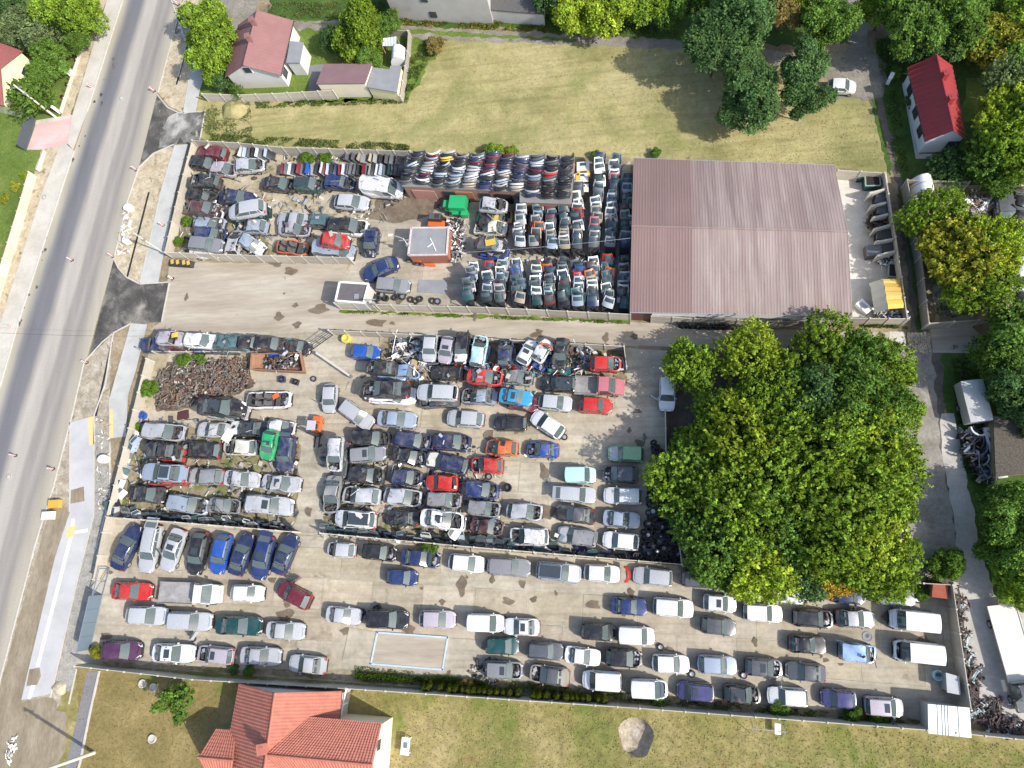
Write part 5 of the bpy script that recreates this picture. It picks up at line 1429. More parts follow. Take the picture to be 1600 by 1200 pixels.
# lower yard
G5 = 'cars parked in the lower yard'
row('in the upright row under the fence', G5, '195 855 64 s nv; 231 857 258 e sv tT; 267 859 250 s sv dS; 306 864 258 h bk S; 342 865 256 h bl; 375 866 70 s nv; 408 871 256 h db tS; 443 866 68 s nv S')
row('in the flatbed truck row', G5, '204 924 -2 k rd; 384 927 -2 h wh; 457 930 152 h mr d')
row('in the second row above the tiled house', G5, '226 962 -2 h sv; 293 971 -2 e sv d; 371 978 -2 s tg; 444 986 -3 s sv; 535 962 -6 s sv; 602 968 -2 u bk T; 682 968 -2 h ps; 757 974 -2 v wh; 814 980 178 s wh S')
row('in the bottom row above the tiled house', G5, '186 1017 -2 h pp; 269 1021 -2 k wh S; 333 1024 174 e ps bS; 405 1026 -3 s sv; 478 1039 174 s sv')
row('in the line below the dividing fence', G5, '531 859 176 c sv b; 590 863 -6 e bk b; 655 872 -6 s nv oB(gy)b; 728 880 -6 h wh; 794 886 -4 e gy; 872 894 -6 e sb B(cr)GT; 940 896 -4 h wh; 1020 901 174 e sv; 1097 905 -4 e dg; 1158 913 -8 h bk o'+ '; 1328 930 -4 h nv d; 1401 932 -4 e gy')
row('in the open lane of the lower yard', G5, '626 902 -5 c db; 983 948 -4 s db; 1052 950 -5 u wh; 1125 943 -5 h wh S; 1193 958 -4 e wh; 1123 979 -6 h dg')
row('in the second row behind the weighbridge', G5, '783 1010 -2 m tg; 851 1018 -4 e dg T; 910 1026 -8 s wh; 934 988 -4 m bk; 994 994 -3 v wh; 974 1029 -4 h bk b; 1048 1038 -3 h wh; 1121 1040 -4 h sb; 1194 1044 -5 h dg bS; 1260 1051 174 s dg')
row('in the row along the long bottom wall', G5, '786 1048 -3 e gy bS; 858 1056 172 s be bF(dg); 940 1065 176 v wh; 1014 1078 -3 v wh o; 1087 1082 174 m vi S; 1160 1086 -4 h bk xGb; 1232 1090 176 e wh d; 1312 1093 176 h vi; 1384 1106 -4 m ps dS')
row('in the far corner of the lower yard', G5, '1272 967 -4 e bk bT; 1338 967 -2 s bk F(sv)B(ic); 1433 971 174 V wh d; 1440 1021 174 V wh b; 1263 1008 -4 k bk')
row('beside the two big vans', G5, '1343 1021 -6 v lb xb', 'parked')
ALLCARS[-1]['label'] = 'light blue van wreck with a ribbed load floor beside the two big vans'
tag(car(1232, 928, 172, 'e', 'wh', 'bxo')[0], 'white estate wreck with open front half hidden under the orange tree', group=G5)
# outside
tag(car(1317, 131, -2, 'h', 'wh')[0], 'white car standing on the gravel turning place beside the big oaks')
row('in the far scrapyard behind the yellow trees', 'cars in the far scrapyard', '1572 327 280 e dg; 1597 352 265 h bk x; 1592 322 255 s bk X; 1598 388 268 h tl x; 1604 418 262 V wh x; 1600 480 265 h bk x', 'from the top', lambda d: d['y'])

# pickup with pink cab, flatbed recovery truck, long flatbed lorry
def flat_truck(px, py, deg, name, cat, label, L, Wd, cab_kind, cabcol, bedmat, cabx, bedlen, bedz=.85, sides=.28, seams=0):
    h = heading(px, py, deg); b = W(px, py, .9)
    r = empty(name, (b.x, b.y, 0), h, label, cat)
    P = proto(cab_kind)
    K = KIND[cab_kind]
    xf = L / 2
    dx = xf - K[0] / 2
    rgb = COLS[cabcol][0]
    # cab from the front part of a van: nose, bonnet, windscreen, short roof
    mb = MB(); Wc = Wd * .97; H = 1.85 if cab_kind != 'V' else 2.2
    xb = xf - cabx
    zb_, zh_ = 1.05, 1.0
    xs = [xb, xb + cabx * .45, xf - .9, xf - .3, xf]
    for s in (1, -1):
        mb.grid([[(x, s * Wc / 2 * .92 * (1 - .12 * sm(xf - .7, xf, x)), .3), (x, s * Wc / 2 * (1 - .12 * sm(xf - .7, xf, x)), .6), (x, s * Wc / 2 * .95 * (1 - .12 * sm(xf - .7, xf, x)), zb_ if x <= xf - .9 else zh_ - .12 * sm(xf - .9, xf, x))] for x in xs], 0, s > 0)
    mb.face([(xf, -Wc * .40, .3), (xf, Wc * .40, .3), (xf, Wc * .42, .88), (xf, -Wc * .42, .88)])
    mb.face([(xb, Wc * .46, .3), (xb, -Wc * .46, .3), (xb, -Wc * .43, H - .1), (xb, Wc * .43, H - .1)])
    mb.build('cab', M['paint'], r, color=rgb, smooth=40)
    mb = MB(); mb.grid([[(x, y * Wc * .45 * (1 - .12 * sm(xf - .7, xf, x)), zh_ - .12 * sm(xf - .9, xf, x) + .03 * (1 - y * y) + .01) for y in (-1, -.5, 0, .5, 1)] for x in (xf - .92, xf - .5, xf - .2, xf)])
    mb.build('bonnet', M['paint'], r, color=rgb, smooth=60)
    xr_ = xf - 1.5
    mb = MB(); mb.grid([[(x, y * Wc * .41, H - .03 * y * y - (.05 if x == xb else 0)) for y in (-1, -.5, 0, .5, 1)] for x in (xb, (xb + xr_) / 2, xr_)])
    for s in (1, -1):
        mb.tube([(xf - .92, s * Wc * .46, zb_), (xr_, s * Wc * .41, H - .04)], .05, n=4); mb.tube([(xb + .05, s * Wc * .46, zb_), (xb + .05, s * Wc * .41, H - .05)], .06, n=4)
    mb.build('roof', M['paint'], r, color=rgb, smooth=40)
    mb = MB(); mb.grid([[(xf - .90 + .06 * (1 - y * y), y * Wc * .45, zb_) for y in (-1, 0, 1)], [(xr_ + .01, y * Wc * .40, H - .03) for y in (-1, 0, 1)]]); mb.build('windscreen', M['glass'], r)
    for s in (1, -1):
        mb = MB(); mb.face([(xf - 1.0, s * Wc * .465, zb_), (xr_, s * Wc * .42, H - .08), (xb + .1, s * Wc * .42, H - .08), (xb + .1, s * Wc * .465, zb_)]); mb.build('side_window', M['glass'], r)
        mb = MB(); mb.box((xf - .02, s * Wc * .33, .72), (.08, .36, .16)); mb.build('headlight', M['lamp'], r)
        mb = MB(); mb.box((xf - 1.1, s * (Wc / 2 + .1), zb_ + .1), (.1, .2, .3)); mb.build('mirror', M['black'], r)
    x0 = xb - .08 - bedlen
    mb = MB(); mb.box((x0 + bedlen / 2, 0, bedz - .05), (bedlen, Wd, .1)); mb.build('load_bed', bedmat, r)
    for s in (1, -1):
        mb = MB(); mb.box((x0 + bedlen / 2, s * (Wd / 2 - .03), bedz + sides / 2), (bedlen - .01, .05, sides)); mb.build('side_board', bedmat, r)
    mb = MB(); mb.box((x0 + bedlen - .04, 0, bedz + .3), (.08, Wd - .02, .65)); mb.build('headboard', M['any'], r, color=(.62, .40, .16) if cat != 'lorry' else (.3, .3, .3))
    for k in range(seams):
        mb = MB(); mb.box((x0 + bedlen * (k + 1) / (seams + 1), 0, bedz + .012), (.05, Wd * .96, .02)); mb.build('bed_seam', M['steel'], r)
    mb = MB()
    for s in (1, -1): mb.box((-.2, s * .38, .5), (L * .85, .1, .18))
    mb.build('chassis', M['darkmetal'], r)
    for x in (xf - .95, x0 + bedlen * .25):
        for s in (1, -1):
            o = link('wheel', PROTO['wheel',], r, (x, s * (Wd / 2 - .12), .36)); o.scale = (1.12, 1.2, 1.12)
    return r, x0, xb
M['bedgrey'] = ground_mat('worn_load_bed', [(.3, (.19, .185, .18)), (.5, (.27, .26, .25)), (.7, (.36, .35, .335))], .9, 5, .15, [((.30, .17, .09), .8, .62, .1)], bump=.1)
M['bedwhite'] = plain('pale_load_bed', (.60, .57, .50), .7, var=.08, scale=1, dirt=((.45, .40, .33), 1.2, .58, .7))
flat_truck(294, 927, -2, 'recovery_truck', 'truck', 'white recovery truck with a worn grey flatbed behind the red coupe', 7.1, 2.15, 'v', 'wh', M['bedgrey'], 2.45, 4.4, .8, .14)
r, x0, xb = flat_truck(936, 603, -2, 'pickup_truck', 'pickup', 'faded pink pickup with a scrap-filled grey bed above the red hatchback', 5.0, 1.85, 'v', 'pk', M['bedgrey'], 2.5, 2.35, .8, .35)
r, x0, xb = flat_truck(1587, 1026, 286, 'flatbed_lorry', 'lorry', 'long flatbed lorry with a pale deck on the concrete lane by the far wall', 8.6, 2.3, 'V', 'dg', M['bedwhite'], 2.3, 6.1, 1.0, .06, 3)
# trailer by the far lane
t0 = empty('box_trailer', W(1511, 633), heading(1511, 633, -76), 'pale grey box trailer standing on the grass beside the lane', 'trailer')
mb = MB(); rows = [[(x, y * .95, 2.1 - .12 * y * y) for y in (-1, -.5, 0, .5, 1)] for x in (-1.9, -.6, .6, 1.9)]; mb.grid(rows); mb.build('roof', M['any'], t0, color=(.50, .50, .48), smooth=50)
mb = MB()
for a_, b_ in (((-1.88, -.94), (1.88, -.94)), ((1.88, -.94), (1.88, .94)), ((1.88, .94), (-1.88, .94)), ((-1.88, .94), (-1.88, -.94))): mb.face([(*a_, .5), (*b_, .5), (*b_, 1.98), (*a_, 1.98)])
mb.build('body', M['any'], t0, color=(.42, .43, .43))
mb = MB(); mb.tube([(-1.8, .5, .5), (-3.0, 0, .5)], .05); mb.tube([(-1.8, -.5, .5), (-3.0, 0, .5)], .05); mb.build('drawbar', M['darkmetal'], t0)
for s in (1, -1): link('wheel', PROTO['wheel',], t0, (.3, s * .98, .33))
# ------------------------------------------------------------------ stacked car parts
PALC = ['bk', 'bk', 'bk', 'dg', 'dg', 'gy', 'sv', 'sv', 'nv', 'tl', 'tl', 'sb', 'mr', 'tg', 'tg', 'dg', 'gy', 'nv', 'be', 'br', 'bk', 'dg']
def pick(pal=PALC): return pal[int(rng.integers(0, len(pal)))]

def tailgate_meshes():
    out = []
    for k in range(3):
        w, hl, hg = (1.12, 1.04, 1.18)[k], (.50, .42, .55)[k], (.62, .68, .55)[k]
        mb = MB()
        cur = lambda x, y: -.16 * (2 * x / w) ** 2 - .10 * (y / (hl + hg)) ** 2
        X = [-w / 2, -w / 3, 0, w / 3, w / 2]
        mb.grid([[(x * (1 - .05 * (y / 1.1)), y, cur(x, y)) for x in X] for y in (0, hl * .5, hl)])
        mb.grid([[(x, y, cur(x, y) - .07) for x in X] for y in (0, hl)], 0, True)
        # window frame bars
        for s in (1, -1): mb.tube([(s * w * .46, hl, cur(w * .46, hl)), (s * w * .40, hl + hg, cur(w * .40, hl + hg))], .055, n=4)
        mb.grid([[(x * .86, y, cur(x * .86, y) + (.0 if y < hl + hg else -.03)) for x in X] for y in (hl + hg - .12, hl + hg, hl + hg + .05)])
        mg = MB(); mg.grid([[(x * (.86 - .08 * (y - hl)), y, cur(x, y) - .012) for x in X] for y in (hl, hl + hg - .11)])
        out.append((mb.mesh('tailgate', M['any'], 50), mg.mesh('window', M['stackglass'], 50)))
    return out
M['heapdirt'] = ground_mat('oily_dirt', [(.3, (.07, .055, .04)), (.5, (.12, .095, .07)), (.7, (.19, .155, .115))], .8, 4, .3, bump=.6)
M['stackglass'] = plain('tailgate_glass', (.055, .085, .09), .10, var=.35, scale=.7, spec=.7, dirt=((.16, .16, .14), 1.2, .55, .6))
TG = tailgate_meshes()
def rack(px0, px1, label):
    a, b = W(*px0, 1.65), W(*px1, 1.65); a.z = b.z = 0; L = (b - a).length; rz = math.atan2(b.y - a.y, b.x - a.x)
    r = empty('storage_rack', a, rz, label, 'rack', 'steel racks under the tailgate stacks')
    n = max(2, round(L / 2.2))
    for i in range(n + 1):
        for s in (1, -1):
            mb = MB(); mb.box((L * i / n, s * .5, .82), (.08, .08, 1.64)); mb.build('upright', M['darkmetal'], r)
    for s in (1, -1):
        for z in (.3, 1.62):
            mb = MB(); mb.box((L / 2, s * .55, z), (L + .1, .05, .08)); mb.build('rail', M['darkmetal'], r)
    mb = MB()
    k = max(2, int(L / .7))
    for i in range(k):
        mb.box((L * (i + .5) / k, 0, .85), (.12, .98, 1.3), tilt=Matrix.Rotation(R(-25), 3, 'Y'))
    mb.build('lower_panels', plain('dark_panels', (.05, .052, .055), .6, var=.4) if 'dark_panels' not in bpy.data.materials else bpy.data.materials['dark_panels'], r)['kind'] = 'stuff'  # dark filler added below the tailgates to deepen the shade between columns
    return r
def gate_column(px0, px1, n, where, special=None, pal=None):
    rack(px0, px1, f'dark steel rack under the {where}')
    a, b = W(*px0, 1.65), W(*px1, 1.65); h = math.atan2(b.y - a.y, b.x - a.x)
    cnt = {}
    for i in range(n):
        c = (special or {}).get(i) or pick(pal or PALC)
        p = a.lerp(b, (i + .3) / n)
        k = int(rng.integers(0, 3))
        t = R(rng.uniform(12, 62))
        m, g = TG[k]
        o = link('tailgate', m, None, (p.x + rng.normal() * .10, p.y + rng.normal() * .06, p.z + rng.uniform(-.05, .16)), color=shade(COLS[c][0], .2))
        # width across the column, upper edge leaning back to the start of the column
        o.rotation_euler = (Matrix.Rotation(h - PI / 2 + PI + rng.normal() * .13, 4, 'Z') @ Matrix.Rotation(t, 4, 'X') @ Matrix.Rotation(rng.normal() * .12, 4, 'Y')).to_euler()
        tag(o, f"{COLS[c][1]} tailgate, {ORD[n - i]} from the front in the {where}", 'tailgate', 'car tailgates stacked in columns')
        link('window', g, o)
UP = [((816, 314), (810, 396), {9: 'wh', 11: 'sv'}), ((840, 312), (837, 396), {10: 'or', 9: 'or', 11: 'be'}), ((863, 312), (860, 399), {0: 'or', 9: 'wh', 11: 'be'}), ((883, 319), (881, 400), {1: 'rd', 10: 'be', 11: 'be'}),
      ((903, 298), (902, 400), {2: 'cr', 5: 'wh', 6: 'rd', 9: 'sv', 11: 'be'}), ((937, 254), (928, 400), {1: 'wh', 2: 'wh', 5: 'cr', 6: 'sb', 7: 'sb', 10: 'wh', 13: 'pk'}), ((962, 256), (953, 400), {1: 'sv', 3: 'wh', 4: 'pk', 6: 'nv', 11: 'wh'}), ((980, 284), (976, 400), {})]
for k, (p, q, sp) in enumerate(UP):
    q = (q[0], q[1] - 7)
    gate_column(p, q, 14 if k < 5 else 18 if k < 7 else 13, f'{ORD[k + 1]} upper tailgate column from the hut', sp)
LO = [((737, 418), (731, 474), {0: 'wh', 7: 'sv'}), ((765, 416), (759, 474), {0: 'rd', 3: 'wh'}), ((784, 414), (779, 475), {2: 'cr', 7: 'pk'}), ((810, 412), (810, 477), {1: 'cr', 2: 'vi', 3: 'bl'}), ((839, 413), (836, 479), {1: 'or', 2: 'cr', 5: 'wh', 8: 'wh'}),
      ((859, 414), (859, 480), {1: 'or', 3: 'wh', 7: 'be'}), ((880, 410), (882, 481), {3: 'wh', 5: 'wh', 7: 'cr'}), ((904, 412), (905, 482), {2: 'bl', 3: 'rd', 4: 'rd', 5: 'sb'}), ((926, 410), (926, 483), {0: 'wh', 3: 'or', 6: 'cr', 7: 'cr'}), ((949, 406), (950, 484), {0: 'rd', 3: 'or', 7: 'cr'}), ((976, 404), (974, 486), {7: 'sv'})]
for k, (p, q, sp) in enumerate(LO):
    p = (p[0], p[1] + 7)
    gate_column(p, q, 11, f'{ORD[k + 1]} lower tailgate column from the hut', sp)

# white and yellow panels lying on top of the fifth upper column
for k, (x, y, w, h, c) in enumerate(((911, 262, 1.35, 1.5, 'wh'), (912, 272, 1.4, .8, 'yl'), (908, 278, 1.5, 1.0, 'wh'), (903, 276, .5, .9, 'yl'), (909, 294, 1.4, .9, 'wh'))):
    p = W(x, y, 1.15 + .12 * k)
    mb = MB(); mb.box((0, 0, 0), (w, h, .08)); mb.box((0, h * .28, .05), (w * .5, h * .25, .03), 1)
    o = mb.build('van_sheet', [M['any'], M['stackglass']], None, p, (R(rng.uniform(-8, 8)), R(rng.uniform(-6, 6)), rng.normal() * .05), color=COLS[c][0])
    tag(o, f"{COLS[c][1]} van body panel, {ORD[k + 1]} from the field in the pale panel stack", 'panel', 'pale van panels beside the workshop roof')
mb = MB()
for k in range(2):
    mb.box((0, 0, .5 + .01), (1.5, 2.4, 1.0))
o = None

# bumpers on the workshop roof
def bumper_mesh(k):
    mb = MB(); w = (.74, .69, .77)[k]; d = (.50, .44, .56)[k]
    A = [-80, -55, -30, -10, 10, 30, 55, 80]
    prof = [(.00, .42, 0), (.05, .38, 0), (.06, .24, 0), (.045, .22, 1), (.045, .12, 1), (.05, .10, 0), (.02, .0, 0)]
    rows = [[(w * math.sin(R(a)) * (1 + e * .4), -d * math.cos(R(a)) * .95 - e * (.6 + .4 * math.cos(R(a))), z) for a in A] for e, z, m in prof]
    for i in range(len(rows) - 1): mb.grid(rows[i:i + 2], prof[i][2] and prof[i + 1][2])
    mb.box((0, -d * .93, .31), (.5, .03, .07), 1)
    mb.grid([[(w * math.sin(R(a)) * (1 - e), -d * math.cos(R(a)) * .95 * (1 - e), .42 - e * .3) for a in A] for e in (0, .22)], 0)
    return mb.mesh('bumper', [M['any'], M['black']], 40)
BM = [bumper_mesh(k) for k in range(3)]
bl0, bl1, br0, br1 = (655, 238), (634, 284), (887, 246), (880, 308)
BPAL = ['bk', 'wh', 'sv', 'bk', 'sb', 'nv', 'sv', 'mr', 'bk', 'bk', 'tl', 'sb', 'gy', 'mr', 'dg', 'bk', 'bk', 'nv', 'dg', 'be', 'sb', 'nv']
for c in range(11):
    u = c / 10
    top = (bl0[0] + (br0[0] - bl0[0]) * u, bl0[1] + (br0[1] - bl0[1]) * u)
    bot = (bl1[0] + (br1[0] - bl1[0]) * u, bl1[1] + (br1[1] - 8 - bl1[1]) * u + (7 if c >= 8 else 0))
    n = 12 if c < 8 else 14
    for i in range(n):
        v = i / (n - 1)
        x, y = top[0] + (bot[0] - top[0]) * v, top[1] + (bot[1] - top[1]) * v
        z = 2.74 + .22 * abs(math.sin(v * 4.5 + c)) + .25 * (1 - v)
        p = W(x, y, z + .2)
        cc = pick(BPAL) if c < 9 else (pick(['bk', 'bk', 'dg', 'gy']) if c == 9 else 'bk')
        if (c, i) == (9, 6): cc = 'rd'
        if (c, i) == (2, 2): cc = 'yl'
        o = link('bumper', BM[int(rng.integers(0, 3))], None, (p.x, p.y, z), (R(rng.uniform(-58, -22)), R(rng.normal() * 5), R(-2 + rng.normal() * 6 + (rng.normal() * 18 if c == 10 else 0))), color=shade(COLS[cc][0], .2))
        tag(o, f"{COLS[cc][1]} bumper, {ORD[n - i]} from the eaves in the {ORD[c + 1]} roof pile from the road", 'bumper', 'bumpers piled on the workshop roof')
# bonnets standing in a row
def bonnet_mesh():
    mb = MB(); mb.grid([[(x, y, .07 * (1 - (x / .7) ** 2) - .10 * (y / 1.0) ** 2) for x in (-.7, -.45, 0, .45, .7)] for y in (0, .3, .65, 1.0)])
    mb.grid([[(x, y, .07 * (1 - (x / .7) ** 2) - .10 * (y / 1.0) ** 2 - .04) for x in (-.7, 0, .7)] for y in (0, 1.0)], 0, True)
    return mb.mesh('car_bonnet', M['any'], 60)
BN = bonnet_mesh()
def bonnet_row(p0, p1, n, where, group, lean=58, pal=None, z=.25):
    for i in range(n):
        x, y = p0[0] + (p1[0] - p0[0]) * i / (n - 1), p0[1] + (p1[1] - p0[1]) * i / (n - 1)
        p = W(x, y, z + .45); c = pick(pal or ['bk', 'bk', 'sv', 'sv', 'gy', 'dg', 'dg', 'nv', 'tl', 'tg', 'sb', 'nv', 'mr', 'dg', 'bl'])
        o = link('car_bonnet', BN, None, (p.x, p.y, z + rng.uniform(0, .12)), color=shade(COLS[c][0], .2))
        o.rotation_euler = (Matrix.Rotation(R(90 - 4) + rng.normal() * .06, 4, 'Z') @ Matrix.Rotation(R(lean + rng.normal() * 11), 4, 'X')).to_euler()
        tag(o, f"{COLS[c][1]} car bonnet, {ORD[i + 1]} from the road {where}", 'bonnet', group)
bonnet_row((449, 264), (632, 267), 32, 'in the long upright bonnet row', 'bonnets stood upright below the field fence')
bonnet_row((383, 238), (428, 239), 8, 'in the short bonnet row by the field', 'bonnets stood upright near the fence corner', 62, ['nv', 'dg', 'sb', 'sv', 'bk'])
bonnet_row((548, 243), (628, 249), 10, 'in the back row against the field fence', 'bonnets in the weeds by the field fence', 60, ['bk', 'dg', 'gy', 'be'])

# doors leaning on fences
def door_mesh():
    mb = MB()
    mb.box((0, 0, .32), (1.08, .07, .64), 0)
    mb.tube([(-.52, 0, .64), (-.28, 0, 1.06), (.46, 0, 1.06), (.52, 0, .64)], .035, 0, 4)
    mb.box((.02, 0, .84), (.82, .02, .40), 1)
    mb.box((.36, .045, .52), (.16, .03, .04), 2)
    return mb.mesh('door_shell', [M['any'], M['stackglass'], M['black']], 30)
DM = door_mesh()
def door_row(p0, p1, n, where, group, ang, lean=24, pal=None, jig=4, zj=.25):
    for i in range(n):
        x, y = p0[0] + (p1[0] - p0[0]) * i / max(1, n - 1), p0[1] + (p1[1] - p0[1]) * i / max(1, n - 1)
        p = W(x + rng.normal() * 1.5, y + rng.normal() * jig * .4, .4); c = pick(pal or ['bk', 'bk', 'dg', 'nv', 'gy', 'sv', 'tl', 'bk', 'sb', 'wh'])
        o = link('door_shell', DM, None, (p.x, p.y, rng.uniform(.02, zj)), color=shade(COLS[c][0], .2))
        o.rotation_euler = (Matrix.Rotation(R(ang) + rng.normal() * .16, 4, 'Z') @ Matrix.Rotation(R(-lean + rng.normal() * 14), 4, 'X')).to_euler()
        tag(o, f"{COLS[c][1]} car door, {ORD[i + 1]} from the road {where}", 'car door', group)
door_row((196, 806), (452, 826), 24, 'leaning on the road-end fence', 'car doors leaning behind the upright row', -3, 30)
door_row((508, 832), (790, 852), 24, 'leaning on the long thin fence', 'car doors leaning on the dividing fence', -3, 30)
door_row((800, 857), (1010, 871), 11, 'at the far end of the thin fence', 'car doors at the far end of the dividing fence', -3, 34, ['bk', 'bk', 'dg', 'nv', 'tl'])
for i in range(15):
    x, y = 216 - (216 - 182) * i / 14, 682 + (800 - 682) * i / 14
    p = W(x + rng.normal() * 3, y, .4); c = pick(['bk', 'nv', 'wh', 'sv', 'tl', 'dg', 'sb'])
    o = link('door_shell', DM, None, (p.x, p.y, rng.uniform(.02, .3)), color=shade(COLS[c][0], .2))
    o.rotation_euler = (Matrix.Rotation(R(78) + rng.normal() * .3, 4, 'Z') @ Matrix.Rotation(R(-38 + rng.normal() * 16), 4, 'X')).to_euler()
    tag(o, f"{COLS[c][1]} car door, {ORD[i + 1]} from the axle heap beside the pale road fence", 'car door', 'car doors along the road fence')

# ------------------------------------------------------------------ tyres, axles, scrap
mb = MB()
mb.lathe([(.19, -.09), (.29, -.11), (.325, -.07), (.325, .07), (.29, .11), (.19, .09), (.19, -.09)], 14)
TY = mb.mesh('tyre', M['black'], 50)
mb = MB(); mb.lathe([(0, .06), (.07, .07), (.19, .09), (.19, -.08), (0, -.06)], 10); HUB = mb.mesh('hub', M['rim'], 40)
for k in range(13):
    x = 1062 + 7.3 * k; y = 501 + .25 * k
    for j in range(4):
        p = W(x, y + 1, .12 + .215 * j)
        o = link('tyre', TY, None, (p.x + rng.normal() * .02, p.y - .0 + rng.normal() * .02, .12 + .215 * j), rng.uniform(0, 3)); o.scale = (.95,) * 3
        tag(o, f"black tyre, {ORD[j + 1]} from the ground in the {ORD[k + 1]} stack below the hall wall", 'tyre', 'tyres stacked in front of the hall')
    for j in range(2):
        if k % 2 == 0 or j == 0:
            p = W(x + 2, y + 9, .12)
            o = link('tyre', TY, None, (p.x, p.y - .05, .33 - .12 * j), (R(72 + rng.normal() * 6), 0, rng.normal() * .2))
            if j == 1: o.location.z = .32; o.location.x += .28
            tag(o, f"black tyre propped upright before the {ORD[k + 1]} tyre stack, " + ('nearer the road' if j == 0 else 'nearer the trees'), 'tyre', 'tyres propped against the stacks')
poly = [(1018, 690), (1034, 690), (1048, 780), (1062, 850), (1060, 878), (980, 872), (1000, 850), (1012, 800)]
def scatter(poly, n, mind=0.0):
    xs = [p[0] for p in poly]; ys = [p[1] for p in poly]; out = []
    tries = 0
    while len(out) < n and tries < n * 60:
        tries += 1
        x, y = rng.uniform(min(xs), max(xs)), rng.uniform(min(ys), max(ys))
        if in_poly(x, y, poly) and (not mind or all((x - a) ** 2 + (y - b) ** 2 > mind * mind for a, b in out[-60:])): out.append((x, y))
    return out
for i, (x, y) in enumerate(scatter(poly, 190, 2.6)):
    z = .12 + rng.uniform(0, .75)
    p = W(x, y, z)
    o = link('tyre', TY, None, p, (R(rng.normal() * 28), R(rng.normal() * 28), rng.uniform(0, 6)), color=(1, 1, 1)); o.scale = (rng.uniform(.85, 1.05),) * 3
    if rng.random() < .13:
        link('wheel_hub', HUB, o)
        tag(o, 'old tyre with a bright wheel rim in the long heap beside the grove', 'tyre', 'rimmed tyres in the heap beside the grove')
    else: tag(o, 'old black tyre lying in the long heap between the parked cars and grove', 'tyre', 'tyres heaped beside the grove')
for i, (x, y, nm) in enumerate(((582, 462, 'pale'), (590, 466, ''), (597, 461, 'pale'), (603, 466, ''), (586, 470, ''), (617, 465, ''), (622, 462, ''), (629, 464, 'pale'), (642, 468, ''), (650, 470, ''), (656, 467, ''), (684, 471, 'pale'), (676, 470, ''))):
    for j in range(2 if i < 5 else 1):
        p = W(x, y, .15 + .24 * j)
        o = link('tyre', TY, None, p, (R(rng.normal() * 7), R(rng.normal() * 7), 0)); o.scale = (1.12,) * 3
        if nm and (j == 1 or i >= 5): link('wheel_hub', HUB, o)
        tag(o, f"{'upper' if j else 'lower'} black tyre beside the guard hut fence, {ORD[i + 1]} from the hut", 'tyre', 'tyres by the guard hut fence')
for x, y, w in ((1032, 1011, 'lying on the concrete behind the white small van'), (1081, 1053, 'lying beside the white hatchback near the bottom wall'), (1162, 1055, 'dark and bare beside the dented grey hatchback'), (490, 592, 'lying by the rusty skip at the yard entrance'), (882, 683, 'lying behind the white hatchback in the open lane'),
                (764, 745, 'lying in front of the dented red hatchback'), (302, 998, 'lying between the second and bottom rows near the road'), (1434, 937, 'with pale rim at the nose of the grey estate')):
    p = W(x, y, .13); o = link('tyre', TY, None, p, (R(rng.normal() * 6), 0, 0)); link('wheel_hub', HUB, o); tag(o, f'loose wheel {w}', 'wheel')
# rusty axles
def axle_mesh(k):
    mb = MB(); w = .62
    mb.tube([(-w, 0, 0), (-.2, .06 * k, 0), (.2, .06 * k, 0), (w, 0, 0)], .05, 0, 5)
    for s in (1, -1):
        mb.lathe([(0, -.05), (.14, -.05), (.14, .05), (0, .05)], 8, 0, 'x', (s * w, 0, 0))
        mb.tube([(s * .45, 0, 0), (s * .38, .42, .05)], .04, 0, 4); mb.tube([(s * .45, 0, 0), (s * .5, -.22, .02)], .035, 0, 4)
    if k: mb.box((0, .2, .03), (.7, .1, .06))
    return mb.mesh('axle', M['rust'], 40)
AX = [axle_mesh(0), axle_mesh(1), axle_mesh(2)]
apoly = [(266, 570), (330, 562), (386, 562), (392, 600), (372, 612), (330, 622), (290, 634), (250, 640), (246, 590)]
for i, (x, y) in enumerate(scatter(apoly, 200, 2.6)):
    z = .12 + rng.uniform(0, .5); p = W(x, y, z)
    t = rng.uniform(.8, 1.7); cc = (t, t * rng.uniform(.9, 1.1), t * rng.uniform(.85, 1.2)) if rng.random() < .5 else (t * .95, t * 1.35, t * 1.7)
    o = link('axle', AX[i % 3], None, p, (rng.normal() * .15, rng.normal() * .15, rng.choice((0, 1.57)) + rng.normal() * .5), color=cc); o.scale = (.95,) * 3
    tag(o, 'rusty car axle lying in the big heap near the road', 'axle', 'rusty axles heaped near the road')
bpoly = [(1494, 922), (1504, 925), (1516, 1010), (1530, 1060), (1534, 1100), (1566, 1100), (1572, 1130), (1600, 1132), (1600, 1146), (1540, 1140), (1522, 1110), (1512, 1060), (1498, 990)]
for i, (x, y) in enumerate(scatter(bpoly, 95, 2.5)):
    z = .12 + rng.uniform(0, .45); p = W(x, y, z)
    t = rng.uniform(.5, 1.1); cc = (t * .8, t, t * 1.4) if rng.random() > .1 else (3, 6, 9)
    o = link('axle', AX[i % 3], None, p, (rng.normal() * .2, rng.normal() * .2, 1.3 + rng.normal() * .6), color=cc)
    tag(o, 'dark axle frame in the row outside the far yard wall', 'axle', 'axles outside the far wall')
scrap_stuff_later = [apoly, bpoly]
sheet('axle_ground', [(262, 566), (388, 560), (396, 602), (372, 614), (330, 624), (290, 638), (244, 646), (242, 590)], .043, M['heapdirt'], .15)
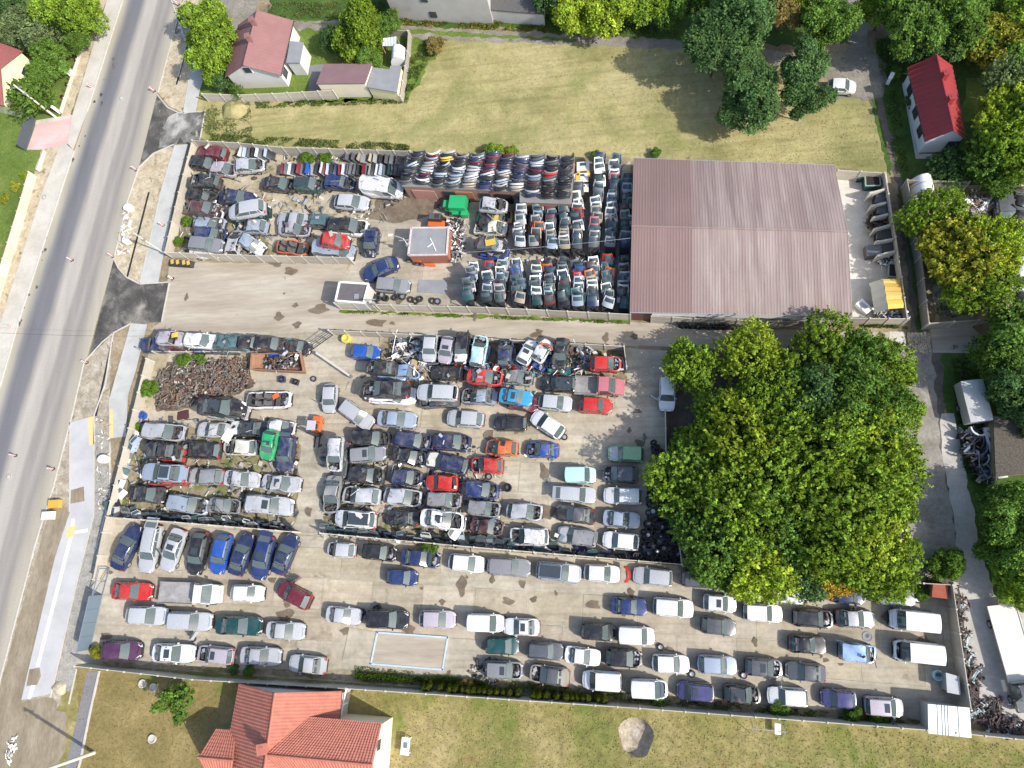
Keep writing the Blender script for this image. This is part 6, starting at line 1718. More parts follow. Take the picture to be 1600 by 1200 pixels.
# skip with scrap
def scrap_stuff(name, poly_px, n, zlo, zhi, mats, label, size=(.15, .6), parent=None, org=None, cat='scrap heap', z0=0):
    mb = MB()
    for x, y in scatter(poly_px, n):
        p = W(x, y, rng.uniform(zlo, zhi))
        if org is not None: p = p - org
        m = int(rng.integers(0, len(mats))); q = Matrix.Rotation(rng.normal() * .6, 3, 'X') @ Matrix.Rotation(rng.normal() * .6, 3, 'Y')
        if rng.random() < .55: mb.box(p, (rng.uniform(*size), rng.uniform(size[0] * .5, size[1] * .6), rng.uniform(.03, .2)), m, rng.uniform(0, 3), tilt=q)
        else:
            d = Vector((rng.normal(), rng.normal(), rng.normal() * .3)).normalized() * rng.uniform(*size)
            mb.tube([p - d, p + d * .3 + Vector((0, 0, .08)), p + d], rng.uniform(.02, .045), m, 4)
    o = mb.build(name, mats, parent)
    o['kind'] = 'stuff'
    if parent is None: tag(o, label)
    return o
SK = [W(*p, 1.2) for p in ((392, 552), (470, 550), (476, 581), (390, 577))]
so = sum(SK, Vector()) / 4; so.z = 0
sk = empty('skip', so, 0, 'large rusty orange skip full of scrap metal beside the axle heap', 'skip')
mb = MB(); Q = [p - so for p in SK]
I = [q * .93 for q in Q]
for a_, b_, c_, d_ in zip(Q, Q[1:] + Q[:1], I, I[1:] + I[:1]):
    mb.face([(a_.x * .9, a_.y * .95, .1), (b_.x * .9, b_.y * .95, .1), (b_.x, b_.y, 1.2), (a_.x, a_.y, 1.2)])
    mb.face([(a_.x, a_.y, 1.2), (b_.x, b_.y, 1.2), (d_.x, d_.y, 1.2), (c_.x, c_.y, 1.2)])
    mb.face([(c_.x, c_.y, 1.2), (d_.x, d_.y, 1.2), (d_.x * .92, d_.y * .95, .3), (c_.x * .92, c_.y * .95, .3)])
mb.face([(q.x * .9, q.y * .95, .32) for q in I][::-1])
mb.build('shell', M['rustplate'], sk, smooth=20)
mb = MB(); g0, g1 = Q[0].lerp(Q[3], .02), Q[0].lerp(Q[1], .26); g2 = Q[3].lerp(Q[2], .24); g3 = Q[3]
mb.face([(g.x * .97, g.y * .92, 1.05 if k in (0, 3) else .5) for k, g in enumerate((g0, g3, g2, g1))]); mb.build('end_ramp', M['rustplate'], sk)
scrap_stuff('scrap', [(415, 558), (464, 554), (467, 576), (410, 576)], 150, .6, 1.25, [M['darkmetal'], M['lightmetal'], M['rust'], M['engine']], '', parent=sk, org=so)
scrap_stuff('axle_bits', apoly, 420, .05, .55, [M['rust'], M['darkmetal'], M['engine'], M['fencepost']], 'small rusty bits among the heaped axles', (.12, .5))
scrap_stuff('scrap_heap', [(698, 345), (722, 342), (728, 372), (720, 404), (704, 408), (700, 380)], 420, .05, .9, [M['lightmetal'], M['lightmetal'], M['rust'], M['engine'], M['whitepaint'], M['darkmetal']], 'tangled heap of mixed scrap metal beside the brick hut')
scrap_stuff('junk_heap', [(612, 535), (655, 522), (668, 545), (664, 580), (650, 592), (640, 570), (618, 565)], 120, .1, .9, [M['whitepaint'], M['black'], plain('cardboard', (.40, .29, .17), .9), M['steel'], M['bluegrey'], M['whiteplastic']], 'heap of boards, cardboard and car trim beside the blue hatchback', (.4, 1.5))
scrap_stuff('scrap_heap', [(880, 540), (925, 540), (920, 575), (895, 585), (905, 560)], 90, .1, 1.0, [M['black'], M['steel'], M['rust'], M['whitepaint'], M['bluegrey']], 'mixed car parts piled behind the red car on the white wreck', (.3, 1.0))
scrap_stuff('scrap_heap', [(700, 560), (880, 572), (905, 585), (890, 590), (700, 575)], 150, .1, .8, [M['black'], M['steel'], M['darkmetal'], M['whitepaint'], plain('red_scrap', (.35, .03, .03), .5), plain('teal_scrap', (.05, .22, .22), .5)], 'loose car parts between the two upper rows of the middle yard', (.3, .9))
scrap_stuff('scrap_heap', [(1372, 474), (1388, 474), (1388, 486), (1418, 484), (1420, 498), (1366, 498), (1362, 446), (1372, 446)], 330, .1, .8, [M['whitepaint'], M['black'], M['lightmetal'], M['darkmetal']], 'small white and black parts filling the cage beside the tarpaulin shed', (.15, .45))
scrap_stuff('scrap_heap', [(1512, 310), (1545, 304), (1560, 318), (1540, 330), (1515, 332), (1500, 322)], 200, .1, .8, [M['lightmetal'], M['wood'], M['whitepaint'], M['rust']], 'pale heap of offcuts in the overgrown plot', (.2, .9))
scrap_stuff('scrap_heap', [(1500, 672), (1535, 665), (1555, 700), (1560, 745), (1545, 760), (1520, 730), (1503, 700)], 170, .1, .9, [M['black'], M['black'], M['darkmetal'], M['steel'], M['bluegrey']], 'dark heap of car trim on the grass beside the board shed', (.3, 1.1))
for i, (x, y, a, c) in enumerate(((1518, 683, 20, 'bk'), (1527, 690, 70, 'bk'), (1532, 702, 40, 'dg'), (1522, 708, 10, 'bk'), (1540, 716, 60, 'sv'), (1530, 722, 30, 'nv'), (1538, 738, 80, 'dg'), (1546, 748, 65, 'sb'), (1512, 696, 100, 'bk'), (1526, 672, -30, 'wh'))):
    p = W(x, y, .9); o = link('bumper', BM[i % 3], None, (p.x, p.y, .5 + rng.uniform(0, .4)), (R(rng.uniform(-20, 40)), R(rng.normal() * 20), R(a)), color=COLS[c][0])
    tag(o, f"{COLS[c][1]} bumper on the dark trim heap by the board shed, {ORD[i + 1]} from the trailer", 'bumper', 'bumpers on the trim heap')
mb = MB(); rows = [[(x, y, .5 + .10 * (1 - (y / .42) ** 2)) for y in (-.42, -.2, .2, .42)] for x in (-2.3, -1, 1, 2.3)]; mb.grid(rows); mb.box((0, 0, .3), (4.6, .7, .35))
lb = mb.build('lorry_bumper', M['any'], None, W(1551, 708, .5), heading(1551, 708, -73), color=(.55, .57, .58), smooth=30)
tag(lb, 'long pale lorry bumper lying against the board shed', 'bumper')
for dx in (-.25, .25, 1.9): m2 = MB(); m2.box((dx - .9, 0, .62), (.4, .45, .03)); m2.build('lamp_opening', M['black'], lb)
scrap_stuff('scrap_heap', [(1362, 336), (1392, 332), (1394, 350), (1380, 352), (1358, 360), (1352, 345)], 140, .05, .8, [M['black'], M['darkmetal'], M['rust']], 'black tangle of hoses spilling out of a storage bay', (.2, .6))
scrap_stuff('scrap_heap', [(1370, 400), (1396, 398), (1398, 412), (1376, 416)], 110, .05, .6, [M['whitepaint'], M['black'], M['lightmetal']], 'white and black round parts in the last storage bay', (.15, .4))
scrap_stuff('rubble', [(195, 318), (210, 360), (200, 400), (184, 395), (190, 350)], 60, .02, .2, [M['kerb'], M['wood'], M['whitepaint']], 'broken kerb stones in the trench beside the road', (.2, .6))
scrap_stuff('rubble', [(8, 1170), (24, 1150), (28, 1165), (12, 1196)], 26, .05, .2, [M['whitepaint'], M['kerb']], 'white rubble on the verge at the bottom corner', (.2, .5))
scrap_stuff('rubble', [(150, 655), (172, 655), (172, 800), (152, 800)], 90, .02, .16, [M['kerb'], M['whitepaint'], M['wood']], 'loose stones on the gravel strip beside the cycle path', (.1, .3))
mb = MB(); mb.lathe([(.50, 0), (.56, .3), (.52, .62), (.38, .66), (.30, .55), (0, .5)], 9); o = mb.build('bulk_bag', M['any'], None, W(543, 531), .4, color=(.55, .48, .10)); tag(o, 'yellow bulk bag among the litter at the entrance fence', 'bag')
# boxes and bins in the bays
for x, y, w, d, h, c, lab, nm in ((1364, 281, 1.5, 1.3, 1.1, 'tg', 'dark green open crate at the field end of the bays', 'crate'), (1379, 309, 1.3, 1.2, 1.2, 'bk', 'black lidded bin in the first storage bay', 'bin'), (1381, 325, 1.3, 1.2, 1.2, 'bk', 'black lidded bin in the second storage bay', 'bin'),
                                  (1384, 366, 1.7, 1.1, 1.0, 'bk', 'black bin in the fourth storage bay', 'bin'), (1387, 386, 1.7, 1.1, 1.0, 'bk', 'black bin in the fifth storage bay', 'bin'), (1366, 390, 1.4, 1.2, 1.1, 'dg', 'dark grey bin standing out in front of the fifth bay', 'bin'), (1397, 422, 1.0, 1.5, .7, 'gy', 'grey basket tub above the yellow tarpaulin shed', 'tub'),
                                  (1346, 275, .7, .6, .8, 'tg', 'small dark green bin beside the fence at the field end', 'bin')):
    p = W(x, y, h); r = empty(nm, (p.x, p.y, 0), heading(x, y, rng.uniform(-6, 6)), lab, nm)
    mb = MB(); mb.box((0, 0, h * .45), (w * .96, d * .96, h * .9), top=1.03); mb.build('body', M['mattany'], r, color=COLS[c][0])
    if nm == 'bin' : mb = MB(); mb.box((0, 0, h * .94), (w, d, .08), top=.94); mb.build('bin_lid', M['any'], r, color=tuple(.035 + v for v in COLS[c][0]))
    else:
        mb = MB()
        for s in (1, -1): mb.box((0, s * d * .46, h * .93), (w, d * .09, .08)); mb.box((s * w * .46, 0, h * .93 + .002), (w * .09, d * .83, .08))
        mb.build('rim', M['any'], r, color=(.25, .32, .27)); mb = MB(); mb.box((0, 0, h * .9 + .012), (w * .8, d * .8, .02)); mb.build('contents', M['darkopening'], r)
p = W(1350, 479, .5); r = empty('white_cabinet', (p.x, p.y, 0), R(38), 'white cabinet lying on the pale yard beside the hall', 'cabinet')
mb = MB(); mb.box((0, 0, .3), (.8, 1.4, .6)); mb.build('body', M['whiteplastic'], r); mb = MB(); mb.box((0, .1, .605), (.4, .8, .02)); mb.build('panel', M['steel'], r)
# tub and small things in the yards
for x, y, lab, c in ((462, 597, 'black crate beside the rusty skip', 'bk'), (441, 593, 'navy box of parts below the rusty skip', 'nv'), (1465, 1055, 'pale blue drum near the steel container', 'ic'), (223, 649, 'blue plastic tub beside the road fence', 'bl'), (566, 958, 'black engine block above the silver saloon', 'bk'), (590, 950, 'black engine block above the black off-roader', 'bk'), (855, 752, 'flat grey board on the open concrete', 'gy'), (793, 762, 'dark bent door behind the blue hatchback', 'bk'), (1357, 995, 'grey round lid beside the light blue van', 'gy')):
    p = W(x, y, .3); r = empty('crate' if 'crate' in lab or 'box' in lab else lab.split()[1] if len(lab.split()[1]) > 3 else 'tub', (p.x, p.y, 0), rng.uniform(0, 3), lab, 'yard clutter')
    h = .08 if 'board' in lab or 'lid' in lab else .5
    mb = MB(); mb.lathe([(0, 0), (.42, 0), (.45, h), (.36, h), (.34, h * .6), (0, h * .55)], 4 if 'crate' in lab or 'box' in lab or 'board' in lab or 'block' in lab else 12); mb.build('body', M['any'], r, color=COLS[c][0], smooth=30)
    mb = MB(); mb.box((.05, .03, h * .7), (.3, .22, h * .3 + .02)); mb.build('contents', M['engine'], r)

# single pieces lying on or between the wrecks
def lying(mesh, name, px, py, z, rot, col, label, cat, glass=None):
    p = W(px, py, z); o = link(name, mesh, None, p, tuple(R(v) for v in rot), color=COLS[col][0]); o.scale = (.55,) * 3 if col in ('or', 'yl') and name == 'car_bonnet' else (1, 1, 1); tag(o, label, cat); return o
lying(BM[2], 'bumper', 978, 897, .55, (-40, 0, 90), 'rd', 'red bumper standing at the nose of the white hatchback below the thin fence', 'bumper')
lying(BM[0], 'bumper', 854, 546, 2.85, (0, 10, 150), 'or', 'orange bumper on the roof of the dented white hatchback', 'bumper')
lying(BN, 'car_bonnet', 580, 623, .8, (50, 0, 2), 'wh', 'white bonnet leaning on the side of the long black saloon', 'bonnet')
lying(BN, 'car_bonnet', 628, 628, .6, (38, 0, -4), 'wh', 'white bonnet lying in front of the silver estate by the black saloon', 'bonnet')
lying(BN, 'car_bonnet', 273, 527, 2.75, (4, 0, 8), 'yl', 'yellow body piece lying on the pinkish car in the entrance pile', 'bonnet')
lying(BN, 'car_bonnet', 432, 622, 1.0, (5, 0, 30), 'or', 'orange piece lying inside the roofless white estate', 'bonnet')
lying(BN, 'car_bonnet', 380, 648, .5, (20, 0, 60), 'gy', 'grey bonnet leaning at the nose of the black saloon wreck', 'bonnet')
lying(BN, 'car_bonnet', 286, 655, .12, (0, 0, 10), 'br', 'flat rust-brown sheet on the ground below the axle heap', 'metal sheet')
lying(BN, 'car_bonnet', 362, 684, .9, (10, 0, 60), 'cr', 'cream bonnet sticking out above the dented cream hatchback', 'bonnet')
for x_, y_, c_, l_ in ((767, 383, 'go', 'orange yellow panel lying on the blue wreck by the tailgates'), (700, 800, 'cr', 'cream door frame piece beside the white saloon wreck'), (716, 838, 'cr', 'second cream frame piece leaning on the thin fence'), (760, 1015, 'dg', 'dark trim strip beside the dark green people carrier')):
    o = link('door_shell', DM, None, W(x_, y_, .5 if x_ != 767 else 2.78), (R(-60 if x_ != 767 else -86), 0, R(rng.uniform(-30, 60) if x_ != 767 else 8)), color=COLS[c_][0]); tag(o, l_, 'car door')
flat_block('red_shed', [(1123, 573), (1143, 577), (1141, 560), (1121, 556)], 1.7, 'small dark red roofed shed between the first trees of the grove', 'shed', M['darkbrick'], plain('dark_red_sheet', (.16, .03, .03), .6))
mb = MB(); mb.box((0, 0, .25), (3.2, .8, .45), top=.85)
for dx in (-1.0, -.3, .5, 1.1): mb.box((dx, .05, .5), (.35, .5, .14), 1, .4)
o = mb.build('tarp_bundle', [M['black'], plain('yellow_bits', (.5, .36, .08), .7)], None, W(285, 413), heading(285, 413, -4)); tag(o, 'black bundle with yellow bits at the foot of the upper yard fence', 'bundle')
# ------------------------------------------------------------------ machines
def machine(name, px, py, deg, label, cat, parts, wheels=(), z=.8):
    p = W(px, py, z); r = empty(name, (p.x, p.y, 0), heading(px, py, deg), label, cat)
    for nm, c, d, col, kw in parts:
        mb = MB()
        if nm == 'lift_arm' or nm == 'arm': mb.tube(c, d)
        elif kw.get('bev'):
            b = kw['bev']; mb.grid([[(c[0] + x, c[1] + y * k, c[2] + z_) for y in (-d[1] / 2, -d[1] / 2 + b, d[1] / 2 - b, d[1] / 2)] for x, k in ((-d[0] / 2, 1), (d[0] / 2, 1)) for z_ in (d[2] / 2,)])
            mb.box((c[0], c[1], c[2] - .04), (d[0], d[1], d[2]), top=.96)
        else: mb.box(c, d, top=kw.get('top', 1.0))
        mb.build(nm, M[kw.get('m', 'any')], r, color=COLS[col][0] if isinstance(col, str) else col)
    for x, y, rad in wheels:
        o = link('wheel', PROTO['wheel',], r, (x, y, rad)); o.scale = (rad / .325,) * 3
    return r
machine('forage_machine', 713, 323, -2, 'bright green sheet-metal farm machine in front of the workshop', 'farm machine',
        [('body', (.3, .1, 1.1), (1.9, 1.6, 1.4), 'gn', dict(top=.95)), ('front_hood', (-1.0, .05, .95), (.7, .8, .9), 'gn', {}), ('rear_box', (1.1, -.85, .8), (.75, .6, .7), 'gn', {}), ('side_step', (.2, -.8, .7), (1.2, .25, .3), 'gn', {}), ('engine_block', (-1.5, .0, .7), (.5, .7, .7), 'bk', dict(m='engine')), ('arm', [(-1.3, -.5, .9), (-.5, -.75, 1.1), (.3, -.7, 1.0)], .05, 'gn', {})],
        ((-1.9, .2, .4), (1.0, .95, .4), (-.6, -.75, .35)))
machine('skid_loader', 683, 347, -3, 'orange and black skid loader parked at the back of the brick hut', 'loader',
        [('body', (0, -.3, .7), (1.8, .7, .8), 'or', {}), ('cab', (-.1, .25, 1.1), (1.6, .8, 1.2), 'bk', dict(top=.86)), ('cab_roof', (-.05, .25, 1.74), (1.3, .7, .08), 'dg', {}), ('roof_grille', (.2, .25, 1.80), (.5, .5, .05), 'bk', dict(m='black')), ('bucket', (1.2, -.1, .4), (.5, 1.3, .5), 'rd', dict(m='rust')), ('lift_arm', [(-.8, -.5, 1.1), (.2, -.62, .9), (1.1, -.4, .5)], .07, 'or', {})],
        ((-.5, .66, .35), (.5, .66, .35), (-.5, -.66, .35), (.5, -.66, .35)))
machine('forklift', 494, 667, 262, 'orange forklift with a pale roof in the middle lane', 'forklift',
        [('body', (-.2, 0, .65), (1.5, .95, .7), 'or', dict(top=.9)), ('seat', (0, 0, 1.1), (.5, .5, .4), 'bk', dict(m='black')), ('overhead_guard', (.05, 0, 2.0), (1.0, .95, .07), 'sv', {}), ('mast', (.85, 0, 1.1), (.14, .8, 2.0), 'bk', dict(m='darkmetal')), ('counterweight', (-.95, 0, .6), (.4, .95, .7), 'or', dict(top=.85))] +
        [('guard_post', (x, y, 1.5), (.07, .07, 1.0), 'bk', dict(m='darkmetal')) for x in (-.4, .5) for y in (-.42, .42)] + [('fork', (1.5, y, .1), (1.2, .12, .05), 'bk', dict(m='darkmetal')) for y in (-.25, .25)],
        ((.5, .45, .28), (.5, -.45, .28), (-.7, .4, .25), (-.7, -.4, .25)))
machine('cultivator', 652, 405, -5, 'small orange cultivator beside the blue door of the brick hut', 'garden machine',
        [('body', (0, 0, .6), (.8, .5, .5), 'or', {}), ('engine_cover', (0, .1, .95), (.5, .4, .25), 'cr', {}), ('tine_bar', (1.2, -.35, .3), (1.6, .25, .2), 'or', {}), ('arm', [(-.2, 0, .8), (-.7, .3, 1.0)], .04, 'bk', {})],
        ((-.1, -.4, .3), (.5, -.4, .3), (-1.1, -.1, .35)))

# ------------------------------------------------------------------ poles, gates, small street furniture
def pole(px, py, h, label, r0=.16, r1=.10, arm=None, name='utility_pole', lean=(0, 0), mat=None):
    b = W(px, py); r = empty(name, b, 0, label, 'pole')
    mb = MB(); mb.tube([(0, 0, 0), (lean[0], lean[1], h)], r0, n=8, r2=r1); mb.build('shaft', mat or M['polem'], r)
    mb = MB(); mb.box((lean[0], lean[1], h - .5), (1.2, .1, .1)); mb.build('crossarm', M['steel'], r); mb = MB(); mb.box((lean[0], lean[1], h - 1.6), (.3, .3, .35)); mb.build('fuse_box', M['steel'], r)
    if arm:
        mb = MB(); mb.tube([(lean[0], lean[1], h - .1), (lean[0] + arm[0] * .6, lean[1] + arm[1] * .6, h + .25), (lean[0] + arm[0], lean[1] + arm[1], h + .25)], .04); mb.build('arm', M['steel'], r)
        mb = MB(); mb.box((lean[0] + arm[0], lean[1] + arm[1], h + .22), (.5, .22, .12)); mb.build('lamp_head', M['whitepaint'], r)
    return r
pole(259, 397, 5.6, 'pale slim pole at the fence corner beside the road pavement', .09, .07)
pole(87, 183, 6.5, 'pale concrete pole beside the dark shrubs at the pink driveway', .15, .10)
pole(105, 36, 7.5, 'weathered wooden pole among the garden trees at the top of the road', .16, .11, mat=M['wood'])
pole(147, 1176, 8.0, 'thick pale concrete pole at the bottom of the road verge', .2, .13)
pole(648, 398, 4.2, 'slim lamp post with a bent arm on the corner of the brick hut', .06, .05, (-1.3, .35), 'lamp_post')
pole(596, 486, 4.0, 'slim steel pole beside the guard hut fence', .04, .03, name='lamp_post')
p0, p1 = W(648, 398, 4.1), W(985, 372, 4.8)
p0 += Vector((0, 0, 0)); cb = MB(); cb.tube([p0.lerp(p1, t) - Vector((0, 0, .5 * 4 * t * (1 - t))) for t in np.linspace(0, 1, 9)], .018, n=3)
tag(cb.build('overhead_cable', M['steel']), 'thin overhead cable from the hut lamp to the hall', 'cable')
p0, p1 = W(0, 520, 6.5), W(230, 525, 6.0); cb = MB(); cb.tube([p0.lerp(p1, t) - Vector((0, 0, .4 * 4 * t * (1 - t))) for t in np.linspace(-.4, 1.1, 9)], .015, n=3)
tag(cb.build('overhead_cable', M['darkmetal']), 'thin dark overhead cable crossing the road by the entrance', 'cable')
# entrance gate leaves
P0, P1 = W(482, 552), W(521, 524); L = (P1 - P0).length
g = empty('entrance_gate', P0, math.atan2(P1.y - P0.y, P1.x - P0.x), 'open barred steel gate leaf at the middle yard entrance', 'gate')
for z in (.15, .6, 1.05, 1.5): mb = MB(); mb.tube([(0, 0, z), (L, 0, z)], .035, n=5); mb.build('bar', M['darkmetal'], g)
for k in range(5): mb = MB(); mb.tube([(L * k / 4, 0, .1), (L * k / 4, 0, 1.55)], .03, n=5); mb.build('upright', M['darkmetal'], g)
P0, P1 = W(494, 551, 1.0), W(545, 586, 1.0); P0.z = P1.z = 0; L = (P1 - P0).length
g = empty('barrier', P0, math.atan2(P1.y - P0.y, P1.x - P0.x), 'long pale barrier beam beside the middle yard entrance', 'barrier')
mb = MB(); mb.box((L / 2, 0, 1.0), (L, .22, .2)); mb.build('beam', M['fencepost'], g)
for u, m in ((.03, M['steel']), (.97, M['bluegrey'])): mb = MB(); mb.box((L * u, 0, .45), (.3, .35, .9)); mb.build('pedestal', m, g)
# red-white beacons on the road works
def beacon(px, py, where, a):
    b = W(px, py); r = empty('traffic_beacon', b, R(a), f'red and white road-works beacon {where}', 'beacon', 'road-works beacons'); r.scale = (.8, .8, .8)
    mb = MB(); mb.box((0, 0, .06), (.55, .35, .12), top=.8); mb.build('base', M['black'], r)
    mb = MB(); mb.box((0, 0, .62), (.28, .05, 1.0)); bd = mb.build('board', M['whitepaint'], r)
    for k in range(3): mb = MB(); mb.box((0, 0, .30 + k * .32), (.285, .06, .15)); mb.build('stripe', M['redpaint'], bd)
for x, y, w, a in ((279, 8, 'at the top edge of the road', 20), (144, 138, 'on the far pavement above the pink driveway', 10), (241, 143, 'at the corner of the upper asphalt apron', 20), (213, 266, 'below the upper asphalt apron', 15), (256, 353, 'on the new pavement beside the upper yard', 30), (113, 407, 'in the middle of the road', 20), (177, 401, 'at the tip of the lower asphalt apron', 20), (270, 436, 'at the inner corner of the lower asphalt apron', 40), (18, 512, 'on the far pavement opposite the entrance', 10), (25, 712, 'in the road below the wire crossing', 15), (84, 733, 'against the kerb near the start of the cycle path', 25), (136, 567, 'at the bend of the kerb below the entrance', 20)):
    beacon(x, y, w, a)
for x, y, lab, s in ((204, 327, 'white bulk bag on the trench earth beside the road', 1.0), (166, 718, 'white bulk bag on the gravel strip by the cycle path', 1.1), (200, 378, 'pale crumpled sack among the kerb rubble', .9)):
    p = W(x, y); mb = MB(); mb.lathe([(.50, 0), (.56, .3), (.52, .62), (.38, .66), (.30, .55), (0, .5)], 9)
    o = mb.mesh('bulk_bag', M['whiteplastic'], 50, .05, int(x)); q = link('bulk_bag', o, None, p, rng.uniform(0, 3)); q.scale = (s, s * .85, s); tag(q, lab, 'bag')
for x, y, c, lab in ((90, 788, 'go', 'yellow-wrapped pallet of stones on the verge'), (80, 806, 'wh', 'white-wrapped pallet of stones on the verge')):
    p = W(x, y); r = empty('pallet', p, heading(x, y, 4), lab, 'pallet'); mb = MB(); mb.box((0, 0, .07), (1.3, .9, .14)); mb.build('deck', M['wood'], r); mb = MB(); mb.box((0, 0, .4), (1.35, .9, .5), top=.96); mb.build('load', M['any'], r, color=tuple(v * .95 for v in COLS[c][0]))
for x, y, lab in ((190, 153, 'pale round manhole cover in the upper road'), (14, 745, 'pale round manhole cover low in the road'), (69, 308, 'round manhole cover at the edge of the far pavement')):
    p = W(x, y, .02 if x != 69 else .11); mb = MB(); mb.lathe([(.36, 0), (.36, .02), (.30, .03), (.0, .03)], 16); o = mb.build('manhole_cover', M['kerb'], None, p, smooth=30); tag(o, lab, 'manhole cover')
    m2 = MB(); m2.lathe([(.30, .028), (.30, .036), (.26, .036), (.26, .028)], 16); m2.build('ring', M['darkmetal'], o)
for x, y, a, lab in ((114, 117, 30, 'small white box on the garden wall beside the purple shrubs'), (92, 175, -35, 'white cabinet at the end of the garden wall by the driveway'), (152, 46, 20, 'white round bin lid at the edge of the far pavement'), (1388, 128, 60, 'white gate cabinet beside the red-roofed house lane'), (1458, 82, 0, 'white box at the gable of the red-roofed house')):
    p = W(x, y); r = empty('utility_cabinet', p, R(a), lab, 'cabinet'); mb = MB(); mb.box((0, 0, .5), (.75, .35, 1.0)); mb.build('body', M['whiteplastic'], r); mb = MB(); mb.box((0, 0, 1.02), (.8, .4, .05)); mb.build('cap', M['whitepaint'], r)
p = W(637, 1163); r = empty('garden_table', p, heading(637, 1163, 84), 'white garden table standing on the meadow beside the tiled house', 'table')
mb = MB(); mb.box((0, 0, .72), (1.5, .8, .06)); mb.build('table_top', M['whiteplastic'], r); mb = MB(); mb.box((.1, 0, .76), (.5, .4, .03)); mb.build('tray', M['bluegrey'], r)
for s in (1, -1):
    for q in (1, -1): mb = MB(); mb.box((s * .65, q * .3, .35), (.07, .07, .7)); mb.build('leg', M['whitepaint'], r)
# swing frame on the meadow
p = W(1200, 1135); r = empty('swing_frame', p, heading(1200, 1135, -6), 'thin metal frame with a pale seat below the long bottom wall', 'swing')
for s in (-1.5, 1.2):
    mb = MB(); mb.tube([(s, -.7, 0), (s, 0, 1.6), (s, .7, 0)], .035, n=5); mb.build('leg', M['steel'], r)
mb = MB(); mb.tube([(-1.5, 0, 1.6), (1.2, 0, 1.6)], .035, n=5); mb.build('top_bar', M['steel'], r); mb = MB(); mb.box((.7, 0, .6), (.5, .9, .06)); mb.build('seat', M['whiteplastic'], r)
# concrete rings on the worn lawn
for x, y, lab in ((239, 1154, 'pale concrete ring lying alone on the worn lawn'), (224, 1068, 'pale concrete ring half in the tree shade'), (241, 1074, 'mossy concrete ring beside the small tree')):
    p = W(x, y, .0); mb = MB(); mb.lathe([(.42, 0), (.42, .22), (.32, .22), (.30, .12), (0, .1)], 16); o = mb.build('concrete_ring', M['kerb'], None, p, smooth=40); tag(o, lab, 'ring')
# heaps and the dug pit (a low ring of soil)
def mound(name, px, py, r, h, mat, squash=1.0, hole=0.0, seed=0):
    p = W(px, py); mb = MB(); rr = random.Random(seed); ph = [rr.uniform(0, 6) for _ in range(4)]; rows = []
    prof = [(1.0, -.02), (.85, .25), (.65, .7), (.4, .95), (0.02, 1.0)] if not hole else [(1.0, -.02), (.9, .55), (.80, 1.0), (.70, .7), (.62, .12), (.3, .06), (.02, .05)]
    for rad, z in prof:
        rows.append([(r * rad * (1 + .1 * math.sin(3 * a + ph[0]) + .06 * math.sin(5 * a + ph[1])) * math.cos(a), squash * r * rad * (1 + .1 * math.sin(2 * a + ph[2])) * math.sin(a), h * z * (1 + .05 * math.sin(4 * a + ph[3]))) for a in [2 * PI * k / 28 for k in range(29)]])
    mb.grid(rows); me = mb.mesh(name, mat, 70); orient_up(me); return tag(link(name, me, None, (p.x, p.y, 0)), kind='structure')
mb = MB(); rows = []
for k, (sc, z) in enumerate(((1.0, .006), (.97, -.25), (.90, -.65), (.6, -.8), (.02, -.82))): rows.append([(p - PITC) * sc + Vector((-.12 * k if k > 1 else 0, 0, z + (.35 * max(0, -(p - PITC).x * .6) if k in (1, 2, 3) else 0) * (.8 if k > 1 else .4))) for p in PIT + PIT[:1]])
mb.grid(rows); me = mb.mesh('pit', M['rubble'], 60); orient_up(me); tag(link('pit', me, None, PITC), kind='structure')
mound('sand_heap', 366, 172, 1.8, .8, M['field'], .8, 0, 4)
mound('rubble_heap', 93, 1075, .9, .35, M['sand'], .8, 0, 6)
# loose parts lying between the wrecks (too small to pick apart)
CLUT = [M['black'], M['darkmetal'], M['engine'], M['steel'], M['bluegrey'], M['fencepost'], M['black'], M['greyroof'], M['lightmetal']]
for poly_, n_, lab in (([(215, 650), (462, 655), (468, 815), (188, 806)], 420, 'small car parts strewn between the road-end wrecks'), ([(500, 690), (790, 700), (782, 850), (505, 830)], 520, 'small car parts strewn between the central wrecks'),
                       ([(590, 535), (960, 550), (975, 618), (590, 612)], 330, 'small car parts strewn between the upper central wrecks'), ([(300, 232), (640, 245), (630, 300), (560, 400), (265, 398)], 420, 'small car parts strewn in the upper yard'),
                       ([(500, 828), (1060, 870), (1060, 878), (500, 838)], 160, 'trim pieces along the thin fence'), ([(190, 800), (458, 820), (458, 828), (190, 808)], 120, 'trim pieces along the road-end fence'),
                       ([(740, 1030), (780, 1030), (775, 1070), (735, 1060)], 40, 'slats and trim by the ramp slab'), ([(800, 405), (985, 398), (985, 410), (800, 414)], 60, 'trim between the two tailgate blocks')):
    scrap_stuff('loose_parts', poly_, int(n_ * 1.5), .04, .30, CLUT, lab, (.14, .75))
mb = MB()
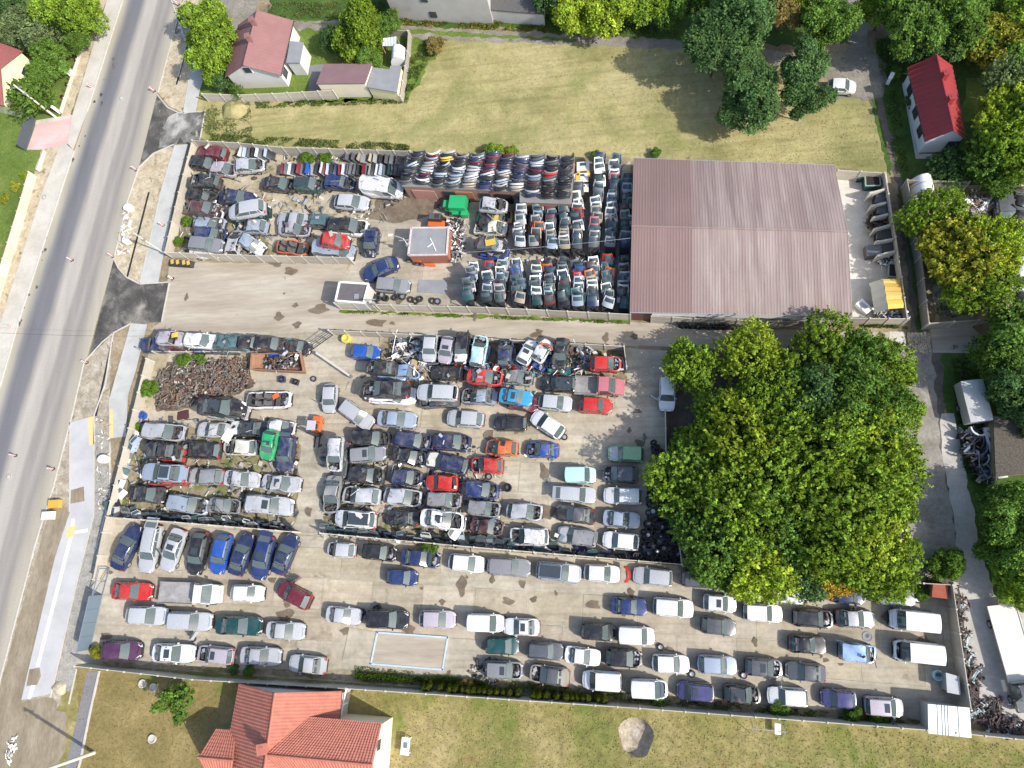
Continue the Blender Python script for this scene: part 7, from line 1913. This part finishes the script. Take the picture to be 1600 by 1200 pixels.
for root, L, Wd, H, xc in ONROOF:
    h = root.rotation_euler.z; c = root.location
    for _ in range(int(rng.integers(1, 6))):
        u, v = rng.uniform(-.48, .52) * L, rng.uniform(-.5, .5) * Wd
        zz = c.z + (H + .05 if -L * .3 < u < .1 * L and abs(v) < .5 else (.98 if abs(v) < .7 else .5))
        p = Vector((c.x + u * math.cos(h) - v * math.sin(h), c.y + u * math.sin(h) + v * math.cos(h), zz))
        m = int(rng.integers(0, len(CLUT))); t = Matrix.Rotation(rng.normal() * .35, 3, 'X') @ Matrix.Rotation(rng.normal() * .35, 3, 'Y')
        if rng.random() < .6: mb.box(p, (rng.uniform(.15, .7), rng.uniform(.08, .4), rng.uniform(.03, .12)), m, rng.uniform(0, 3), tilt=t)
        else:
            d = Vector((rng.normal(), rng.normal(), rng.normal() * .2)).normalized() * rng.uniform(.2, .6); mb.tube([p - d, p + Vector((0, 0, .06)), p + d], .03, m, 4)
o = mb.build('loose_parts', CLUT); o['kind'] = 'stuff'; o['label'] = 'torn trim and small parts lying on the wrecks'
# ------------------------------------------------------------------ trees and plants
def leaf_mesh(name, C, Nn, size, tint, mat, thin=1.0):
    """quads at centres C with normals Nn"""
    n = len(C)
    a = rng.normal(size=(n, 3)); u = np.cross(Nn, a); u /= np.linalg.norm(u, axis=1)[:, None] + 1e-9
    v = np.cross(Nn, u)
    s = (size * rng.uniform(.7, 1.25, n))[:, None]
    V = np.empty((n, 4, 3))
    V[:, 0] = C - u * s; V[:, 1] = C + v * s * .62 * thin; V[:, 2] = C + u * s; V[:, 3] = C - v * s * .62 * thin
    V = V.reshape(-1, 3)
    me = bpy.data.meshes.new(name)
    me.vertices.add(4 * n); me.vertices.foreach_set('co', V.astype(np.float32).ravel())
    me.loops.add(4 * n); me.loops.foreach_set('vertex_index', np.arange(4 * n, dtype=np.int32))
    me.polygons.add(n); me.polygons.foreach_set('loop_start', np.arange(0, 4 * n, 4, dtype=np.int32))
    me.polygons.foreach_set('loop_total', np.full(n, 4, dtype=np.int32))
    at = me.attributes.new('tint', 'FLOAT_COLOR', 'POINT')
    T = np.ones((4 * n, 4), np.float32); T[:, :3] = np.repeat(tint, 4, axis=0)
    at.data.foreach_set('color', T.ravel())
    me.materials.append(mat); me.update(); me.validate()
    return me

def crown_mesh(seed, style='round', nclus=330, per=16, leaf=.062, yell=.28):
    g = np.random.default_rng(seed)
    nl = {'cone': 12, 'shoot': 15}.get(style, 12)
    lob = []
    for i in range(nl):
        a = g.uniform(0, 2 * PI) if i == 0 else 2.4 * i + g.uniform(-.5, .5); rr = g.uniform(.30, .84) if i else 0
        z = g.uniform(-.25, .45) if i else .35
        if style == 'cone': z = -.5 + 1.3 * i / nl; rr = max(0, (.62 - .55 * (z + .5) / 1.3)) * g.uniform(.6, 1)
        lob.append((np.array([rr * math.cos(a), rr * math.sin(a), z]), g.uniform(.20, .48) * (1 if style != 'cone' else (1.05 - .5 * i / nl))))
    C, N, T = [], [], []
    cl = 0
    while cl < nclus:
        c, r = lob[int(g.integers(0, nl))]
        d = g.normal(size=3); d /= np.linalg.norm(d)
        if d[2] < -.35: continue
        p = c + d * r * g.uniform(.86, 1.08)
        if any(np.linalg.norm(p - c2) < r2 * .80 for c2, r2 in lob): continue
        cl += 1
        tone = g.uniform(.6, 1.5) * (1 + .18 * g.normal())
        hue = g.uniform(-1, 1) * yell
        t = np.array([tone * (1 + .35 * hue), tone * (1 + .08 * hue), tone * (1 - .25 * hue)])
        up = d + np.array([0, 0, .55]); up /= np.linalg.norm(up)
        if style == 'shoot' or (style == 'cone'):
            L = g.uniform(.14, .34); k = g.uniform(0, 1, per)
            q = p + np.outer(k, up) * L + g.normal(size=(per, 3)) * (.055 * (1.08 - k))[:, None]
        else:
            q = p + g.normal(size=(per, 3)) * .055
        nn = up * .9 + g.normal(size=(per, 3)) * .55
        C.append(q); N.append(nn); T.append(np.tile(t, (per, 1)) * g.uniform(.85, 1.15, (per, 1)))
    # filler inside, so that gaps end in leaves rather than daylight
    m = 520
    for _ in range(m):
        c, r = lob[int(g.integers(0, nl))]
        d = g.normal(size=3); d /= np.linalg.norm(d)
        C.append((c + d * r * g.uniform(.3, .8))[None]); N.append((d + np.array([0, 0, .4]))[None]); T.append(np.full((1, 3), .85) * g.uniform(.8, 1.15))
    C = np.concatenate(C); N = np.concatenate(N); T = np.concatenate(T)
    N /= np.linalg.norm(N, axis=1)[:, None] + 1e-9
    sz = np.full(len(C), leaf); sz[-m:] = leaf * 1.9
    return leaf_mesh('crown', C, N, sz, T, M['leaf'])
CROWNS = {'round': [crown_mesh(s, 'round', 620, 18, .046) for s in (1, 2, 3, 4)], 'shoot': [crown_mesh(s, 'shoot', 660, 18, .044) for s in (11, 12, 13, 14, 15)], 'cone': [crown_mesh(s, 'cone', 420, 15, .048, .25) for s in (21, 22)],
          'loose': [crown_mesh(s, 'round', 120, 15, .065) for s in (31, 32)]}
def trunk_mesh(seed):
    rr = random.Random(seed); mb = MB()
    mb.tube([(0, 0, 0), (.02, .01, .45), (0, .03, .8), (.03, 0, 1.0)], .055, n=8, r2=.028)
    for k in range(5):
        a = 2 * PI * k / 5 + rr.uniform(-.4, .4); z = rr.uniform(.5, .85); l = rr.uniform(.35, .55)
        mb.tube([(0, .01, z), (l * .5 * math.cos(a), l * .5 * math.sin(a), z + .2), (l * math.cos(a), l * math.sin(a), z + .45)], .025, n=5, r2=.008)
    return mb.mesh('trunk', M['bark'], 60)
TRUNKS = [trunk_mesh(k) for k in range(3)]
LC = {'yg': (.182, .272, .034), 'Y': (.255, .33, .036), 'g': (.12, .205, .040), 'dk': (.088, .158, .054), 'or': (.38, .26, .045), 'oy': (.26, .26, .036), 'gg': (.15, .20, .085), 'lg': (.125, .215, .034), 'br': (.25, .20, .07)}
LW = {'yg': 'yellow-green', 'Y': 'bright yellow-green', 'g': 'mid green', 'dk': 'dark green', 'or': 'orange-leaved', 'oy': 'golden-leaved', 'gg': 'grey-green', 'lg': 'fresh green', 'br': 'brownish'}
def tree(px, py, rpx, c, style, label, group=None, hk=1.0, name='tree', flat=1.0):
    hk *= rng.uniform(.88, 1.14)
    r = rpx / 15.0 * 1.03
    zc = r * 1.25 * hk
    p = W(px, py, zc)
    root = empty(name, (p.x, p.y, 0), rng.uniform(0, 6.3), label, 'tree' if name.endswith('tree') else name, group)
    o = link('crown', CROWNS[style][int(rng.integers(0, len(CROWNS[style])))], root, (0, 0, zc), rng.uniform(0, 6.3), color=shade(LC[c], .15))
    o.scale = (r * rng.uniform(.86, 1.16), r * rng.uniform(.86, 1.16), r * flat * rng.uniform(.85, 1.25))
    t = link('trunk', TRUNKS[int(rng.integers(0, 3))], root); t.scale = (r * .9, r * .9, zc * .95)
    return root
def trees(spec, where, group, frm, hk=1.0, style='round', key=None, size=True):
    it = []
    for e in spec.split(';'):
        t = e.split()
        if t: it.append((float(t[0]), float(t[1]), float(t[2]), t[3], t[4] if len(t) > 4 else style))
    it.sort(key=key or (lambda q: q[0]))
    for i, (x, y, r, c, st) in enumerate(it):
        sz = 'large' if r >= 48 else 'mid-sized' if r >= 36 else 'small'
        tree(x, y, r, c, st, (f"{sz} {LW[c]} tree, {ORD[i + 1]} {frm} {where}" if wc(f"{sz} {LW[c]} tree, {ORD[i + 1]} {frm} {where}") <= 16 else f"{LW[c]} tree, {ORD[i + 1]} {frm} {where}"), group, hk)
GR = 'trees of the dense grove beside the yard'
trees('1078 572 36 yg; 1174 556 42 Y; 1196 606 40 yg; 1146 652 42 yg; 1082 706 34 yg', 'along the top edge of the grove', GR, 'from the parked silver estate', .9, 'shoot')
trees('1232 600 40 g round; 1292 554 38 yg; 1342 562 40 g; 1380 570 36 yg; 1334 605 50 g round; 1282 628 46 dk round; 1370 640 40 g; 1416 642 22 yg round', 'in the upper grove by the lane', GR, 'from the yard', .9, 'shoot')
trees('1076 754 42 yg; 1114 724 44 g; 1162 692 48 Y; 1222 665 48 yg; 1278 700 52 yg; 1336 684 48 Y; 1370 724 38 yg; 1206 742 52 yg', 'in the upper middle of the grove', GR, 'from the tyres', .9, 'shoot')
trees('1090 814 42 g; 1148 790 52 yg; 1218 818 50 g; 1284 782 52 yg; 1342 752 50 yg; 1382 782 30 yg; 1346 822 46 Y', 'in the lower middle of the grove', GR, 'from the tyres', .9, 'shoot')
trees('1122 856 46 g; 1180 884 44 Y; 1292 846 46 yg; 1240 884 38 dk; 1302 894 34 or round; 1282 866 36 Y round; 1362 874 42 yg; 1392 898 24 yg', 'along the bottom edge of the grove', GR, 'from the thin fence', .85, 'shoot')
GO = 'big oaks and bushes around the gravel turning place'
trees('1118 72 44 dk; 1150 20 48 dk; 1164 92 30 dk; 1178 168 40 dk; 1186 128 32 dk; 1252 112 40 dk; 1258 158 32 dk; 1292 40 42 g; 1222 12 36 br; 1262 8 34 yg', 'in the oak group above the hall', GO, 'from the field', 1.15, 'round')
trees('866 -2 32 dk; 902 12 38 Y; 948 6 44 Y; 1000 2 40 yg; 1048 8 36 g; 1092 -10 40 g', 'along the top dirt track', 'trees along the top dirt track', 'from the grey building', .8, 'round')
trees('1384 8 38 yg; 1424 36 46 g; 1468 12 44 g; 1482 62 36 dk; 1522 34 46 g; 1562 62 42 oy; 1540 10 36 g; 1602 26 46 yg; 1596 92 32 g; 1444 74 30 dk; 1500 -10 40 yg', 'in the wood above the red-roofed house', 'trees of the wood above the red-roofed house', 'from the gravel lane', .95, 'round')
trees('1582 186 42 Y; 1550 246 34 g; 1592 138 36 gg; 1586 240 42 yg; 1556 276 28 g; 1606 196 40 yg; 1480 265 20 dk', 'beside the red-roofed house', 'trees beside the red-roofed house', 'from the dirt lane', .9, 'shoot')
trees('1454 336 33 yg; 1502 394 42 oy; 1552 390 38 Y; 1524 446 42 yg; 1476 404 26 yg; 1528 384 30 g', 'in the overgrown fenced plot', 'trees of the overgrown fenced plot', 'from the dirt lane', .95, 'shoot')
trees('1572 552 40 g; 1608 540 44 g; 1600 602 42 dk; 1622 640 38 dk; 1574 600 26 g; 1612 500 30 dk', 'above the board shed', 'dark trees beside the far lane', 'from the lane', .8, 'round')
trees('1592 790 42 g; 1576 848 38 g; 1606 882 42 yg; 1566 802 28 dk; 1614 832 42 g; 1592 916 26 yg; 1482 884 20 lg', 'below the board shed', 'trees below the board shed', 'from the lane', .8, 'round')
trees('326 45 46 yg; 330 98 38 yg; 344 128 22 dk cone; 372 146 16 g cone; 348 60 30 g', 'beside the pink-roofed house', 'trees beside the pink-roofed house', 'from the top', .8, 'round', lambda q: q[1])
trees('62 62 44 gg cone; 36 40 38 gg; 50 152 44 g cone; 92 12 42 yg; 136 26 38 yg; 122 62 28 g; 16 8 36 dk; 80 90 34 g; 70 118 26 g', 'in the road-side garden', 'trees of the road-side garden', 'from the top', .75, 'round', lambda q: q[1])
trees('562 50 44 yg; 574 88 24 g; 520 62 24 dk; 604 40 24 g', 'in the garden of the pink-roofed house', 'trees in the garden of the pink-roofed house', 'from the house', .75, 'round')
tree(278, 1094, 29, 'g', 'loose', 'small open-crowned tree alone on the worn lawn', None, .7)
# shrubs
def shrub(px, py, rpx, c, label, name='shrub', group=None, style='round', flat=.9, hk=.62):
    r = rpx / 15.0
    p = W(px, py, r * hk)
    root = empty(name, (p.x, p.y, 0), 0, label, name.replace('_', ' '), group)
    o = link('foliage', CROWNS[style][int(rng.integers(0, len(CROWNS[style])))], root, (0, 0, r * hk), rng.uniform(0, 6.3), color=shade(LC[c], .15)); o.scale = (r, r, r * flat)
    t = link('stem', TRUNKS[0], root); t.scale = (r * .6, r * .6, r * hk)
    return root
for x, y, r, c, lab in ((232, 606, 15, 'lg', 'bright green bush against the road fence by the axle heap'), (285, 563, 13, 'lg', 'fresh green bush behind the axle heap nearer the road'), (313, 561, 10, 'lg', 'smaller fresh green bush behind the axle heap nearer the skip'), (213, 665, 8, 'lg', 'little green bush beside the silver estate at the road fence'),
                        (150, 1018, 11, 'oy', 'yellowing spiky shrub in the corner beside the purple hatchback'), (672, 858, 12, 'lg', 'green bush growing over the thin dividing fence'), (292, 345, 9, 'lg', 'green weeds bush at the fence beside the battered maroon wreck'), (280, 378, 9, 'lg', 'green weeds bush at the fence corner by the white van'),
                        (770, 236, 17, 'yg', 'yellowish bush at the field side of the workshop'), (800, 240, 12, 'yg', 'low bush at the field side of the workshop nearer the hall'), (935, 244, 10, 'lg', 'green shoot bush behind the tailgate racks'), (1024, 240, 9, 'g', 'small leafy plant against the hall gable at the field'), (480, 246, 12, 'lg', 'green weed clump in the upper bonnet rows nearer the road'), (510, 247, 12, 'lg', 'green weed clump in the middle of the bonnet rows'), (588, 247, 10, 'lg', 'green weed clump in the bonnet rows nearer the workshop'),
                        (365, 1045, 8, 'dk', 'dark small bush at the wall above the tiled house'), (388, 1050, 9, 'g', 'green small bush at the wall beside the silver saloon'), (1218, 1108, 12, 'g', 'weedy bush below the white estate at the bottom wall'), (1330, 1118, 12, 'g', 'weedy bush below the violet hatchback at the bottom wall'), (1372, 1122, 11, 'lg', 'weedy bush below the pinkish people carrier'), (1030, 1095, 10, 'g', 'weedy bush below the second white small van'), (730, 1068, 9, 'br', 'dry brownish bush among the small conifers'),
                        (682, 72, 17, 'br', 'dry brown bush at the corner of the dry field'), (1425, 160, 12, 'gg', 'pale shrub beside the lane at the red-roofed house'), (1400, 115, 10, 'g', 'round shrub above the red-roofed house gate'), (24, 292, 10, 'oy', 'yellow garden shrub by the white fence'), (6, 310, 10, 'oy', 'orange-yellow garden shrub nearer the picture edge'), (38, 275, 8, 'Y', 'small yellow garden plant at the top of the white fence'), (1440, 928, 10, 'g', 'green bush on the yard side of the far panel wall')):
    shrub(x, y, r, c, lab)
PURP = 0
for i in range(9):
    x, y = 122 - (122 - 93) * i / 8, 84 + (160 - 84) * i / 8
    s = shrub(x, y, 3.4, 'br' if i % 2 else 'gg', 'small purple-brown shrub in the row behind the low garden wall' if i % 2 else 'small grey-green shrub in the row behind the low garden wall', 'shrub', 'purple-brown wall shrubs' if i % 2 else 'grey-green wall shrubs')
    if i % 2: s.children[0].color = (.12, .03, .05, 1)
TX = [310, 330, 385, 430, 455, 490, 515, 540, 568, 590, 617, 645, 675, 705, 740, 815, 840, 873, 922, 965, 992, 1015, 1040, 1065, 1110, 1140]
for i, x in enumerate(TX):
    px = 560 + x / 2.963; py = 1000 + (212 + (x - 310) * .07) / 2.963
    r = rng.uniform(7.2, 9.6) / 15; p = W(px, py, .7)
    root = empty('small_conifer', (p.x, p.y, 0), 0, f'small clipped yellow-green conifer, {ORD[i + 1]} from the tiled house along the wall', 'conifer', 'clipped conifers along the bottom wall')
    o = link('foliage', CROWNS['cone'][i % 2], root, (0, 0, .75), rng.uniform(0, 6), color=shade((.105, .125, .018), .15)); o.scale = (r * .95, r * .95, r * 1.7)
    t = link('stem', TRUNKS[1], root); t.scale = (.4, .4, .6)
# hedge and grasses
def strips(name, poly, n, h, size, cols, label=None, kind='stuff', lean=.5, zb=0.0):
    f = lambda x, y: math.sin(x * .23 + 1.3 * math.sin(y * .31)) + math.sin(y * .27 + x * .071) + math.sin(x * .057 - y * .09)
    pts = [q for q in scatter(poly, n) if (q[0] - 994) ** 2 + (q[1] - 1152) ** 2 > 700]
    if name == 'weeds': pts = [q for q in pts if f(*q) > -.55 + rng.normal() * .6]
    C = np.array([W(x, y, 0) for x, y in pts])
    hh = rng.uniform(.1, 1, len(C)) * h * (np.array([.55 + .25 * f(*q) for q in pts]).clip(.15, 1.2) if name == 'weeds' else 1); C[:, 2] = zb + hh * .6
    N = rng.normal(size=(len(C), 3)); N[:, 2] = np.abs(N[:, 2]) * lean + .15; N /= np.linalg.norm(N, axis=1)[:, None]
    idx = rng.integers(0, len(cols), len(C)); T = np.array(cols)[idx] * rng.uniform(.75, 1.25, (len(C), 1))
    me = leaf_mesh(name, C, N, np.full(len(C), size), T, M['leaf'], .5)
    o = link(name, me, None, color=(1, 1, 1)); o['kind'] = kind
    if label: o['label'] = label
    return o
GRN = [(.10, .16, .035), (.14, .20, .045), (.075, .125, .03), (.19, .20, .08)]
DRY = [(.40, .34, .17), (.48, .41, .22), (.33, .31, .13), (.27, .28, .09)]
h = strips('hedge', [(556, 1050), (690, 1058), (760, 1066), (758, 1071), (690, 1067), (556, 1060)], 5200, .9, .10, [(.055, .10, .016), (.08, .14, .02)], kind='thing')
tag(h, 'low dense green hedge along the wall below the weighbridge', 'hedge')
strips('grass', [(390, 190), (400, 168), (640, 160), (690, 70), (1075, 78), (1290, 150), (1362, 165), (1380, 262), (990, 246), (640, 236), (400, 216)], 9000, .09, .09, DRY, 'dry mown grass of the big field')
strips('grass', [(545, 1080), (1000, 1112), (1450, 1148), (1640, 1170), (1640, 1230), (600, 1230), (625, 1130)], 9000, .13, .10, DRY, 'rough yellowish grass of the bottom meadow')
strips('grass', [(120, 1055), (340, 1070), (330, 1220), (110, 1230)], 3000, .08, .09, [(.20, .17, .07), (.24, .20, .09)], 'short worn grass beside the tiled house')
strips('weeds', [(318, 150), (392, 158), (396, 215), (318, 222)], 2600, .5, .15, GRN + [(.22, .2, .09)], 'weeds around the sand heap')
strips('weeds', [(300, 208), (640, 226), (640, 237), (300, 222)], 5200, .6, .15, GRN + [(.10, .12, .05)], 'tall weeds along the field fence')
strips('weeds', [(672, 62), (700, 62), (660, 110), (636, 162), (400, 170), (400, 160), (628, 156), (640, 80)], 5200, .7, .15, GRN, 'tall weeds around the pink house plot')
strips('weeds', [(555, 1040), (560, 1064), (1000, 1097), (1440, 1136), (1440, 1126), (1000, 1084)], 9000, .45, .12, GRN, 'weeds along the inside of the bottom wall')
strips('weeds', [(530, 484), (985, 502), (985, 507), (528, 489)], 2200, .3, .1, [(.08, .14, .015), (.11, .17, .02)], 'weeds at the foot of the access road fence')
strips('weeds', [(600, 24), (760, 32), (860, 45), (860, 52), (620, 40)], 3500, .6, .14, [(.09, .13, .02), (.30, .24, .03), (.12, .14, .03)], 'yellow flowering weeds below the grey building')
strips('weeds', [(420, 5), (600, 2), (600, 30), (420, 28)], 3000, .5, .15, GRN + [(.20, .18, .08)], 'rough grass above the dirt track')
strips('weeds', [(1190, 840), (1400, 850), (1480, 880), (1478, 912), (1060, 884)], 2500, .5, .14, GRN, 'undergrowth at the foot of the grove')
strips('weeds', [(1366, 60), (1390, 60), (1420, 270), (1400, 272)], 3000, .4, .12, GRN, 'shady grass beside the dirt lane')
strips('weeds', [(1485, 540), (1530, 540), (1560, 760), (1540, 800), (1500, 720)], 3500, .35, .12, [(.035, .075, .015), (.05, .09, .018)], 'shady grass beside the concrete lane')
strips('weeds', [(1345, 506), (1420, 506), (1418, 514), (1345, 512)], 900, .4, .12, GRN, 'weeds under the short fence by the tarpaulin shed')
strips('weeds', [(1455, 290), (1520, 290), (1530, 330), (1490, 400), (1540, 490), (1465, 500), (1450, 400)], 3500, .6, .15, GRN, 'undergrowth of the overgrown plot')
strips('weeds', [(1500, 20), (1660, 20), (1660, 110), (1380, 95), (1380, 40)], 3500, .5, .16, GRN + [(.18, .15, .03)], 'undergrowth of the wood above the red-roofed house')
strips('weeds', [(830, 20), (1060, 40), (1060, 58), (830, 44)], 2600, .5, .15, GRN, 'verge grass beside the top dirt track')
